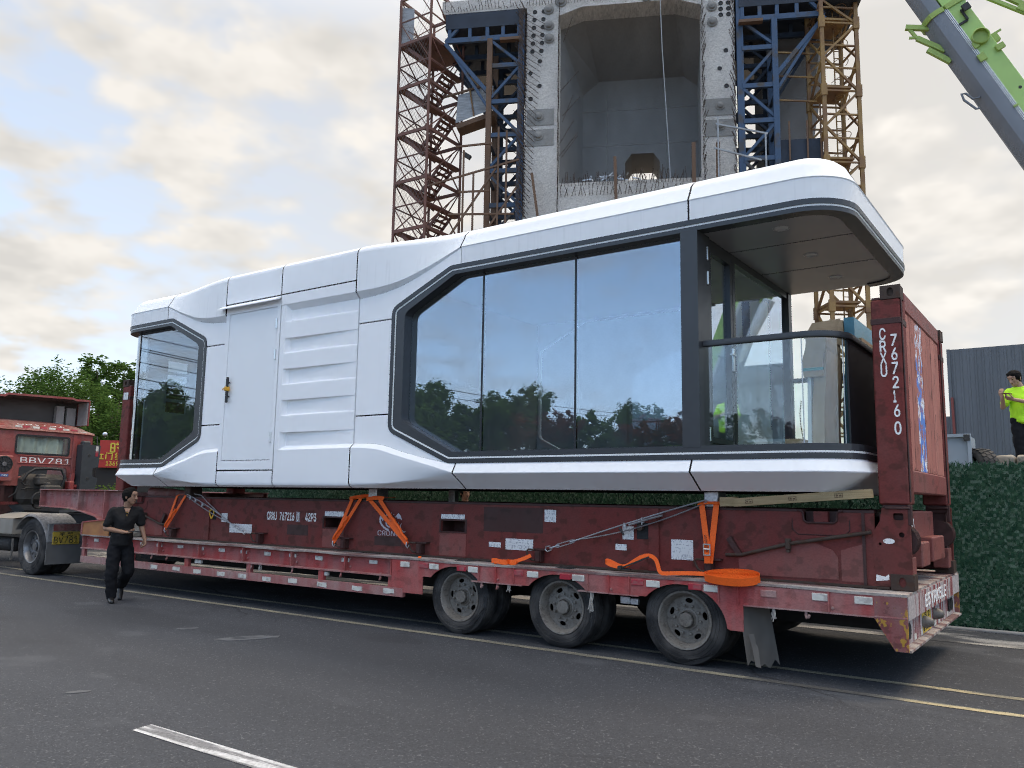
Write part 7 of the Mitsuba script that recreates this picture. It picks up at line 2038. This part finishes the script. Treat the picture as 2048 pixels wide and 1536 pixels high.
# the driver walking beside the trailer: right axis = to the right as seen, front = towards the viewer
fr1 = frame_at((2.31, -1.25, 0.0), (0.494, 0.869), (0.869, -0.494))
J1 = {'head': (0.165, 0.05, 1.435), 'neck': (0.135, 0.0, 1.285), 'shl': (-0.035, 0.0, 1.225), 'shr': (0.275, -0.02, 1.235), 'chest': (0.105, 0.0, 1.10), 'pelvis': (0.085, -0.02, 0.80),
      'ell': (-0.115, 0.02, 1.00), 'wrl': (0.115, 0.16, 0.955), 'elr': (0.335, -0.02, 1.02), 'wrr': (0.385, 0.03, 0.855),
      'hipl': (0.015, -0.01, 0.76), 'knl': (0.00, 0.03, 0.40), 'anl': (0.015, 0.0, 0.078), 'hipr': (0.165, -0.03, 0.76), 'knr': (0.205, -0.02, 0.42), 'anr': (0.13, -0.32, 0.185),
      '_look': (0.80, 0.55, -0.06), '_hdl': (0.95, 0.3, -0.05), '_hnl': (0.2, 0.1, 1.0), '_curll': 0.45, '_thl': -1, '_hdr': (0.05, 0.25, -1.0), '_hnr': (-0.9, 0.35, 0.0), '_curlr': 0.5, '_thr': 1,
      '_toel': (0.12, 0.95, -0.0), '_toer': (0.0, 0.75, -0.75)}
man, hq1 = person('man in black polo shirt walking beside the trailer with a phone in hand', fr1, J1,
                  {'skin': 'skin', 'shirt': 'cloth_black', 'collar': True, 'trousers': 'cloth_trousers', 'shoe': 'shoe_black', 'hair': 'hair_black'})
add('placket', bar(fr1((0.135, 0.128, 1.235)), fr1((0.125, 0.15, 1.12)), 0.028, 0.004, up=(0.869, -0.494, 0)), 'cloth_black', man)
for z, y in ((1.22, 0.136), (1.185, 0.146)):
    b = trimesh.creation.icosphere(1, 0.006)
    b.apply_translation(fr1((0.133, y, z)))
    add('button', b, 'yellow_tape', man)
add('neck_opening', tm(*(lambda V: (V, [[0, 1, 2]]))(np.array([fr1((0.095, 0.085, 1.28)), fr1((0.175, 0.085, 1.28)), fr1((0.138, 0.146, 1.17))]))), 'skin', man)
for q_ in ('l', 'r'):
    e = np.array(J1['sh' + q_]) * 0.22 + np.array(J1['el' + q_]) * 0.78
    d_ = np.array(J1['el' + q_]) - np.array(J1['sh' + q_])
    d_ /= np.linalg.norm(d_)
    a_ = np.cross(d_, (0, 1, 0)); a_ /= np.linalg.norm(a_)
    b_ = np.cross(d_, a_)
    add('cuff_stripe', tube([fr1(e + 0.055 * (math.cos(t) * a_ + math.sin(t) * b_)) for t in np.linspace(0, 6.28, 17)[:-1]], 0.004, 5, closed=True), 'mudguard_grey', man, smooth=60)
solo('phone', bar(fr1((0.17, 0.19, 0.975)), fr1((0.315, 0.22, 0.962)), 0.075, 0.009), 'black_plastic', 'black phone held flat in the walking man\'s hand', 'phone')
# the man in the lime shirt on the stone blocks
fr2 = frame_at((12.60, 6.55, 1.99), (0.99, 0.08), (0.08, -0.99), 0.93)
J2 = {'head': (-0.02, 0.06, 1.475), 'neck': (0.05, 0.0, 1.345), 'shl': (-0.10, 0.04, 1.265), 'shr': (0.22, -0.02, 1.265), 'chest': (0.06, 0.0, 1.12), 'pelvis': (0.06, -0.02, 0.86),
      'ell': (-0.20, 0.12, 1.03), 'wrl': (-0.20, 0.26, 1.165), 'elr': (0.21, 0.16, 1.07), 'wrr': (-0.05, 0.27, 1.13),
      'hipl': (-0.01, 0.0, 0.83), 'knl': (0.0, 0.02, 0.45), 'anl': (0.02, 0.0, 0.085), 'hipr': (0.14, -0.02, 0.83), 'knr': (0.16, 0.0, 0.45), 'anr': (0.18, -0.02, 0.085),
      '_look': (-0.55, 0.75, -0.42), '_hdl': (-0.25, 0.3, 0.9), '_hnl': (0.6, -0.5, 0.3), '_curll': 0.5, '_thl': 1, '_hdr': (-0.9, 0.2, 0.25), '_hnr': (0.1, -0.5, 0.8), '_curlr': 0.5, '_thr': -1,
      '_toel': (-0.3, 0.95, 0.0), '_toer': (0.2, 0.95, 0.0)}
m2, hq2 = person('man in lime yellow T-shirt standing behind stone blocks, looking down at a phone', fr2, J2,
                 {'skin': 'skin_light', 'shirt': 'cloth_lime', 'trousers': 'cloth_trousers', 'shoe': 'shoe_black', 'hair': 'hair_black'}, 'full', 0.05)
solo('phone', bar(fr2((-0.20, 0.30, 1.23)), fr2((-0.07, 0.285, 1.215)), 0.07, 0.009), 'drain_red', 'dark red phone held by the man in the lime shirt', 'phone')
add('chest_mark', bar(fr2((0.11, 0.135, 1.205)), fr2((0.135, 0.13, 1.165)), 0.012, 0.003, up=(0.08, -0.99, 0)), 'ink_black', m2)
# the man half hidden behind the rack
fr3 = frame_at((4.795, 3.40, 0.0), (0.62, 0.785), (0.785, -0.62))
J3 = {'head': (0.0, 0.0, 1.565), 'neck': (0, -0.01, 1.43), 'shl': (-0.17, 0, 1.36), 'shr': (0.17, 0, 1.36), 'chest': (0, 0, 1.2), 'pelvis': (0, 0, 0.9),
      'ell': (-0.22, 0, 1.1), 'wrl': (-0.22, 0.05, 0.86), 'elr': (0.22, 0, 1.1), 'wrr': (0.22, 0.05, 0.86), 'hipl': (-0.09, 0, 0.86), 'knl': (-0.09, 0.02, 0.47), 'anl': (-0.09, 0, 0.085), 'hipr': (0.09, 0, 0.86), 'knr': (0.09, 0.02, 0.47), 'anr': (0.09, 0, 0.085),
      '_look': (0.25, 0.95, -0.05), '_hdl': (0, 0, -1), '_hnl': (1, 0, 0), '_hdr': (0, 0, -1), '_hnr': (-1, 0, 0), '_toel': (0, 1, 0), '_toer': (0, 1, 0), '_thl': -1}
person('person behind the trailer, only the face showing in the gap below the house', fr3, J3, {'skin': 'skin', 'shirt': 'cloth_black', 'trousers': 'cloth_trousers', 'shoe': 'shoe_black', 'hair': 'hair_black'})
# ================================================================== goods left on the porch
mat('cardboard', lambda p, n, uv: mi.Color3f(0.37, 0.27, 0.17) * (0.75 + 0.5 * fbm(p.x * 6, p.y * 6, p.z * 3, 4)), 0.85, spec=0.2)
mat('blue_film', lambda p, n, uv: mi.Color3f(0.045, 0.185, 0.25) * (0.75 + 0.5 * fbm(p.x * 5, p.y * 5, p.z * 2, 3)), 0.35, spec=0.5)
mat('board_white', (0.60, 0.64, 0.67), 0.5)
mat('tape_green', (0.05, 0.22, 0.20), 0.5)
WB = thing('wrapped_boards', 'tall boards wrapped in cardboard and blue film leaning in the porch corner', 'boards')


def lean(x0, x1, y0, y1, z0, z1, dx, dy=0.0, warp=0.0):
    n_ = 9
    rows = []
    for t in np.linspace(0, 1, n_):
        z = z0 + (z1 - z0) * t
        o_ = warp * math.sin(7 * t + 3 * x0)
        rows.append([(x0 + dx * t + o_, y0 + dy * t, z), (x1 + dx * t + o_, y0 + dy * t + 0.4 * o_, z), (x1 + dx * t + o_, y1 + dy * t, z), (x0 + dx * t + o_, y1 + dy * t + 0.4 * o_, z)])
    return grid(np.array(rows), wrap=True, caps=True)


add('board', lean(11.20, 11.235, 0.62, 1.0, 2.005, 2.86, 0.02, 0.0), 'board_white', WB)
add('cardboard_sleeve', lean(11.245, 11.36, 0.60, 1.22, 2.005, 2.99, 0.04, 0.02, 0.006), 'cardboard', WB)
add('cardboard_cap', lean(11.18, 11.37, 0.58, 1.16, 2.72, 3.12, 0.03, 0.02, 0.012), 'cardboard', WB)
add('cardboard_flap', [quads([(11.20, 0.58, 3.10), (11.40, 0.85, 3.12), (11.46, 1.0, 3.36), (11.25, 0.72, 3.28)], [[0, 1, 2, 3]]), quads([(11.38, 0.9, 3.1), (11.46, 1.25, 3.1), (11.44, 1.2, 3.38), (11.36, 0.95, 3.35)], [[0, 1, 2, 3]])], 'cardboard', WB)
add('tape', lean(11.177, 11.374, 0.576, 1.166, 2.78, 2.81, 0.002), 'tape_green', WB)
add('film_roll', lean(11.40, 11.50, 1.18, 2.15, 2.005, 3.40, 0.05, 0.0, 0.010), 'blue_film', WB)
add('board', lean(11.53, 11.56, 1.3, 2.25, 2.005, 3.2, 0.03), 'cardboard', WB)
solo('carton', cbox(11.0, 11.16, 0.55, 0.85, 2.002, 2.12, 0.005), 'cardboard', 'small brown carton on the porch floor beside the wrapped boards', 'box')
solo('loose_wire', tube([(10.62, 2.5, 2.72), (10.66, 2.3, 2.55), (10.72, 2.1, 2.40), (10.80, 1.9, 2.20), (10.84, 1.8, 2.02)], 0.006, 5), 'ink_black', 'thin black wire hanging over the back of the porch', 'cable', smooth=60)
# leftovers on the trailer front
mat('sack', lambda p, n, uv: mi.Color3f(0.36, 0.33, 0.27) * (0.7 + 0.6 * fbm(p.x * 8, p.y * 8, p.z * 8, 4)), 0.9)
m = trimesh.creation.icosphere(3)
v = m.vertices
v = np.sign(v) * np.abs(v) ** 0.7
v = v * np.array([0.24, 0.16, 0.15]) * (0.85 + 0.35 * meshkit.fbm(m.vertices * 2.5 + 4, 4))[:, None]
v[:, 2] = np.maximum(v[:, 2], -0.12)
m.vertices = v + np.array([0.72, -0.08, 0.92])
solo('crumpled_sack', m, 'sack', 'crumpled pale sack on the deck behind the walking man', 'sack', smooth=60)
solo('exhaust_roll', tube([(0.62, 0.30, 1.50), (1.1, 0.32, 1.50), (1.6, 0.36, 1.475), (2.0, 0.4, 1.46)], [0.085, 0.075, 0.055, 0.03], 14), 'trailer_dusty', 'dusty pink rolled sheet lying on the rack under the left end of the house', 'roll', smooth=60)
